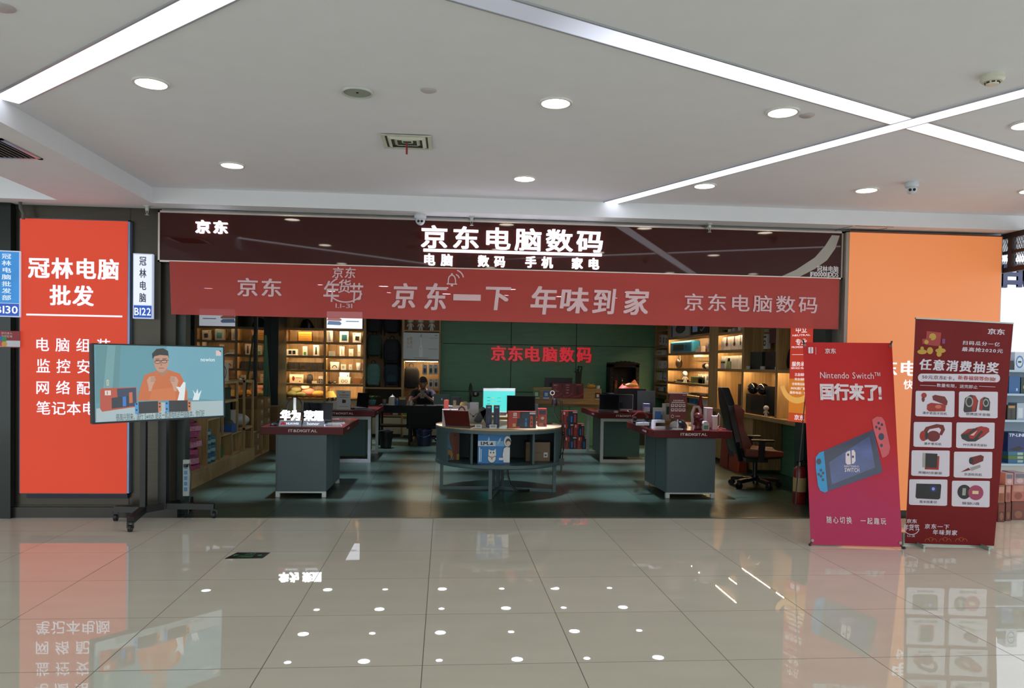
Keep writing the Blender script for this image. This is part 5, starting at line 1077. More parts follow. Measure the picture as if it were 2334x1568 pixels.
bm = bmesh.new(); bm.from_mesh(m2); hm = m.mesh('head_tmp'); bm.from_mesh(hm); me = bpy.data.meshes.new('body'); bm.to_mesh(me); bm.free(); me.materials.clear(); me.materials.append(Msk)
bodyo.data = me; rm = bodyo.modifiers.new('fuse', 'REMESH'); rm.mode = 'VOXEL'; rm.voxel_size = .0055; rm.use_smooth_shade = True
sm = bodyo.modifiers.new('soften', 'SMOOTH'); sm.factor = .5; sm.iterations = 3
m = MB(); m.M = Matrix.Translation(hd) @ Rh
for k in (-1, 1):
    m.ball((k*.03, -.083, .012), (.014, .008, .007), C('#e0dad2', .3), n=8, k=6); m.ball((k*.03, -.09, .011), (.006, .004, .006), C('#120d0b', .2), n=8, k=5); m.obox((k*.03, -.09, .033), (.034, .006, .006), C('#120f0e', .8))
m.obox((0, -.095, -.06), (.042, .006, .01), C('#7a4a42', .5)); m.b('eyes_and_mouth', pe)
m = MB(); m.M = Matrix.Translation(hd) @ Rh
m.grid(lambda u, v: (lambda t, h: (cos(t)*sqrt(max(1e-5, 1-h*h))*.087, sin(t)*sqrt(max(1e-5, 1-h*h))*.106+.008, h*.128+.004))(2*pi*u, (.34 if sin(2*pi*u) < -.35 else -.25)*(1-v)+v*.999), 28, 9, C('#0c0b0b', .7, n=.3, sc=60), closed_u=True); m.b('hair', pe)
Jt = {k: (J[k][0], (J[k][1][0]*1.1, J[k][1][1]*1.12) if isinstance(J[k][1], tuple) else J[k][1]*1.12) for k in ('pel', 'wai', 'che', 'up', 'lsh', 'rsh')}
for n_, s_ in (('l', -1), ('r', 1)): Jt[n_+'sl'] = ((s_*.222, -.265, .855), .062)
tsh = skin('t_shirt', pe, Jt, [('pel', 'wai'), ('wai', 'che'), ('che', 'up'), ('up', 'lsh'), ('up', 'rsh'), ('lsh', 'lsl'), ('rsh', 'rsl')], C('#101113', .85, n=.15), 2)
Jp = {k: (J[k][0], (J[k][1]*1.12 if not isinstance(J[k][1], tuple) else (J[k][1][0]*1.06, J[k][1][1]*1.1))) for k in ('pel', 'lhp', 'rhp', 'lkn', 'rkn', 'lan', 'ran')}
skin('trousers', pe, Jp, [('pel', 'lhp'), ('pel', 'rhp'), ('lhp', 'lkn'), ('rhp', 'rkn'), ('lkn', 'lan'), ('rkn', 'ran')], C('#16181d', .85, n=.15), 2)
MB().lathe([(0, -.003), (.04, -.003), (.04, 0), (0, 0)], C('#8a4526', .7), c=(0, -.243, .9), axis='y').b('shirt_print', tsh)
MB().box((-.04, -.008, -.075), (.04, .004, .075), C('#0e1012', .3)).top('phone', 'dark phone held in both hands of the seated person', 'phone', (PX_, PY_-.565, .945))
o = E('office_chair', 'dark chair under the seated person', 'chair', (PX_, PY_+.02, 0))
MB().box((-.22, -.26, .36), (.22, .2, .41), M_blackcloth).b('seat', o, bev=.02); MB().box((-.2, .17, .5), (.2, .22, .9), M_blackcloth).b('backrest', o, bev=.02)
MB().cyl((0, -.03, .06), (0, -.03, .36), .025, m=M_black).b('gas_lift', o)
for k in range(5): a = k*2*pi/5; MB().bar((0, -.03, .08), (.26*cos(a), -.03+.26*sin(a), .05), .035, .03, M_black).ball((.26*cos(a), -.03+.26*sin(a), .03), .03, M_black, n=8, k=6).b('leg', o)
MB().bar((0, .2, .3), (0, .23, .75), .05, .02, M_black).bar((0, -.03, .35), (0, .21, .33), .05, .02, M_black).b('back_support', o)
DZ = .74
o = E('laptop', 'silver laptop seen from behind on the black desk, right of the person', 'laptop', (at(1007, 912, Y=6.9).x, 7.0, DZ))
MB().box((-.155, -.02, 0), (.155, .2, .014), C('#9aa29c', .3, .8)).b('base', o)
m = MB(); m.M = Matrix.Rotation(radians(-14), 4, 'X'); m.box((-.155, -.024, .014), (.155, -.018, .22), C('#4a5a50', .35, .6))
draw(m, Fr((0, -.0243, 0), (1, 0, 0), (0, 0, 1)), [('e', 0, .115, .014, .017, M_white), ('e', .006, .137, .003, .006, M_white), ('e', .013, .118, .006, .007, C('#4a5a50', .35, .6))], px=False); m.b('lid', o)
o = E('potted_plant', 'green leafy plant in a blue pot at the left end of the black desk', 'plant', (at(848, 920, Y=6.95).x, 7.0, DZ))
MB().lathe([(0, 0), (.05, 0), (.07, .07), (.072, .09), (.06, .09), (0, .08)], C('#4f7d84', .4)).b('pot', o)
for k in range(16): a = k*2.4; l = .08+.1*random.random(); MB().grid(lambda u, v, a=a, l=l: (cos(a)*l*v-sin(a)*(u-.5)*.05*sin(pi*v), sin(a)*l*v+cos(a)*(u-.5)*.05*sin(pi*v), .08+.1*sin(v*2.2)-.02*v), 3, 6, C('#2f7a2a', .45, n=.15)).b('leaf', o)
Gm = C('#c9cfc4', .05, tr=.85, n=0)
o = MB().lathe([(0, 0), (.035, 0), (.04, .11), (.037, .11), (.033, .006), (0, .006)], Gm).top('drinking_glass', 'clear glass between the plant and the teapot on the black desk', 'glass', (at(876, 914, Y=6.95).x, 6.98, DZ))
o = E('glass_teapot', 'glass teapot with a round knob on the black desk', 'teapot', (at(894, 908, Y=7.05).x, 7.1, DZ)); MB().lathe([(0, 0), (.06, 0), (.075, .04), (.07, .12), (.045, .15), (.042, .15), (.066, .115), (.07, .04), (.056, .005), (0, .005)], Gm).b('body', o); MB().lathe([(0, .15), (.045, .15), (.02, .17), (.01, .18), (.012, .195), (0, .2)], C('#b9bab2', .3)).b('lid', o); MB().tube([(.07, 0, .12), (.11, 0, .12), (.115, 0, .06), (.07, 0, .04)], .008, Gm).b('handle', o)
m = MB(); m.grid(lambda u, v: (.06*cos(2*pi*u)*(1-.2*v)+.008*sin(9*u*2), .03*sin(2*pi*u)*(1-.4*v), .15*v+.012*cos(8*u*2)*v), 20, 6, C('#bdb9a6', .6, n=.08), closed_u=True); m.ball((0, 0, .145), (.04, .012, .01), C('#bdb9a6', .6), n=8, k=5); m.top('paper_packet', 'white crumpled paper packet in front of the teapot', 'packet', (at(892, 922, Y=6.85).x, 6.88, DZ))
o = E('glue_bottle', 'small blue bottle with a white tip on the black desk', 'bottle', (at(905, 920, Y=6.86).x, 6.87, DZ)); MB().lathe([(0, 0), (.022, 0), (.023, .08), (.01, .1), (0, .1)], C('#22509a', .3)).b('body', o); MB().lathe([(.008, .1), (.004, .13), (0, .13)], M_white).b('tip', o)
sh('desk_tray', 'flat black tray with yellow papers beside the person on the black desk', 'tray', (908, 906, 926, 924), 6.95, .14, '#1b1a16', [('r', .1, .7, .9, .95, '#b39a4e')], z=DZ)
product('notebook', 'grey notebook lying on the black desk in front of the person', 'notebook', (-.6, 6.86, DZ), .1, .16, .1, .014, '#8b8d88')
product('notebook', 'thin pale notebook lying beside the silver laptop', 'notebook', (-.38, 6.86, DZ), -.05, .17, .1, .01, '#a9aca6')
o = E('mug', 'pale mug beside the left hand of the seated person', 'mug', (at(936, 915, Y=6.95).x, 6.96, DZ)); MB().lathe([(0, 0), (.034, 0), (.036, .09), (.033, .09), (.03, .008), (0, .008)], C('#aeb0a4', .3)).b('cup', o); MB().tube([(-.035, 0, .07), (-.06, 0, .065), (-.06, 0, .03), (-.035, 0, .025)], .006, C('#aeb0a4', .3)).b('handle', o)
# under the desk
o = E('waste_bin', 'black waste bin on the shop floor under the left end of the black desk', 'bin', (at(880, 1020, Z=0).x, 6.3, 0)); MB().lathe([(0, 0), (.095, 0), (.125, .29), (.135, .29), (.135, .31), (.12, .31), (.09, .01), (0, .01)], M_black, n=28).b('bucket', o); MB().tube([(-.1, .05, .3), (0, .12, .33), (.1, .06, .3)], .006, M_black).b('bag_rim', o)
o = E('bucket', 'dark blue plastic bucket under the black desk', 'bucket', (at(967, 1010, Y=6.95).x, 6.72, 0)); MB().lathe([(0, 0), (.12, 0), (.15, .28), (.16, .28), (.16, .3), (.14, .3), (.115, .01), (0, .01)], C('#1c2742', .4)).b('body', o); MB().tube([(-.15, 0, .28), (-.1, -.12, .2), (0, -.16, .17), (.1, -.12, .2), (.15, 0, .28)], .006, C('#2d3c5c', .4)).b('handle', o)
product('folder', 'red folder lying on the lower shelf behind the black desk', 'folder', (-1.4, 8.55, .45), 0, .28, .2, .05, '#7a2a30')
product('plastic_pack', 'bright green pack on the bench behind the black desk', 'package', (-.88, 8.35, .46), 0, .16, .14, .11, '#3fae2f')
product('paper_roll', 'white crumpled packet beside the red folder', 'packet', (-1.18, 8.6, .45), .2, .1, .1, .13, '#c6c6ba')
# ---------------------------------------------------------------- on the round stand
ZT = .803
def tb(name, label, cat, px, Y, dep, col, ops=(), rz=0., grp=None, z=ZT): return sh(name, label, cat, px, Y, dep, col, ops, z, grp, rz)
sh_ops = [('r', .44, .42, .56, 1, '#17181a'), ('p', [(.36, .2), (.44, .45), (.56, .45), (.64, .2), (.58, .13), (.42, .13)], '#202226'), ('e', .5, .28, .17, .16, '#1a1c1f'), ('t', 'b', .455, .22, .54, .36, '#b8bcc0', .03), ('r', .3, .045, .7, .06, '#a98a8a')]
tb('headphone_box', 'white box with a picture of black headphones, front left on the round stand', 'box', (1008, 924, 1044, 963), 1.35, .1, '#c9c0bd', sh_ops, .02)
tb('headphone_box', 'cream box with a picture of brown headphones behind the white one, round stand', 'box', (1032, 915, 1065, 955), 1.85, .1, '#d0c4b4', [('o', .62, .62, .28, .36, .09, '#5a2a20', .2, 2.9), ('e', .42, .3, .16, .2, '#6a3022'), ('e', .85, .42, .08, .18, '#3a1c18')], .0)
product('small_box', 'tiny bright red box behind the white headphone box on the round stand', 'box', (at(1017, 920, Y=1.62).x, 1.62, ZT), .1, .055, .05, .3, '#c2503e')
tb('gadget_box', 'white box with a dark antler shaped picture, round stand', 'box', (1064, 921, 1091, 950), 2.0, .09, '#cdd0ca', [('l', [(.25, .75), (.45, .55), (.55, .5)], .04, '#2a2e2c'), ('l', [(.85, .75), (.65, .55), (.55, .5)], .04, '#2a2e2c'), ('e', .56, .5, .1, .07, '#2a2e2c')])
tb('phone_box', 'tall white box standing behind the antler box on the round stand', 'box', (1071, 898, 1091, 940), 2.3, .05, '#c7c7cf', [('r', .8, .88, .9, .91, '#5a5a60')])
def laptop(name, label, loc, rz, w=.3, d=.21, lid=100, c1='#14181a', c2='#14181a', screen='#0b0d0f', h=None):
    o = E(name, label, 'laptop', loc, rz); kb = MB().box((-w/2, -d/2, 0), (w/2, d/2, .016), C(c1, .35, .3)).b('base', o)
    MB().box((-w/2+.02, -d/2+.05, .016), (w/2-.02, d/2-.03, .0175), C('#202427', .6, n=.3, sc=90)).b('keyboard', kb)
    m = MB(); m.M = Matrix.Translation((0, d/2-.005, .018)) @ Matrix.Rotation(radians(lid-90), 4, 'X').inverted(); hh = h or d
    m.box((-w/2, -.004, 0), (w/2, .004, hh), C(c2, .3, .3)); m.box((-w/2+.01, -.005, .012), (w/2-.01, -.0042, hh-.01), C(screen, .1)); m.b('lid', o); return o
laptop('laptop', 'open laptop with a dark red lid seen from behind on the round stand', (at(1050, 966, Y=1.33).x, 1.33, ZT), pi-.35, .3, .2, 115, '#141918', '#5a231d', '#101214')
o = E('phone_display', 'dark green tent shaped phone display on the round stand', 'display', (at(1098, 946, Y=1.95).x+.01, 1.95, ZT)); m = MB()
m.bar((-.07, 0, .005), (.03, 0, .19), .09, .008, C('#26362f', .3), up=(0, 1, 0)).bar((.085, 0, .005), (.01, 0, .16), .09, .008, C('#181d1b', .3), up=(0, 1, 0)); m.b('panels', o); MB().lathe([(0, .01), (.014, .01), (.003, .05), (0, .05)], M_white).b('white_cone', o)
for k, (x0_, x1_, t) in enumerate(((1108, 1121, 'left'), (1126, 1138.5, 'right'))):
    tb('boxed_thermos', t+' of two tall dark blue boxes standing on the round stand', 'box', (x0_, 920, x1_, 970), 1.28, .075, '#161f38', [('r', .2, .88, .8, .95, '#8d93a6'), ('p', [(.4, .2), (.6, .2), (.56, .6), (.44, .6)], '#2a3f68'), ('r', .3, .06, .6, .1, '#7f86a0')])
product('acrylic_tray', 'flat glossy white display pad in front of the dark blue boxes, round stand', 'display pad', (at(1125, 972, Y=1.2).x, 1.2, ZT), .0, .3, .24, .004, '#e3dfd6', rough=.1)
def tag_(label, px, Y, z=ZT): return sh('price_tag', label, 'price tag', px, Y, .03, '#c9c9c6', [('r', .15, .25, .85, .85, '#7f8f92')], z=z)
tag_('small price tag left of the dark blue boxes on the round stand', (1083, 963, 1098, 971), 1.12, ZT+.004); tag_('small price tag in front of the dark blue boxes, right one, round stand', (1116, 963, 1132, 971), 1.13, ZT+.004)
def consolebox(label, px, Y, z, rz=0., grp=None, end=False):
    a = '#a23325'; b = '#141b22'
    ops = [('r', .42, .0, .98, 1, b), ('r', .48, .5, .75, .95, '#1c3140'), ('p', [(.3, .1), (.62, .12), (.62, .6), (.32, .58)], '#1d2730'), ('p', [(.6, .1), (.67, .1), (.67, .6), (.6, .6)], '#2a66a8'), ('p', [(.78, .08), (.88, .08), (.88, .72), (.78, .76)], '#a84432'), ('e', .83, .5, .025, .06, '#2a1512'), ('e', .83, .25, .025, .06, '#2a1512'), ('e', .635, .42, .02, .05, '#12304a'),
           ('r', .18, .72, .235, .93, '#cfc0b8'), ('r', .245, .72, .3, .93, '#cfc0b8'), ('e', .21, .85, .012, .03, a), ('e', .27, .8, .012, .03, a), ('r', .76, .84, .97, .96, '#b9b9bd'), ('r', .16, .62, .32, .67, '#c9a89f'), ('r', .16, .08, .27, .28, '#b7a066')]
    if end: ops = [('r', .1, .68, .9, .92, '#1a2238'), ('p', [(.05, .4), (.6, .45), (.9, .6), (.7, .3), (.1, .2)], '#5a3a2c'), ('e', .5, .48, .2, .08, '#b9b2aa'), ('r', .1, .05, .6, .22, '#8f6a52'), ('e', .75, .15, .15, .08, '#2a2220')]
    return sh('console_box', label, 'box', px, Y, .19 if end else .1, a, ops, z, grp, rz)
consolebox('red and black console box at the front right of the round stand', (1158, 935, 1222, 973), 1.22, ZT, .03)
consolebox('console box turned end-on at the right rim of the round stand', (1228, 929, 1247, 970), 1.45, ZT, -.05, end=True)
o = E('monitor', 'small dark monitor behind the red console box', 'monitor', (at(1188, 920, Y=4.7).x, 4.72, .70)); w = .46
MB().box((-w/2, 0, .06), (w/2, .025, .34), M_black).b('case', o); MB().box((-w/2+.01, -.001, .07), (w/2-.01, 0, .33), C('#050607', .5, spec=.15)).b('screen', o); MB().box((-.04, .0, 0), (.04, .03, .07), M_black).box((-.1, -.07, 0), (.1, .08, .006), M_black).b('stand', o)
product('small_box', 'pale blue grey box beside the small dark monitor', 'box', (at(1219, 925, Y=4.75).x, 4.8, .70), 0, .11, .08, .2, '#7f959a')
# microphone arm clipped to the rim
cR = Vector((cx + (R if False else .775)*cos(radians(-9)), 0, 0)); mx_, my_ = .585+.79*cos(radians(-20)), 1.77+.79*sin(radians(-20))
o = E('microphone_arm', 'black folding microphone arm clamped to the right rim of the round stand', 'microphone arm', (mx_, my_, .70))
MB().box((-.03, -.025, -.36), (.03, .025, -.28), M_black).box((-.01, -.012, -.44), (.01, .012, -.36), M_black).box((-.025, -.02, -.45), (.025, .02, -.44), M_black).b('clamp', o)
m = MB()
for k in (-1, 1): m.tube([(k*.012, 0, -.28), (.02+k*.012, .02, .02)], .006, M_black, n=6).tube([(.02+k*.012, .0, .02), (-.02+k*.012, -.02, .42)], .006, M_black, n=6)
m.ball((.02, .01, .02), .024, M_black, n=10, k=6).bar((-.03, -.02, .42), (-.09, -.03, .43), .02, .02, M_black); m.b('arm', o)
MB().tube([(.03, .01, .0), (.045, -.02, -.1), (.01, -.03, -.2), (-.03, -.02, -.26), (-.02, .0, -.3)], .006, M_black, n=6).b('cable', o)
MB().lathe([(0, .36), (.028, .36), (.034, .37), (.034, .42), (.02, .44), (0, .445)], M_black, c=(-.1, -.03, 0)).b('microphone', o); MB().tube([(-.1, -.03, .36), (-.1, -.03, .28), (-.06, -.03, .2), (-.02, -.03, .13)], .007, M_black, n=6).b('lead', o)
MB().lathe([(.02, 0), (.028, 0), (.028, .006), (.02, .006)], M_alu, c=(-.13, -.05, .51), axis='y').tube([(-.13, -.045, .48), (-.12, -.04, .44)], .004, M_alu, n=6).b('ring_light', o)
MB().box((-.05, -.02, 0), (.05, .03, .02), M_black).top('small_gadget', 'small flat black gadget at the rear right of the round stand', 'gadget', (.585+.62, 1.77+.1, ZT))
# in the compartments of the round stand
zc = .392
tb('toy_box', 'light blue box with a white space suit picture, middle of the round stand', 'box', (1089, 997, 1162, 1063), 1.2, .25, '#2a78b8', [
    ('r', 0, .6, .55, .78, '#c9d4dc'), ('r', .55, .6, 1, .78, '#6fa9d4'), ('t', 'I.M.', .09, .63, .35, .75, '#1d2224', .04), ('p', [(.36, .64), (.44, .75), (.48, .64)], '#1d2224'), ('p', [(.3, .8), (.34, .93), (.37, .82), (.34, .76)], '#a9c6dc'), ('p', [(.6, .62), (.66, .84), (.72, .9), (.7, .78)], '#a9c6dc'),
    ('e', .92, .77, .12, .2, '#26303a'), ('e', .92, .77, .11, .185, '#d5d9db'), ('e', .945, .74, .085, .13, '#1d2b2b'), ('e', .95, .7, .07, .085, '#d9c0ae'), ('p', [(.76, .3), (.8, .55), (.88, .6), (1, .58), (1, .02), (.8, .02)], '#26303a'), ('p', [(.775, .3), (.81, .53), (.89, .58), (1, .56), (1, .04), (.81, .04)], '#d5d9db'), ('r', .66, .12, .79, .2, '#d5d9db'), ('r', .66, .04, .78, .1, '#2a66b0'),
    ('e', .44, .19, .13, .17, '#26303a'), ('e', .44, .19, .12, .155, '#d9dcd6'), ('p', [(.33, .27), (.34, .5), (.4, .45), (.5, .45), (.56, .52), (.57, .27)], '#d9dcd6'), ('o', .44, .28, .115, .07, .025, '#8a5a22', 3.3, 6.1), ('e', .44, .17, .03, .03, '#a8842e'), ('e', .4, .38, .02, .03, '#2b3338'), ('e', .49, .38, .02, .03, '#2b3338'), ('r', .04, .06, .07, .56, '#cfe0ea'), ('r', .09, .06, .115, .5, '#cfe0ea')], .0, z=zc)
tb('carton', 'brown carton with a small white label in the right compartment of the round stand', 'carton', (1198, 1014, 1253, 1057), 1.45, .2, '#6f5a38', [('r', .74, .2, .9, .46, '#cfcfc8'), ('r', .78, .26, .86, .36, '#3a3a38'), ('r', .36, .42, .64, .46, '#4a3c26'), ('o', .07, .8, .045, .07, .02, '#3a3020', 1, 5.2)], .03, z=zc)
tb('gift_box', 'tall box painted brown and blue with an orange arc, left compartment of the round stand', 'box', (1011, 985, 1045, 1052), 1.5, .1, '#3f86b0', [
    ('p', [(.35, 1), (.98, 1), (.98, .0), (.62, 0), (.55, .3), (.4, .5), (.3, .75)], '#7a3a22'), ('p', [(.7, .55), (.74, .55), (.76, 0), (.7, 0)], '#7a2438'), ('e', .28, .18, .32, .2, '#1d1a17'), ('e', .28, .18, .29, .18, '#b3822c'), ('e', .3, .1, .12, .09, '#1d4a5a'), ('e', .68, .84, .06, .04, '#2a1410'), ('r', .82, 0, 1, .2, '#9a8a3a')], .25, z=zc)
# ---------------------------------------------------------------- on the left tables
def acrylic(label, px, Y, txt, sub, red):
    x0, z0, x1, z1 = bx(*px, Y); w = x1-x0; h = z1-.80; o = E('brand_sign', label, 'glowing sign', ((x0+x1)/2, Y, .80))
    hb = h*.36; m = MB(); m.prism([(-w/2, 0), (w/2, 0), (w/2-.012, hb), (-w/2+.012, hb)], .07, C('#8d929e', .3, .3), (0, 0, 0), (1, 0, 0), (0, 0, 1), (0, 1, 0)); bs_ = m.b('base', o)
    m = MB(); fr = Fr((0, -.0005, 0), (1, 0, 0), (0, 0, 1)); Wt = C('#eef0ff', .4, e=.9, n=0)
    if red:
        for k in range(8):
            a = radians(-10+200*k/7); c = (-w*.3, hb*.38); draw(m, fr, [('e', c[0]+cos(a)*hb*.24, c[1]+sin(a)*hb*.22, hb*.2, hb*.09, C('#c2263a', .4, e=.5, n=0), a)], px=False)
        draw(m, fr, [('t', sub, -w*.16, hb*.3, w*.38, hb*.65, Wt, .03)], px=False)
    else: draw(m, fr, [('t', sub, -w*.28, hb*.25, w*.28, hb*.78, Wt, .02)], px=False)
    m.b('base_lettering', bs_)
    draw(MB(), Fr((0, .03, 0), (1, 0, 0), (0, 0, 1)), [('t', txt, -w*.44, hb, w*.44, h, C('#f6f8ff', .4, e=7, n=0), .05, .06)], px=False, thick=.02).b('glowing_characters', o)
acrylic('glowing white sign with a red petal emblem at the front of the left table', (635, 935, 687, 971), 1.2, '华为', 'HUAWEI', True)
acrylic('glowing white sign without emblem, second from the left on the left front table', (689, 936, 739, 971), 1.2, '荣耀', 'honor', False)
o = E('headphone_stand', 'grey headphone stand holding black headphones behind the emblem sign', 'headphone stand', (at(670, 940, Y=1.7).x, 1.75, .8)); MB().box((-.016, -.01, .0), (.016, .01, .3), M_alu).box((-.05, -.05, 0), (.05, .05, .012), M_alu).b('post', o)
hp = E('headphones', 'black headphones with brown ear pads hanging behind the emblem sign', 'headphones', (at(670, 940, Y=1.7).x, 1.75, .8)); MB().tube([(-.085, 0, .12), (-.09, 0, .2), (-.06, 0, .28), (0, 0, .305), (.06, 0, .28), (.09, 0, .2), (.085, 0, .12)], .008, M_black).b('headband', hp)
for k in (-1, 1): m = MB(); m.M = Matrix.Translation((k*.07, -.01, .1)) @ Matrix.Rotation(k*.5, 4, 'Y'); m.lathe([(0, -.02), (.035, -.02), (.042, 0), (.035, .02), (0, .02)], C('#2a1a16', .5), axis='x').b('ear_cup', hp)
laptop('laptop', 'large black laptop with an open screen on the left front table', (at(722, 950, Y=1.9).x, 1.75, .8), -.12, .36, .24, 100, '#121517', '#0f1214', '#0d1216', .22)
laptop('laptop', 'dark laptop lying nearly flat at the far left of the left front table', (-1.93, 1.35, .8), .1, .2, .14, 178, '#1c1f22', '#1c1f22')
o = E('tablet', 'silver tablet lying on the left front table beside the glowing signs', 'tablet', (-1.38, 1.4, .8), .25); MB().box((-.1, -.13, 0), (.1, .13, .008), C('#a9aaa4', .3, .6)).b('body', o); MB().box((-.09, -.12, .008), (.09, .02, .0085), C('#3c4a46', .1)).box((-.09, .03, .008), (.09, .12, .0085), C('#8a9690', .1)).b('screen', o)
o = E('tablet', 'second tablet with a pale screen on the left front table, farther back', 'tablet', (-1.4, 1.75, .8), .2); MB().box((-.11, -.08, 0), (.11, .08, .008), C('#a9aaa4', .3, .6)).b('body', o); MB().box((-.1, -.07, .008), (.1, .07, .0085), C('#6d7a74', .1)).b('screen', o)
def mouse(label, loc, c='#c9b9b2', rz=0): return MB().ball((0, 0, .0), (.03, .055, .032), C(c, .35), zs=(0, 1)).top('computer_mouse', label, 'mouse', loc, rz)
mouse('white computer mouse on the left front table near its front edge', (-1.47, 1.26, .8), '#c5c8cc', .4); mouse('black computer mouse at the left end of the left front table', (-2.02, 1.27, .8), '#17191b', -.3)
product('product_card', 'pinkish card lying behind the tablets on the left front table', 'card', (-1.52, 2.2, .8), .2, .2, .12, .012, '#b99a98')
x0, z0, x1, z1 = bx(767, 890, 799, 927, 4.6); o = E('table_sign', 'white information sign standing on the rear left table', 'sign', ((x0+x1)/2, 4.6, .8)); w, h = x1-x0, z1-.8
m = MB(); m.box((-w/2, 0, 0), (w/2, .008, h), C('#bfc2b8', .4)); draw(m, Fr((-w/2, -.0004, 0), (w, 0, 0), (0, 0, h)), [('t', '促销', .4, .86, .6, .92, C('#4a4038', .5), .03), ('t', '学生电脑优惠套餐', .18, .72, .9, .78, C('#6b3a32', .5), .03), ('r', .2, .62, .85, .65, C('#7a7a72', .5)), ('p', [(.4, .32), (.65, .32), (.68, .48), (.42, .52)], C('#232624', .5)), ('r', .2, .12, .85, .15, C('#8a8a82', .5))], px=False); m.b('panel', o); MB().box((-w/2, -.03, 0), (w/2, .05, .006), M_white).b('foot', o)
laptop('laptop', 'black laptop with an upright dark lid on the rear left table', (at(812, 925, Y=4.75).x, 4.75, .8), -.9, .34, .23, 96, '#14181a', '#111315', '#1b1f20')
o = E('tablet', 'dark tablet lying at the right corner of the rear left table', 'tablet', (-1.38, 4.55, .8), .1); MB().box((-.13, -.09, 0), (.13, .09, .012), C('#26302f', .25, .3)).b('body', o); MB().box((-.12, -.08, .012), (.12, .08, .0125), C('#56656a', .08)).b('screen', o)
o = E('potted_plant', 'small palm like plant behind the black laptop on the rear left table', 'plant', (at(757, 918, Y=4.7).x, 4.7, .8)); MB().lathe([(0, 0), (.03, 0), (.035, .06), (0, .06)], M_black).b('pot', o); MB().tube([(0, 0, .05), (0, 0, .14)], .008, C('#3a3420', .7)).b('stem', o)
for k in range(8): a = k*.8; MB().grid(lambda u, v, a=a: (cos(a)*.12*v-sin(a)*(u-.5)*.02, sin(a)*.12*v+cos(a)*(u-.5)*.02, .14+.04*sin(v*3)-.03*v*v), 2, 6, C('#252b16', .6)).b('leaf', o)
product('white_box', 'small white box on the rear left table near the information sign', 'box', (-1.85, 4.6, .8), 0, .1, .08, .12, '#b9b6aa')
# ---------------------------------------------------------------- left wall display goods
XD = -3.06
def lw(y0, y1): return (y0+y1)/2
o = E('towel_pile', 'pile of folded pink patterned towels in the first open box, left wall', 'towels', (XD-.14, 1.98, .2))
zz = 0
for k in range(9):
    t = .05+.02*random.random(); m = MB(); m.grid(lambda u, v, k=k, t=t: (.13*math.copysign(abs(cos(2*pi*u))**.5, cos(2*pi*u))*(1+.1*sin(7*u*2*pi+k)), .17*math.copysign(abs(sin(2*pi*u))**.5, sin(2*pi*u)), t*v), 24, 3, C(('#b3567e', '#c98aa0', '#8d4a62')[k % 3], .9, n=.5, sc=30), closed_u=True)
    m.loft([[(.1*cos(2*pi*j/12), .14*sin(2*pi*j/12), t+.001) for j in range(12)], [(.02*cos(2*pi*j/12), .03*sin(2*pi*j/12), t+.012) for j in range(12)]], C('#b3567e', .9, n=.5, sc=30)); f = m.b('folded_towel', o); f.location = (.02*sin(k*2), .025*cos(k*3), zz); f.rotation_euler = (.06*sin(k*5), .08*cos(k*4), .35*sin(k*2.7)); f.scale = (.8+.1*sin(k*3), .8+.15*cos(k*2), 1); zz += t+.004
for j in range(4):
    for i in range(2 if j < 3 else 1):
        b_ = E('plastic_tub', '%s stacked teal pack in the second open box, %s' % (('bottom', 'second', 'third', 'top')[j], 'near side' if i == 0 else 'far side'), 'package', (XD-.12, 2.5+i*.2, .2+j*.115), 0, 'teal packs in the second box')
        MB().lathe([(0, 0), (.085, 0), (.09, .01), (.09, .095), (.08, .11), (0, .112)], C(('#1f5f7c', '#246b86', '#1d6a70')[j % 3], .35, n=.2), n=18).b('tub', b_); MB().lathe([(.0905, .03), (.0908, .03), (.0908, .07), (.0905, .07)], C('#8fb0b4', .5), n=18).b('label_band', b_)
product('green_stool', 'small bright green plastic stool in the low third box, left wall', 'stool', (XD-.15, 3.1, .2), 0, .16, .16, .16, '#1f6a38', [('r', .15, .0, .85, .6, '#123a20'), ('r', .35, .65, .65, .72, '#123a20')])
product('white_panel_box', 'tall plain white box beside the open boxes, left wall', 'box', (XD-.2, 3.98, .18+.0), -.1, .1, .2, .62, '#b9b8aa')
o = E('folded_mat', 'grey green folded mat leaning on the open rack, left wall', 'mat', (XD-.2, 3.62, .503)); MB().grid(lambda u, v: (-.1+.2*u, .02+.16*v*v-.1*v, .02+.62*sin(v*1.6)), 6, 14, C('#4f6a5a', .7, n=.15)).b('mat_cloth', o); MB().box((-.16, -.13, 0), (.16, .12, .12), C('#2f5fa0', .5)).b('blue_pack', o); MB().grid(lambda u, v: (.16*cos(2*pi*u)*(1-.2*v), .12*sin(2*pi*u)*(1-.2*v), .12+.05*v), 18, 3, C('#3a4a40', .8), closed_u=True).b('green_cloth', o)
o = E('wrapped_cushion', 'white plastic wrapped cushion inside the open rack, left wall', 'package', (XD-.18, 4.3, .53)); MB().ball((0, 0, .1), (.17, .2, .1), C('#b5bab4', .35, n=.15, bump=.3), n=18, k=12).b('wrapped_body', o)
for j in range(3):
    for i in range(2):
        product('carton', '%s carton of the %s stack behind the open rack, left wall' % (('lowest', 'middle', 'topmost')[j], ('near', 'far')[i]), 'carton', (XD-.2, 5.0+i*.46, .42+j*.17), pi/2, .44, .38, .168, ('#7d6038', '#85683e', '#6f5330')[(i+j) % 3], [('r', .6, .45, .85, .85, '#b9b6a8'), ('r', .65, .5, .8, .6, '#55534a'), ('r', .0, .48, .5, .52, '#8f7448')], grp='cartons on the left wall')
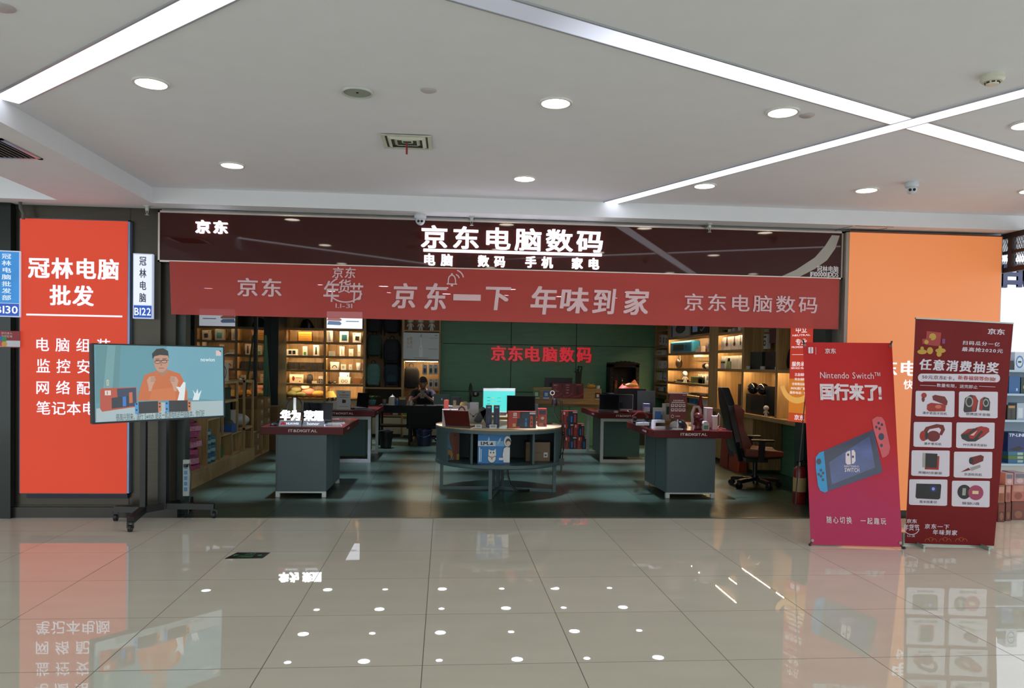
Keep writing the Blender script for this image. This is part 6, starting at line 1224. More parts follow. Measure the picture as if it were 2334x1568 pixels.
for j in range(3): product('carton', ('lowest', 'middle', 'topmost')[j]+' flat carton of the stack at the far end of the left wall', 'carton', (XD-.12, 6.05, j*.25), pi/2, .5, .4, .248, ('#6a5030', '#7a5d36', '#735732')[j], [('r', .55, .45, .8, .8, '#b5b2a4'), ('r', 0, .47, .5, .5, '#8a704a')], grp='cartons at the far end')
for j in range(2): product('carton', ('lower', 'upper')[j]+' carton lying in the low box under the carton stack, left wall', 'carton', (XD-.2, 4.93, .021+j*.19), pi/2, .4, .3, .185, '#84673c', [('r', .6, .4, .85, .8, '#b5b2a4')])
product('red_box', 'large red box with a dark ring picture on the open rack, left wall', 'box', (XD-.25, 3.2, 1.24), .9, .3, .14, .26, '#6a1d1e', [('o', .5, .5, .3, .36, .1, '#221010')])
product('watch_box', 'white box with a black watch picture beside the red box on the rack', 'box', (XD-.14, 3.42, 1.24), .5, .12, .08, .25, '#c0b8a4', [('o', .5, .5, .25, .36, .08, '#20201e')])
o = E('desk_lamp', 'small white desk lamp in a red and white box on the open rack, left wall', 'lamp', (XD-.2, 3.64, 1.24), .3); m = MB().box((-.06, -.05, 0), (.06, .05, .2), C('#7a2224', .5)); m.box((.0, -.052, 0), (.061, .052, .2), C('#c0b8a8', .5)); m.b('box', o); MB().tube([(-.04, 0, .2), (-.045, 0, .3), (-.02, 0, .36), (.03, 0, .39), (.1, 0, .4)], .007, M_white, n=6).b('arm', o); MB().box((.04, -.02, .392), (.13, .02, .404), M_white).b('head', o)
mouse('white computer mouse on the open rack beside the lamp', (XD-.15, 4.3, 1.24), '#c9c5ba')
m = MB()
for k in range(5): m.tube([(XD-.28+.02*k, 6.3+.05*k, 0.0+.75), (XD-.34+.004*k, 6.62+.012*k, 2.0)], .008, C('#4d7f5c', .6), n=6)
m.top('bundle_of_rods', 'bundle of thin green rods leaning in the rear left corner', 'rods')
# ---------------------------------------------------------------- right tables
o = E('face_headset', 'white headset with a black strap at the left end of the right front table', 'headset', (at(1500, 972, Y=1.45).x, 1.45, .8), .1)
m = MB(); m.grid(lambda u, v: (.09*math.copysign(abs(cos(2*pi*u))**.6, cos(2*pi*u))*(1-.15*v), .05*math.copysign(abs(sin(2*pi*u))**.6, sin(2*pi*u)), .1*v), 24, 5, C('#d2d2d4', .25), closed_u=True); m.box((-.07, -.04, .1), (.07, .04, .102), C('#d2d2d4', .25)); m.b('visor', o)
MB().box((-.05, -.053, .03), (.07, -.049, .07), M_blackgloss).b('front_sensor', o); MB().tube([(-.09, 0, .06), (-.2, .03, .075), (-.27, .12, .07), (-.2, .24, .06), (0, .26, .06), (.09, .1, .06)], .014, M_black, n=6).b('strap', o); MB().box((-.28, -.02, .035), (-.12, .01, .07), C('#c9ccd0', .3)).b('side_rail', o); MB().box((-.1, .05, 0), (.1, .1, .09), M_black).b('face_cushion', o)
o = E('helmet', 'dark rounded visor under the small red roll-up stand, right front table', 'headset', (at(1548, 966, Y=1.6).x, 1.6, .8)); MB().ball((0, 0, .0), (.1, .09, .1), C('#1b1c1e', .3), zs=(0, 1)).b('shell', o); MB().ball((-.06, -.03, .02), (.07, .06, .06), C('#c9c6c2', .3), zs=(-.2, 1)).b('white_shell', o)
x0, z0, x1, z1 = bx(1526, 897, 1565, 956, 1.35); o = E('table_banner', 'small dark red banner on a thin white stand, right front table', 'table banner', ((x0+x1)/2, 1.35, .8)); w = x1-x0; a, b = z0-.8, z1-.8
m = MB(); m.box((-w/2, 0, a), (w/2, .003, b), C('#64201f', .4)); fr = Fr((-w/2, -.0005, a), (w, 0, 0), (0, 0, b-a)); Wt = C('#c9b9b8', .5)
ops = [('t', '任意消费抽奖', .2, .7, .82, .76, Wt, .03), ('r', .12, .64, .9, .675, Wt), ('t', '京东', .75, .93, .95, .96, Wt, .02), ('t', '年味到家', .35, .1, .62, .15, Wt, .02), ('o', .18, .12, .09, .06, .02, Wt)]
for r_ in range(2):
    for c_ in range(4): ops += [('r', .08+c_*.22, .48-r_*.17, .26+c_*.22, .6-r_*.17, Wt), ('e', .17+c_*.22, .55-r_*.17, .05, .025, C('#4a2a2a', .5))]
draw(m, fr, ops, px=False); m.b('sheet', o); MB().box((-w/2-.02, -.004, b), (w/2+.02, .004, b+.012), M_white).box((-.006, .004, 0), (.006, .012, b), M_white).lathe([(0, 0), (.07, 0), (.06, .008), (0, .01)], M_white, n=18).b('stand', o)
o = E('headphone_stand', 'white hoop headphone stand on the right front table behind the red toy', 'headphone stand', (at(1588, 950, Y=1.9).x-.03, 1.9, .8)); MB().tube([(-.02, 0, 0), (-.03, 0, .16), (0, 0, .24), (.05, 0, .24), (.075, 0, .2), (.08, 0, .16)], .02, C('#cfc9c0', .3), n=8).lathe([(0, 0), (.07, 0), (.065, .012), (0, .014)], C('#cfc9c0', .3), n=18).b('hoop', o)
hp = E('headphones', 'black headphones beside the white hoop stand, right front table', 'headphones', (at(1605, 930, Y=1.95).x, 1.95, .8)); MB().tube([(-.06, 0, .03), (-.07, 0, .13), (-.03, 0, .2), (.03, 0, .2), (.07, 0, .13), (.06, 0, .03)], .01, M_black).b('headband', hp)
for k in (-1, 1): MB().lathe([(0, -.02), (.04, -.02), (.045, 0), (.04, .02), (0, .02)], M_black, c=(k*.06, 0, .045), axis='x').b('ear_cup', hp)
o = E('toy_figure', 'dark red round headed toy figure with a hood at the front of the right table', 'toy figure', (at(1591, 977, Y=1.28).x, 1.28, .8)); Rt = C('#5a1d1a', .3, n=.1)
m = MB(); m.lathe([(0, 0), (.045, 0), (.05, .01), (.035, .02), (.035, .06), (.045, .09), (.03, .115), (0, .12)], Rt); m.b('body', o); MB().ball((0, 0, .155), (.055, .05, .052), Rt).b('head', o)
for k in (-1, 1): MB().tube([(k*.035, 0, .1), (k*.055, -.015, .07), (k*.04, -.035, .06)], .013, Rt).b('arm', o)
o = E('speaker', 'tall pale pink speaker box at the right end of the right front table', 'speaker', (at(1613, 975, Y=1.4).x, 1.4, .8), -.2); MB().box((-.05, -.05, 0), (.05, .05, .26), C('#b98d92', .4)).b('case', o, bev=.006); MB().box((-.051, -.051, .0), (-.02, .051, .261), C('#c9bfc0', .4)).b('side_panel', o)
o = E('milk_carton_lamp', 'small white milk carton shaped gadget with a green panel, right front table', 'gadget', (at(1607, 978, Y=1.24).x, 1.24, .8)); m = MB().box((-.035, -.035, 0), (.035, .035, .08), C('#c6bdba', .4)); m.prism([(-.035, .08), (.035, .08), (.02, .105), (-.02, .105)], .07, C('#c6bdba', .4), (0, .035, 0), (1, 0, 0), (0, 0, 1)); m.b('carton', o); MB().box((-.028, -.036, .01), (.028, -.0352, .06), C('#4c7f62', .4)).b('screen', o)
o = E('speaker', 'white slim speaker with a looped strap, right end of the right front table', 'speaker', (at(1628, 978, Y=1.3).x, 1.3, .8)); MB().box((-.03, -.03, 0), (.03, .03, .17), C('#c9b9b6', .4)).b('case', o, bev=.005); MB().tube([(.03, 0, .02), (.06, 0, .05), (.065, 0, .17), (.05, 0, .2), (.035, 0, .17)], .005, C('#c9a9a0', .5)).b('strap', o)
m = MB(); m.M = Matrix.Translation((0, 0, .02))
for a in range(2): m.grid(lambda u, v, a=a: ((u-.5)*.17*(1-v)+.03*a, -.02+.05*a+.02*sin(u*7), .38*v*(1-.08*a)+.0), 8, 10, C('#8e2024', .6, n=.2))
m.lathe([(0, -.02), (.09, -.02), (.09, -.01), (0, -.01)], M_black); m.top('pennant', 'pointed red pennant behind the headphones on the right front table', 'pennant', (at(1594, 940, Y=2.1).x, 2.1, .8))
for k, (x_, y_) in enumerate(((1444, 952), (1452, 956), (1459, 959))): product('price_card', ('first', 'second', 'third')[k]+' small leaning white price card at the left rear corner of the right front table', 'price tag', (2.42+.055*k, 2.42-.06*k, .8), .3, .035, .02, .04, '#b9b9b6')
hp = E('headphones', 'red and black headphones lying at the rear of the right front table', 'headphones', (2.5, 2.36, .8)); MB().tube([(-.09, 0, .02), (-.1, .01, .08), (-.03, .02, .13), (.04, .02, .13), (.1, .01, .08), (.09, 0, .02)], .013, C('#8c2a20', .4)).b('headband', hp)
for k in (-1, 1): MB().lathe([(0, -.02), (.04, -.02), (.04, .02), (0, .02)], M_black, c=(k*.08, 0, .04), axis='x').b('ear_cup', hp)
product('gadget_box', 'white and teal box standing behind the headset on the right front table', 'box', (at(1496, 930, Y=2.35).x+.03, 2.35, .8), .1, .13, .08, .2, '#c6c9c6', [('p', [(.3, 0), (1, 0), (1, .6), (.4, .5)], '#2f7f86')])
product('gadget_box', 'tall green and white box right of the teal one, right front table', 'box', (at(1516, 930, Y=2.3).x+.02, 2.3, .8), .4, .09, .07, .26, '#b9b5a6', [('r', .15, .45, .85, .85, '#2f5a46'), ('r', 0, 0, 1, .12, '#b98a3a')])
product('gadget_box', 'bright blue box in front of the teal box, right front table', 'box', (at(1500, 940, Y=2.2).x, 2.2, .8), -.3, .08, .06, .16, '#2a62a8')
m = MB(); m.tube([(-.1, 0, .008), (-.03, .03, .02), (.02, -.02, .008), (.09, .02, .018), (.14, -.01, .008)], .006, C('#6a1d1a', .5)); m.top('cable', 'thin dark red cable lying at the right end of the right front table', 'cable', (3.14, 1.32, .8))
laptop('laptop', 'black laptop with a dark lid at the left end of the rear right table', (at(1388, 930, Y=4.75).x, 4.75, .8), -.25, .33, .22, 100, '#121416', '#0f1113', '#101416', .26)
laptop('laptop', 'second black laptop with a brass coloured edge on the rear right table', (at(1408, 932, Y=5.0).x+.08, 5.0, .8), -.3, .33, .22, 104, '#161513', '#4a4230', '#1a1a18', .26)
product('equipment_case', 'large black case standing behind the laptops on the rear right table', 'case', (at(1435, 920, Y=5.35).x, 5.35, .8), .0, .5, .25, .36, '#0f1112', rough=.3)
product('equipment_case', 'second black case with slanted side at the right of the rear right table', 'case', (at(1470, 920, Y=5.2).x+.02, 5.2, .8), -.25, .3, .2, .33, '#131516', rough=.3)
product('product_card', 'flat pale tablet lying at the front right of the rear right table', 'tablet', (3.02, 4.52, .8), .05, .22, .14, .012, '#59655f')
product('price_card', 'small white price card at the front edge of the rear right table', 'price tag', (2.62, 4.45, .8), .2, .06, .03, .03, '#b9a9a0')
m = MB(); m.ball((0, 0, .02), (.08, .05, .025), C('#7a3420', .5), n=12, k=6); m.top('computer_mouse', 'reddish mouse at the front edge of the rear right table', 'mouse', (2.76, 4.5, .8))
product('tub', 'small white and blue tub on the rear right table near the blue box', 'tub', (at(1473, 928, Y=4.9).x, 4.9, .8), 0, .1, .1, .13, '#9aa3c6', [('r', 0, .6, 1, .9, '#5a6ab0')])
product('gadget_box', 'bright blue flat box behind the small tub, rear right table', 'box', (at(1478, 915, Y=5.45).x, 5.45, .8), .2, .2, .12, .14, '#1f6fae')
# ---------------------------------------------------------------- reception counter goods
o = E('monitor', 'black monitor seen from behind on the reception counter', 'monitor', (at(1272, 880, Y=7.2).x, 7.15, 1.1)); MB().box((-.27, 0, .02), (.27, .03, .2), M_black).b('case', o); MB().box((-.08, -.03, 0), (.08, .1, .02), M_black).b('stand', o)
for k, (x0_, x1_, t) in enumerate(((1258, 1281.5, 'leftmost'), (1282.5, 1305, 'middle'), (1306, 1330, 'rightmost'))):
    Yp_ = 6.885; a_, b_, c_, d_ = bx(x0_, 873+k*.5, x1_, 907+k*.5, Yp_); m = MB(); m.box((a_, Yp_, b_), (c_, Yp_+.012, d_), C('#682022', .4)); fr = Fr((a_, Yp_-.0004, b_), (c_-a_, 0, 0), (0, 0, d_-b_)); g = C('#b98a86', .5); h_ = C('#8a3a3c', .4)
    draw(m, fr, [('o', .2, .55, .9, .5, .1, h_, 4.4, 5.9)]+([('r', .15, .8, .6, .9, g), ('p', [(.1, .55), (.5, .9), (.6, .85), (.4, .55)], h_), ('r', .15, .5, .5, .53, g), ('r', .15, .42, .7, .45, g)] if k == 0 else [('r', .3, .85, .7, .9, g), ('r', .35, .7, .65, .75, g), ('r', .35, .52, .65, .58, g), ('r', .35, .32, .6, .4, g)] if k == 1 else [('p', [(.3, .25), (.6, .3), (.55, .8), (.28, .75)], C('#3a1518', .4)), ('r', .3, .9, .8, .93, g)]), px=False)
    m.top('counter_poster', t+' of three dark red posters fixed to the front of the reception counter', 'poster')
for px, c, c2, t in (((1216, 890, 1230, 909), '#2f7a34', '#a9c29a', 'green'), ((1238, 891, 1252, 909), '#2a70b4', '#c9d6e2', 'blue'), ((1357, 895, 1368, 911), '#54261c', '#b9b0a4', 'brown')):
    a_, b_, c_, d_ = bx(*px, 6.886); m = MB(); m.box((a_, 6.886, b_), (c_, 6.899, d_), C(c, .4)); draw(m, Fr((a_, 6.8856, b_), (c_-a_, 0, 0), (0, 0, d_-b_)), [('r', .25, .35, .75, .78, C('#c9cfc4', .5)), ('r', .0, 0, 1, .18, C(c2, .5))], px=False); m.top('payment_card', t+' payment plate with a white square on the reception counter', 'plate')
o = E('bamboo_vase', 'dark vase with lucky bamboo stems on the reception counter', 'plant', (at(1320, 875, Y=7.05).x, 7.1, 1.1)); MB().lathe([(0, 0), (.05, 0), (.065, .05), (.05, .1), (.055, .11), (0, .11)], C('#1a1c1a', .3)).b('vase', o)
for k in range(6):
    x_ = (k-2.5)*.022; h_ = .32+.05*(k % 3); m = MB().tube([(x_*.6, 0, .1), (x_, .01*(k % 2), h_)], .012, C('#1d2c1a', .5), n=7); m.b('stem', o)
    for q_ in range(3):
        a = k*1.3+q_*2.1; MB().grid(lambda u, v, a=a, x_=x_, h_=h_: (x_+cos(a)*.09*v-sin(a)*(u-.5)*.03*sin(pi*v), sin(a)*.06*v+cos(a)*(u-.5)*.03*sin(pi*v), h_-.04+.12*v-.06*v*v), 3, 5, C('#1f3a1c', .5)).b('leaf', o)
o = E('plush_toy', 'yellow plush frog like toy on the reception counter', 'plush toy', (at(1348, 884, Y=7.0).x, 7.05, 1.1)); MB().ball((0, 0, .04), (.09, .07, .045), C('#b98a2c', .9, n=.1)).b('body', o)
for k in (-1, 1): MB().ball((k*.045, -.03, .08), (.02, .02, .02), C('#b98a2c', .9)).ball((k*.045, -.046, .084), (.008, .006, .008), M_black, n=8, k=5).b('eye', o)
MB().lathe([(0, 0), (.032, 0), (.035, .06), (.03, .06), (.028, .006), (0, .006)], C('#c3c6b6', .4)).top('paper_cup', 'white cup at the right end of the reception counter', 'cup', (at(1364, 884, Y=6.98).x, 7.0, 1.1))
# black standing fan and things on the rear desk, left of the monitor
o = E('desk_fan', 'black desk fan turned sideways behind the round stand', 'fan', (at(1072, 925, Y=6.2).x, 6.2, .70)); MB().lathe([(0, 0), (.1, 0), (.1, .015), (.03, .03), (.018, .04), (.018, .17), (0, .17)], M_black).b('base', o)
m = MB()
for j in range(14): a = pi*j/14; m.tube([(-.04*sin(2*pi*t/16)*.9, cos(a)*.19*cos(2*pi*t/16), .3+sin(a)*.19*cos(2*pi*t/16)) for t in range(17)], .0025, M_black, n=4)
m.lathe([(.19, -.012), (.2, -.012), (.2, .012), (.19, .012)], M_black, c=(0, 0, .3), axis='x', n=32); m.b('guard', o)
m = MB().lathe([(0, -.02), (.03, -.02), (.03, .02), (0, .02)], M_black, c=(0, 0, .3), axis='x')
for k in range(4): m.M = Matrix.Translation((0, 0, .3)) @ Matrix.Rotation(k*pi/2, 4, 'X'); m.grid(lambda u, v: (.02*(u-.5), .06*(u-.5)*(1+v), .03+.14*v), 4, 5, C('#1a1c1e', .4)); m.M = None
m.b('blades', o); MB().lathe([(0, .04), (.05, .045), (.055, .1), (.04, .15), (0, .16)], M_black, c=(0, 0, .3), axis='x').b('motor_housing', o); MB().box((.07, -.06, .28), (.11, -.05, .33), C('#a3a59c', .5)).b('motor_label', o)
o = E('side_desk', 'low wooden desk under the fan, left of the bright monitor', 'desk', (.4, 6.35, 0)); MB().box((-.5, -.3, .66), (.6, .35, .70), M_woodh).b('top', o)
for x in (-.46, .52):
    for y in (-.27, .3): MB().box((x, y, 0), (x+.04, y+.04, .66), M_wmet).b('leg', o)
product('carton', 'black box with a beige label left of the fan, side desk', 'box', (at(1040, 900, Y=6.4).x, 6.45, .70), 0, .18, .14, .23, '#171412', [('r', .2, .1, .5, .75, '#8a7a5a')])
m = MB(); m.grid(lambda u, v: (.11*cos(2*pi*u)*(1-.5*v), .08*sin(2*pi*u)*(1-.5*v), .16*v+.01*sin(9*u)), 18, 5, C('#a58a4a', .6, n=.2), closed_u=True); m.box((-.05, -.075, .03), (.06, -.07, .09), C('#c0a02a', .5)); m.top('plastic_bag', 'beige bag with a yellow label in front of the fan, side desk', 'bag', (at(1057, 905, Y=6.2).x, 6.12, .70))
product('white_box', 'low white box at the left edge of the side desk', 'box', (at(1030, 920, Y=6.1).x, 6.15, .70), 0, .18, .14, .08, '#bfc0b2')
product('flat_carton', 'pale carton half hidden behind the brown headphone box, side desk', 'box', (at(1060, 912, Y=5.9).x+.1, 6.1, .70), .1, .16, .1, .14, '#b9bcae')
# stacked console boxes by the counter
zz = [0, .235, .47]
rows = [[(1286, 1315), (1316.5, 1341)], [(1283, 1307), (1308, 1332)], [(1279, 1316)]]
nm = [['lower left', 'lower right'], ['middle left', 'middle right'], ['single top']]
for j in range(3):
    for i, (a_, b_) in enumerate(rows[j]):
        xa, xb = at(a_, 1000, Y=6.35).x, at(b_, 1000, Y=6.35).x; ops = [('r', .42, .0, .98, 1, '#141b22'), ('p', [(.3, .1), (.62, .12), (.62, .6), (.32, .58)], '#1d2730'), ('p', [(.58, .1), (.67, .1), (.67, .6), (.58, .6)], '#2a66a8'), ('p', [(.78, .08), (.9, .08), (.9, .72), (.78, .76)], '#8f3a2a'), ('r', .12, .7, .22, .92, '#c9b3a6'), ('r', .7, .84, .97, .96, '#9a9a9e')]
        product('console_box', nm[j][i]+' red and black console box of the stack before the reception counter', 'box', ((xa+xb)/2, 6.45, zz[j]), 0, xb-xa, .18, .232, '#8d2e22', ops, 'console boxes stacked on the floor')
# black carved shrine with statuette and bag
o = E('shrine_cabinet', 'tall black carved shrine cabinet against the green rear wall', 'cabinet', (at(1424, 900, Y=8.3).x, 8.35, 0)); Kb = C('#08080a', .5, n=.2, spec=.2); w = .62
MB().box((-w/2, -.02, 0), (w/2, .42, .82), Kb).b('lower_cabinet', o)
m = MB().box((-w/2, .0, .82), (-w/2+.07, .4, 1.58), Kb).box((w/2-.07, .0, .82), (w/2, .4, 1.58), Kb).box((-w/2, .36, .82), (w/2, .4, 1.62), Kb).box((-w/2, 0, 1.52), (w/2, .4, 1.6), Kb); nch = m.b('niche', o)
crest = [(-w/2-.02, 1.58)]+[(-w/2+w*k/14, 1.6+.045*sin(pi*k/14)+.012*(k % 2)) for k in range(15)]+[(w/2+.02, 1.58)]
MB().prism(crest, .04, Kb, (0, .0, 0), (1, 0, 0), (0, 0, 1), (0, -1, 0)).b('carved_crest', o)
m = MB()
for k in (-1, 1):
    for j in range(8): m.ball((k*(w/2-.035), -.008, .9+j*.08), (.014, .008, .018), C('#2a2620', .3, .4), n=8, k=5)
m.b('carved_studs', nch)
o = E('statuette', 'gilded statuette standing in the black shrine', 'statuette', (at(1417, 890, Y=8.5).x, 8.5, .82)); Gs = C('#4a4226', .35, .6)
MB().lathe([(0, 0), (.07, 0), (.07, .03), (.045, .05), (.06, .14), (.075, .24), (.05, .34), (.025, .37), (0, .37)], Gs).b('robe', o); MB().ball((0, -.01, .41), (.035, .035, .045), Gs).ball((0, 0, .46), (.03, .03, .02), Gs).b('head', o); MB().tube([(.06, -.03, .3), (.1, -.06, .22), (.06, -.09, .2)], .022, Gs).tube([(-.06, -.03, .3), (-.1, -.06, .2), (-.11, -.06, .26)], .022, Gs).b('arm', o); MB().tube([(-.11, -.06, 0), (-.11, -.06, .55)], .006, Gs, n=6).b('staff', o)
o = E('incense_candle', 'tall orange candle with a red top in the shrine, left side', 'candle', (at(1403, 880, Y=8.42).x, 8.42, .82)); MB().cyl((0, 0, 0), (0, 0, .34), .035, m=C('#7a4a22', .4)).b('wax', o); MB().cyl((0, 0, .34), (0, 0, .42), .036, m=C('#6a1d16', .5)).b('red_cap', o)
o = E('low_cabinet', 'black low cabinet in front of the shrine carrying a red bag', 'cabinet', (at(1430, 930, Y=7.3).x, 7.4, 0)); MB().box((-.36, -.25, 0), (.34, .25, .98), C('#0f1012', .35)).b('body', o); MB().box((-.37, -.26, .98), (.35, .26, 1.0), Kb).b('lid', o)
m = MB(); x0, z0, x1, z1 = bx(1407, 865, 1461, 893, 7.3); w = x1-x0
m.grid(lambda u, v: (w/2*cos(2*pi*u)*(1-.5*v*v)*(1+.06*sin(22*u)), .16*sin(2*pi*u)*(1-.5*v), (.21+.03*cos(4*pi*u+1))*v*(1+.2*cos(2*pi*u))), 36, 12, C('#b5472a', .45, n=.45, sc=11, bump=.5), closed_u=True)
m.ball((.05, -.05, .17), (.13, .06, .05), C('#c9933a', .5, n=.3), n=12, k=6); m.top('shopping_bag', 'crumpled orange red bag on the black cabinet by the shrine', 'bag', ((x0+x1)/2, 7.36, 1.0))
# ---------------------------------------------------------------- right wall goods
for k, px in enumerate(((1503, 763, 1508, 786), (1510, 763, 1515, 787), (1516.5, 764, 1521, 788))): rw('earphone_pack', ('left', 'middle', 'right')[k]+' hanging earphone pack in the narrow bay by the green wall', 'package', px, .05, WB, [('o', .5, .5, .3, .25, .12, '#2b2b2a')], X=4.46)
rw('boxed_earphones', 'left flat white box with a dark sprig picture in the narrow bay', 'box', (1484.5, 799, 1492, 809), .1, WB, [('l', [(.3, .7), (.5, .3), (.7, .7)], .1, '#2b2b2a')]); rw('boxed_earphones', 'right flat white box with two dark sprig pictures in the narrow bay', 'box', (1493, 798, 1509, 810), .1, WB, [('l', [(.2, .7), (.32, .3), (.44, .7)], .08, '#2b2b2a'), ('l', [(.55, .7), (.67, .3), (.8, .7)], .08, '#2b2b2a')])
for px, t, c in (((1485, 822, 1500, 840), 'large pale', '#b3ad94'), ((1502, 822, 1508, 840), 'slim white', WB), ((1511, 822, 1520, 837), 'small white', WB)): rw('white_box', t+' box on the middle shelf of the narrow bay', 'box', px, .12, c, [('r', .35, .35, .65, .65, '#8d8a7c')])
for k, (px, t) in enumerate((((1491, 847, 1495, 865), 'thin cream'), ((1496.5, 848, 1501, 866), 'thin white'), ((1502, 848, 1507, 867), 'white upright'), ((1508, 846, 1513, 867), 'grey striped'), ((1513.5, 846, 1519, 869), 'white and black'))): rw('white_box', t+' box in the row on the fourth shelf of the narrow bay', 'box', px, .12, (WB, '#c9c9bc', '#d0cbb8', '#9a9a92', '#bdbab0')[k], [('r', .2, .2, .8, .35, '#4b4c4c')] if k > 2 else ())
rw('orange_packet', 'orange red packets lying on top of the white boxes, narrow bay', 'package', (1483, 871, 1519, 878), .2, '#b5502e', z=at(1500, 879, X=4.45).z+.004)
for px, t, c, ops in (((1484, 879, 1494, 898), 'white', '#c9c9cc', [('r', .1, .6, .4, .8, '#8d8d90')]), ((1494.5, 879, 1509, 898), 'wide white', '#d0cfcc', [('r', .4, .1, .5, .9, '#a9a9a6')]), ((1510, 876, 1519.5, 899), 'dark edged white', '#b9b4aa', [('r', .3, .1, .8, .8, '#4a2a2a')])): rw('white_box', t+' box on the lowest shelf of the narrow bay', 'box', px, .15, c, ops, z=at(1500, 899, X=4.45).z)
rw('orange_box', 'orange and white box below the lowest shelf of the narrow bay', 'box', (1487, 903, 1499, 925), .15, '#b5602a', [('r', 0, 0, .4, 1, '#b9b0a6')], X=4.44, z=.87); rw('dark_box', 'dark box with a red stripe beside the orange box, narrow bay', 'box', (1500, 908, 1518, 925), .15, '#3a1d16', [('r', .2, .6, .8, .9, '#8a3a26')], X=4.44, z=.87)
zB = [2.14, 1.82, 1.52, 1.25, 1.02]
rw('speaker_box', 'bright blue box at the top left of the blue stereo bay', 'box', (1522, 744, 1531, 768), .2, '#1f5f9c', [('r', .3, .3, .9, .7, '#4a9ac0')], z=zB[0]); rw('appliance_box', 'large white box with a round grey lens, top shelf of the blue stereo bay', 'box', (1533, 738, 1570, 768), .2, '#a9aca2', [('e', .5, .6, .3, .35, '#2a2b2c'), ('e', .5, .6, .2, .24, '#4a3f3c')], z=zB[0]); rw('appliance_box', 'black box with a white tick mark, top shelf of the blue stereo bay', 'box', (1574, 742, 1615, 766), .2, '#17191c', [('l', [(.55, .5), (.62, .3), (.8, .7)], .05, '#a9acb0'), ('r', .12, .3, .4, 1, '#9cb6d6')], z=zB[0])
o = E('stereo', 'bright blue portable stereo in the wall bay on the right', 'speaker', (4.52, (at(1524, 790, X=4.46).y+at(1578, 790, X=4.46).y)/2, zB[1]), -pi/2); L = abs(at(1524, 790, X=4.46).y-at(1578, 790, X=4.46).y); h_ = .23
MB().box((-L/2, -.08, 0), (L/2, .1, h_), C('#1c6f96', .4)).b('cabinet', o, bev=.03); m = MB(); draw(m, Fr((-L/2, -.0805, 0), (L, 0, 0), (0, 0, h_)), [('r', .25, .25, .7, .72, C('#16262e', .4)), ('e', .8, .5, .035, .16, C('#184a66', .4)), ('r', .05, .8, .15, .88, C('#134a66', .4))], px=False); m.b('grille', o)
for px, t, c, ops in (((1585, 794, 1591, 802), 'low white', WB, ()), ((1591.5, 788, 1598, 802), 'square white', '#c4b9a6', ()), ((1608, 776, 1612, 798), 'slim pink and white', '#b99a92', [('r', 0, 0, 1, .3, '#a93a34')]), ((1612.5, 774, 1617, 798), 'tall pale', '#c6c6bd', [('r', .3, .3, .7, .7, '#6a6a64')])): rw('small_box', t+' box right of the blue stereo', 'box', px, .08, c, ops, z=zB[1])
o = E('gift_stand', 'round basket like gadget with feathers, middle shelf of the blue stereo bay', 'gadget', (4.55, at(1542, 830, X=4.5).y, zB[2])); MB().ball((0, 0, .1), (.06, .13, .1), C('#2a2420', .4), n=14, k=9).b('basket', o); MB().tube([(0, -.1, .12), (0, -.08, .25)], .01, C('#b9a98a', .6)).tube([(0, 0, .12), (0, .02, .28)], .008, C('#4a2a22', .6)).b('sticks', o)
figurine('plain white toy figure with a round head in the blue stereo bay', (4.46, at(1562, 845, X=4.46).y, zB[3]), 1.0)
rw('cube_gadget', 'green cube frame gadget in the blue stereo bay', 'gadget', (1575, 834, 1607, 849), .12, '#1c6a4a', [('r', .15, .2, .55, .85, '#4a3a20')], z=zB[3])
o = E('game_goggles', 'black and white goggles on the inner shelf of the blue stereo bay', 'headset', (4.56, at(1603, 830, X=4.5).y, zB[2])); MB().ball((0, .06, .05), (.06, .09, .05), M_black, n=14, k=8).b('visor', o); MB().ball((0, -.08, .055), (.05, .08, .045), C('#c9d0cc', .3), n=14, k=8).b('white_band', o)
rw('white_plate', 'flat round white plate gadget above the goggles, blue stereo bay', 'gadget', (1582, 809, 1600, 814), .2, '#b5ad92', z=at(1590, 814, X=4.45).z)
m = MB(); m.box((0, 0, 0), (.3, 1.1, .015), M_woody).box((.0, 0, .016), (.3, 1.1, .02), M_woody); m.top('inner_shelf', 'small floating inner shelf with rounded end, blue stereo bay', 'shelf', (4.52, 5.3, at(1600, 822, X=4.5).z-.02))
for px, t, ops in (((1591, 851, 1601, 872), 'left white box with dark bars', [('r', .2, .5, .35, .9, '#3a2f2a'), ('r', .6, .5, .75, .9, '#3a2f2a')]), ((1602, 851, 1609, 873), 'middle white box with dark bars', [('r', .3, .4, .7, .8, '#4a3f3a')]), ((1609.5, 850, 1615, 873), 'right grey white box', [('r', .3, .4, .7, .8, '#5a5a58')])): rw('white_box', t+' on the lower shelf of the blue stereo bay', 'box', px, .12, WB, ops, z=zB[3])
o = E('tablet', 'dark slate tablet lying on the fourth shelf of the blue stereo bay', 'tablet', (4.56, at(1550, 868, X=4.5).y, zB[3]+.0)); MB().box((-.1, -.3, 0), (.1, .3, .02), C('#1c1d1c', .3)).b('body', o); MB().box((-.06, -.2, .02), (.06, .2, .045), C('#232423', .4)).b('raised_part', o)
for k, px in enumerate(((1556, 877, 1590, 882), (1575, 880, 1608, 884))): rw('keyboard', ('left', 'right')[k]+' of two black keyboards lying on the low shelf of the blue stereo bay', 'keyboard', px, .15, '#17181a', z=zB[4]+.022*k, X=4.47)
o = E('desk_lamp', 'small dome lamp with a white cap at the bottom of the blue stereo bay', 'lamp', (4.5, at(1558, 900, X=4.46).y, .87)); MB().lathe([(0, 0), (.06, 0), (.065, .04), (.02, .06), (.02, .08), (.06, .09), (.05, .13), (0, .14)], C('#b9b5a8', .4)).b('body', o)
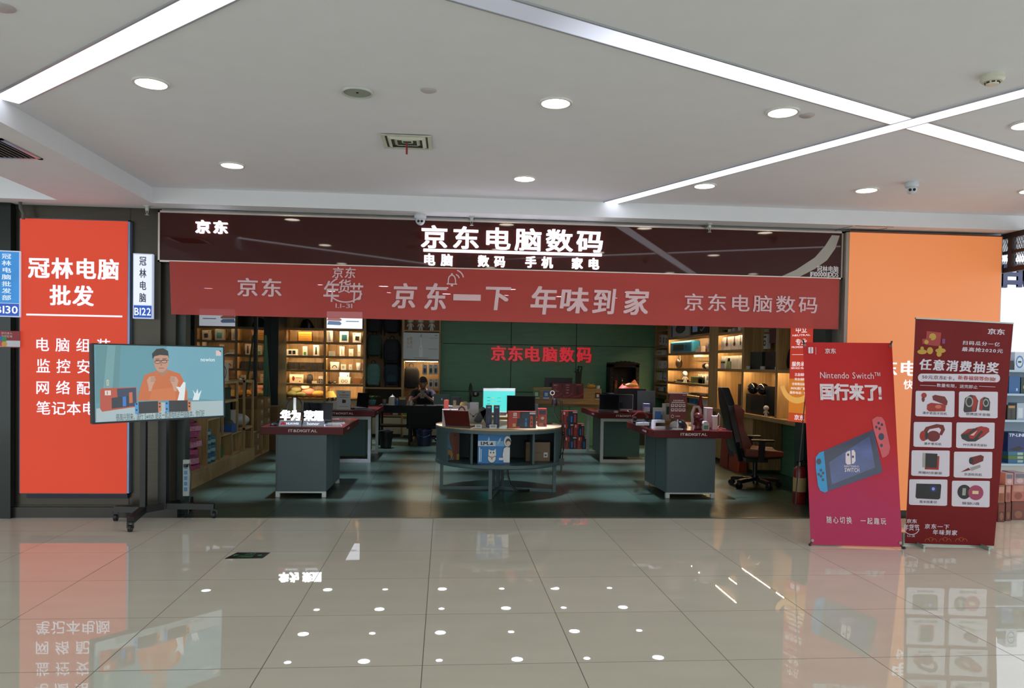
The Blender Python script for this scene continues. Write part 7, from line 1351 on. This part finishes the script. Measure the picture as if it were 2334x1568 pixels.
for px, t, c, ops in (((1571, 900, 1584, 914), 'sky blue', '#2a86b4', [('r', .2, .2, .8, .7, '#1a5a84')]), ((1592, 893, 1601, 905), 'white and green', '#b9c2b2', [('r', .2, .2, .8, .5, '#3a7a5a')]), ((1602, 890, 1614, 907), 'pair of white', WB, [('r', .45, .1, .5, .9, '#8a8474')])): rw('small_box', t+' box on the worktop below the blue stereo bay', 'box', px, .12, c, ops, z=.87)
zC = [2.12, 1.83, 1.53]
for k, (px, t) in enumerate((((1639, 770, 1648, 798), 'plain leftmost'), ((1649, 769, 1665, 799), 'first'), ((1666, 768, 1682, 799), 'second'), ((1683, 767, 1692.5, 800), 'third'))): rw('headphone_box', t+' white headphone box on the upper shelf of the right wall bay', 'box', px, .2, '#cfc9bc', [('r', .42, .55, .58, 1, '#5a1d1a' if k < 3 else '#1c1c1c'), ('e', .5, .45, .16, .17, '#6a221c' if k < 3 else '#1c1c1c'), ('e', .5, .45, .08, .09, '#3a1512')] if k else [('r', .3, .3, .7, .4, '#a9a49a')], z=zC[1], grp='headphone boxes on the right wall')
for k, px in enumerate(((1647, 751, 1652, 757), (1659, 750, 1665, 757), (1669, 749, 1675, 757), (1682, 748, 1688, 757))): rw('small_box', ('first', 'second', 'third', 'fourth')[k]+' small box on the top shelf above the headphone boxes, cut by the banner', 'box', px, .1, ('#1c1c1c', WB, '#a9a9a2', WB)[k], z=zC[0])
for k, px in enumerate(((1634, 813, 1642, 824), (1634, 826, 1642, 838), (1643, 812, 1667, 824), (1643, 826, 1652, 838))): rw('watch_box', ('upper left', 'lower left', 'upper right', 'lower right')[k]+' small watch picture box on the lower shelf of the headphone bay', 'box', px, .12 if k % 2 == 0 else .14, ('#b9b4a4', '#b9b4a4', WB, '#a9adb4')[k], [('r', .25, .15, .8, .85, '#2a211e')] if k < 2 else [('e', .3, .75, .03, .06, '#4a4a44'), ('e', .6, .75, .03, .06, '#4a4a44')], z=zC[2]+(.118 if k in (0, 2) else 0))
rw('book_box', 'green and white slanted box beside the watch boxes', 'box', (1653, 814, 1664, 838), .12, '#6d7f5c', [('p', [(0, 1), (.6, 1), (.2, 0), (0, 0)], '#b5b9a2')], z=zC[2]); rw('white_box', 'large cream box on the lower shelf of the headphone bay', 'box', (1667, 808, 1684, 838), .25, '#c9c2ae', [('r', .1, .1, .9, .9, '#bdb6a2')], z=zC[2]); rw('white_box', 'second large cream box at the right end of the headphone bay', 'box', (1685, 807, 1692, 838), .25, '#c4bda8', z=zC[2])
for k, px in enumerate(((1708, 772, 1716, 795), (1717, 771, 1725, 795), (1726, 770, 1734, 795), (1737, 762, 1749, 795))): rw('earphone_pack', ('first', 'second', 'third', 'fourth, larger')[k]+' hanging earphone pack above the dark laptops, right wall', 'package', px, .05, ('#8d9a90', '#8d9a90', '#9aa39a', '#c9c6bc')[k], [('o', .5, .4, .25, .2, .1, '#2b2b2a'), ('r', .2, .75, .8, .9, '#4a5a50')], X=4.7)
for k, px in enumerate(((1708, 752, 1717, 762), (1720, 751, 1729, 761), (1733, 750, 1745, 757))): rw('earphone_pack', ('left', 'middle', 'right')[k]+' hanging pack in the top row above the laptops, cut by the banner', 'package', px, .05, ('#8d9a90', '#9aa39a', '#b9b6a6')[k], [('r', .2, .5, .8, .8, '#4a5a50')], X=4.7)
rw('closed_laptop', 'dark green laptop standing upright on the right wall shelf', 'laptop', (1708, 799, 1737, 838), .05, '#1d2b25', X=4.5, z=1.53); rw('closed_laptop', 'black laptop standing upright right of the dark green one', 'laptop', (1744, 798, 1770, 838), .05, '#0f1113', X=4.5, z=1.53)
for k, px in enumerate(((1701, 830, 1707, 837), (1733, 830, 1741, 837), (1766, 831, 1770, 837))): rw('price_tag', ('left', 'middle', 'right')[k]+' small folded price tag in front of the upright laptops', 'price tag', px, .02, '#b9b9ae', z=1.53, X=4.44)
rw('fabric_bag', 'dusty rose bag hanging at the top above the black laptop', 'bag', (1754, 749, 1770, 782), .08, '#5a3434', X=4.68)
backp = backpack('black backpack with a white strap tag in the bay nearest the entrance', (1779, 780, 1797, 838), 2.0, ['#0f1214', '#121517'], False); backp.location = (4.6, at(1787, 820, X=4.5).y, 1.53); backp.rotation_euler = (0, 0, -pi/2)
o = E('speaker', 'left of two black ball speakers on the tower box, right worktop', 'speaker', (4.5, at(1717, 890, X=4.5).y, 1.16)); Bz = M_blackgloss
MB().ball((0, 0, .085), .085, Bz, n=20, k=14).b('sphere', o); MB().ball((-.083, 0, .09), (.004, .03, .008), C('#9a9a98', .3), n=8, k=5).b('badge', o)
dup(o, (4.5, at(1739, 890, X=4.5).y, 1.16), label='right of two black ball speakers on the tower box, right worktop')
yb0, yb1 = at(1706, 920, X=4.5).y, at(1749, 920, X=4.5).y
o = E('computer_tower', 'large black computer tower lying on the right worktop under the ball speakers', 'computer', (4.45, yb0, .87)); MB().box((0, yb1-yb0, 0), (.36, 0, .29), C('#0d0f10', .3)).b('case', o); m = MB()
for j in range(4): m.box((-.002, -.02-.05*j, .03), (0, -.05-.05*j, .26), C('#26372f', .4))
m.b('front_grille', o)
yb2, yb3 = at(1751, 920, X=4.55).y, at(1769, 920, X=4.55).y
o = E('computer_tower', 'narrow black upright panel right of the computer tower, right worktop', 'computer', (4.5, yb2, .87)); MB().box((0, yb3-yb2, 0), (.05, 0, .42), C('#121416', .3)).b('case', o); MB().box((-.05, yb3-yb2, 0), (.1, 0, .012), M_black).b('foot', o)
figurine('plain white toy figure in front of the black panel, right worktop', (4.40, at(1746, 938, X=4.40).y, .87), .72)
o = E('speaker', 'tall thin black speaker behind the chair on the right worktop', 'speaker', (4.6, at(1689, 905, X=4.6).y, .87)); MB().box((-.03, -.05, 0), (.06, .06, .42), M_black).b('case', o); MB().box((-.05, -.07, 0), (.08, .08, .012), M_black).b('foot', o)
MB().ball((0, 0, .05), (.06, .16, .05), C('#b9b3a0', .4), n=16, k=10).top('white_pod', 'white rounded pod on the right worktop left of the chair', 'gadget', (4.5, at(1652, 924, X=4.5).y, .87))
for k, (px, c) in enumerate((((1648, 995, 1668, 1062), '#8a3320'), ((1668, 1000, 1691, 1070), '#96381f'))):
    a_, b_ = at(px[0], px[3], X=4.28).y, at(px[2], px[3], X=4.28).y; o = E('paper_bag', ('left', 'right')[k]+' red paper bag standing under the right worktop behind the chair', 'bag', (4.28, (a_+b_)/2, 0)); w = abs(a_-b_)*.9; m = MB(); m.smooth = False
    m.loft([[(-.06, -w/2, 0), (.08, -w/2, 0), (.08, w/2, 0), (-.06, w/2, 0)], [(-.05, -w*.42, .5), (.07, -w*.42, .5), (.07, w*.42, .5), (-.05, w*.42, .5)]], C(c, .6, n=.15, sc=4)); m.b('bag_body', o); MB().tube([(-.05, -.08, .5), (-.05, -.06, .56), (-.05, .06, .56), (-.05, .08, .5)], .005, C('#6a2a1c', .7), n=6).b('handle', o)
# ---------------------------------------------------------------- gaming chair
o = E('gaming_chair', 'black and brown gaming chair on castors in front of the right worktop', 'chair', (3.95, 2.05, 0), -radians(98)); Kl = C('#101112', .4, n=.1); Br = C('#6a2f1b', .45, n=.1)
def slab(poly_w, y0, m, thick, tilt, z0, name, mat, dy=0.):
    rings = []
    for (zz, hw) in poly_w:
        yy = y0 - zz*math.tan(tilt) + dy; rings.append([(-hw, yy-thick/2, z0+zz), (-hw*.7, yy-thick*.62, z0+zz), (hw*.7, yy-thick*.62, z0+zz), (hw, yy-thick/2, z0+zz), (hw*1.02, yy+thick/2, z0+zz), (hw*.6, yy+thick*.35, z0+zz), (-hw*.6, yy+thick*.35, z0+zz), (-hw*1.02, yy+thick/2, z0+zz)])
    mb = MB(); mb.smooth = True; mb.loft(rings, mat); return mb.b(name, o, bev=.012)
bkr = slab([(0, .22), (.06, .26), (.2, .255), (.36, .23), (.5, .25), (.6, .26), (.68, .22), (.76, .15), (.8, .13), (.83, .09)], -.24, None, .1, .22, .46, 'backrest', Kl)
for k in (-1, 1):
    mb = MB(); mb.smooth = True; rings = []
    for zz, hw, pr in ((.03, .2, .07), (.12, .23, .12), (.3, .2, .07), (.42, .21, .07), (.55, .25, .11), (.62, .24, .06)):
        yy = -.2-zz*math.tan(.22); rings.append([(k*hw, yy-.02, .46+zz), (k*(hw+.05), yy-.02, .46+zz), (k*(hw+.06), yy+pr, .46+zz), (k*(hw-.02), yy+pr*.8, .46+zz)])
    mb.loft(rings, Br); mb.b('backrest_bolster', o, bev=.015)
MB().grid(lambda u, v: ((u-.5)*.24, -.185-v*.78*math.tan(.22)*.9+.01, .5+v*.6), 4, 8, Br).b('backrest_front', o)
m = MB(); draw(m, Fr((.0, -.318, .5), (-1, 0, 0), (0, -math.sin(.22), math.cos(.22))), [('o', .03, .18, .06, .1, .02, C('#b9bdb9', .4), 1.2, 4.4), ('r', -.05, .03, .07, .06, C('#5a5c5a', .4)), ('r', -.06, .62, .06, .65, C('#a9aca9', .4))], px=False, d0=.02); m.b('emblem', bkr)
mb = MB(); mb.smooth = True; mb.loft([[(-.25, -.22, .4), (.25, -.22, .4), (.25, -.22, .5), (-.25, -.22, .5)], [(-.26, .0, .38), (.26, .0, .38), (.26, .0, .48), (-.26, .0, .48)], [(-.24, .28, .4), (.24, .28, .4), (.24, .28, .49), (-.24, .28, .49)]], Kl); mb.b('seat', o, bev=.03)
for k in (-1, 1):
    mb = MB(); mb.smooth = True; mb.loft([[(k*.2, -.2, .42), (k*.28, -.2, .42), (k*.28, -.2, .53), (k*.2, -.2, .5)], [(k*.21, .05, .41), (k*.29, .05, .41), (k*.29, .05, .52), (k*.21, .05, .48)], [(k*.18, .3, .42), (k*.26, .3, .42), (k*.26, .3, .5), (k*.18, .3, .48)]], Br); mb.b('seat_bolster', o, bev=.02)
    ar = MB().bar((k*.3, .0, .36), (k*.32, .0, .62), .05, .07, M_black).bar((k*.18, 0, .37), (k*.31, 0, .37), .05, .02, M_black).b('armrest', o); MB().box((k*.32-.045, -.13, .62), (k*.32+.045, .15, .645), M_black).b('armrest_pad', ar, bev=.01)
    MB().bar((k*.24, -.24, .36), (k*.26, -.3, .6), .03, .06, M_black).b('recline_bracket', o)
MB().box((-.1, -.14, .33), (.1, .14, .4), M_black).cyl((0, 0, .1), (0, 0, .34), .03, m=M_black).cyl((0, 0, .08), (0, 0, .16), .045, m=M_black).b('gas_lift', o); MB().bar((.1, .02, .35), (.24, .04, .36), .015, .015, M_black).b('lever', o)
for k in range(5):
    a = k*2*pi/5+.35; c, s_ = cos(a), sin(a); lg = MB().bar((0, 0, .11), (c*.31, s_*.31, .085), .06, .04, Kl).b('base_leg', o); MB().bar((c*.16, s_*.16, .119), (c*.29, s_*.29, .108), .05, .012, Br).b('leg_cap', lg)
    m = MB(); t = Vector((-s_, c, 0)); p_ = Vector((c*.31, s_*.31, .035))
    for q_ in (-1, 1): m.cyl(p_+t*q_*.012, p_+t*q_*.032, .035, m=M_black, n=14)
    m.cyl((p_.x, p_.y, .035), (p_.x, p_.y, .09), .012, m=M_black, n=8); m.b('castor', lg)
# ---------------------------------------------------------------- neighbouring stall at the right edge
struct('floor_stall', MB().box((5.0, 0, -.05), (11, 2.2, 0), M_floor)); struct('wall_stall', MB().box((5.0, 2.1, 0), (11, 2.2, 2.985), C('#b9c0c8', .5)).box((5.62, .3, 0), (5.7, 2.1, 2.985), C('#a9b0b6', .5)).box((10.9, 0, 0), (11, 2.1, 2.985), C('#a9b0b6', .5))); struct('ceiling_stall', MB().box((5.7, .6, 2.9), (11, 2.1, 2.985), M_ceil))
o = E('stall_sign', 'bright white illuminated stall sign with a huge dark character, right edge', 'lit sign', (7.2, 1.55, 1.78)); MB().box((-1.45, 0, 0), (1.8, .08, 1.1), C('#e4e6f0', .4, e=.9, n=0)).b('face', o)
fr = Fr((0, 1.549, 0), (1, 0, 0), (0, 0, 1)); draw(MB(), fr, [('t', '配', 2281, 556, 2376, 657, C('#17204a', .4), .02)], thick=.03).b('character', o, world=True)
MB().box((-1.45, -.02, -.05), (1.8, .1, 0), M_alu).b('lower_rail', o)
o = E('stall_light', 'white stall ceiling tube lighting the neighbouring shelves', 'ceiling light', (7.0, .9, 2.88)); MB().box((-1, -.04, -.03), (1.2, .04, 0), C('#eef2ff', .5, e=14, n=0)).b('tube', o)
o = E('stall_shelf', 'blue white metal shelf rack of the neighbouring stall, right edge', 'shelf', (6.9, 1.3, 0)); Sm = C('#9fb2c2', .4, .2); zs_ = [at(2310, y, Y=1.05).z for y in (1057, 957, 897, 843)]
for z in zs_: MB().box((-.9, -.25, z-.025), (1.5, .25, z), Sm).b('shelf', o)
MB().box((-.9, .23, .1), (1.5, .25, 1.76), C('#8fa3b5', .5)).b('back_panel', o); MB().box((-.9, -.25, 0), (-.86, .25, 1.76), Sm).b('side_panel', o); MB().box((-.9, -.24, .0), (1.5, .2, zs_[0]-.025), C('#a9aaa2', .5)).b('base', o)
Yq = 1.1
for px, t, c, ops, z in (((2313, 800, 2338, 841), 'white box with a blue clock picture on the top shelf of the right stall', '#c9d0da', [('e', .45, .45, .35, .35, '#4f7ab0'), ('e', .45, .45, .25, .26, '#c9d6e2'), ('r', .3, .4, .6, .5, '#2a2f36')], zs_[3]), ((2296, 820, 2310, 841), 'black pouch on the top shelf of the right stall', '#15171c', (), zs_[3]),
                         ((2300, 855, 2325, 895), 'blue wrapped pack on the second shelf of the right stall', '#1f5a94', [('r', .65, .15, .8, .3, '#b9c9da')], zs_[2]), ((2327, 858, 2350, 895), 'dark green pack on the second shelf of the right stall', '#16302e', [('r', .2, .3, .5, .5, '#8a8a4a')], zs_[2]),
                         ((2297, 909, 2315, 942), 'amber and dark pack on the third shelf of the right stall', '#3a3428', [('r', .1, .8, .9, .95, '#b98a3a'), ('r', .4, .1, .6, .7, '#12161c')], zs_[1]), ((2318, 908, 2345, 946), 'white bagged pack on the third shelf of the right stall', '#a3b3c4', [('r', .1, .1, .5, .7, '#c9d3dc')], zs_[1])):
    sh('retail_pack', t, 'package', px, Yq, .15, c, ops, z=z)
sh('router_box', 'dark blue boxed router with white lettering in the right stall', 'box', (2298, 968, 2340, 1012), Yq, .18, '#182c66', [('t', 'TP-LINK', .04, .78, .98, .94, '#c9d6ea', .03), ('p', [(.05, .1), (.5, .05), (.9, .15), (.6, .3)], '#0d1016')], z=zs_[0]+.14)
for k in range(3): sh('router_box', ('lowest', 'middle', 'upper')[k]+' flat box under the boxed router in the right stall', 'box', (2298, 1047-k*9.5, 2340, 1056-k*9.5), Yq, .18, ('#1f5f8a', '#56702f', '#2a6a86')[k], [('r', .5, .2, .8, .8, '#9ab0a0')], z=zs_[0]+k*.046)
product('router_box', 'bright blue leaning box left of the boxed router, right stall', 'box', (at(2290, 1040, Y=1.2).x, 1.25, zs_[0]), .3, .08, .16, .32, '#2a70b8')
k = 0
for r_, (y0_, y1_) in enumerate(((1150, 1202), (1104, 1150), (1072, 1104))):
    for q_, (xa, xb) in enumerate(((2276, 2292), (2293, 2306), (2307, 2338)) if r_ < 2 else ((2293, 2312), (2313, 2340))):
        Yk = -.2+.05*q_; x0, z0, x1, z1 = bx(xa, y0_, xb, y1_, Yk); z_ = (0, .2, .385)[r_]
        product('noodle_pack', '%s %s pack in the floor stack at the right edge' % (('bottom row', 'middle row', 'top row')[r_], ('left', 'middle', 'right')[q_]), 'package', ((x0+x1)/2, Yk+.1, z_), .0, x1-x0-.006, .18, (.198, .183, .12)[r_], (('#5a2a22', '#5f3428', '#6a3a32'), ('#8a5a3a', '#a3605a', '#b0665a'), ('#b98a86', '#a98a92', '#a98a92'))[r_][q_], [('r', .1, .55, .9, .9, ('#7a3a2c', '#c08a7a', '#6a6a74')[r_]), ('e', .5, .3, .3, .2, ('#8a5a44', '#8d4a3c', '#c9a9a6')[r_])], 'packs stacked on the floor')
o = E('mesh_screen', 'dark brown framed metal mesh above the right stall opening', 'screen', (5.74, -.5, 2.6)); Bw = C('#2a1712', .5)
MB().box((-.02, -1.2, .33), (.02, .52, .385), Bw).box((-.02, -1.2, -.02), (.02, .52, .03), Bw).b('frame', o)
for y in (.38, -.05, -.5, -.95): MB().box((-.025, y-.03, .03), (.025, y+.03, .33), Bw).b('upright', o)
MB().box((-.02, -1.2, .17), (.02, .52, .2), Bw).b('middle_bar', o)
m = MB()
for j in range(60):
    y_ = -1.2+j*.034
    for d_ in (-1, 1):
        a_, b_ = (y_, .03), (y_+d_*.15, .33)
        if -1.2 <= b_[0] <= .5: m.bar((0, a_[0], a_[1]), (0, b_[0], b_[1]), .004, .004, C('#6a6f78', .4, .5))
me = m.b('wire_mesh', o)
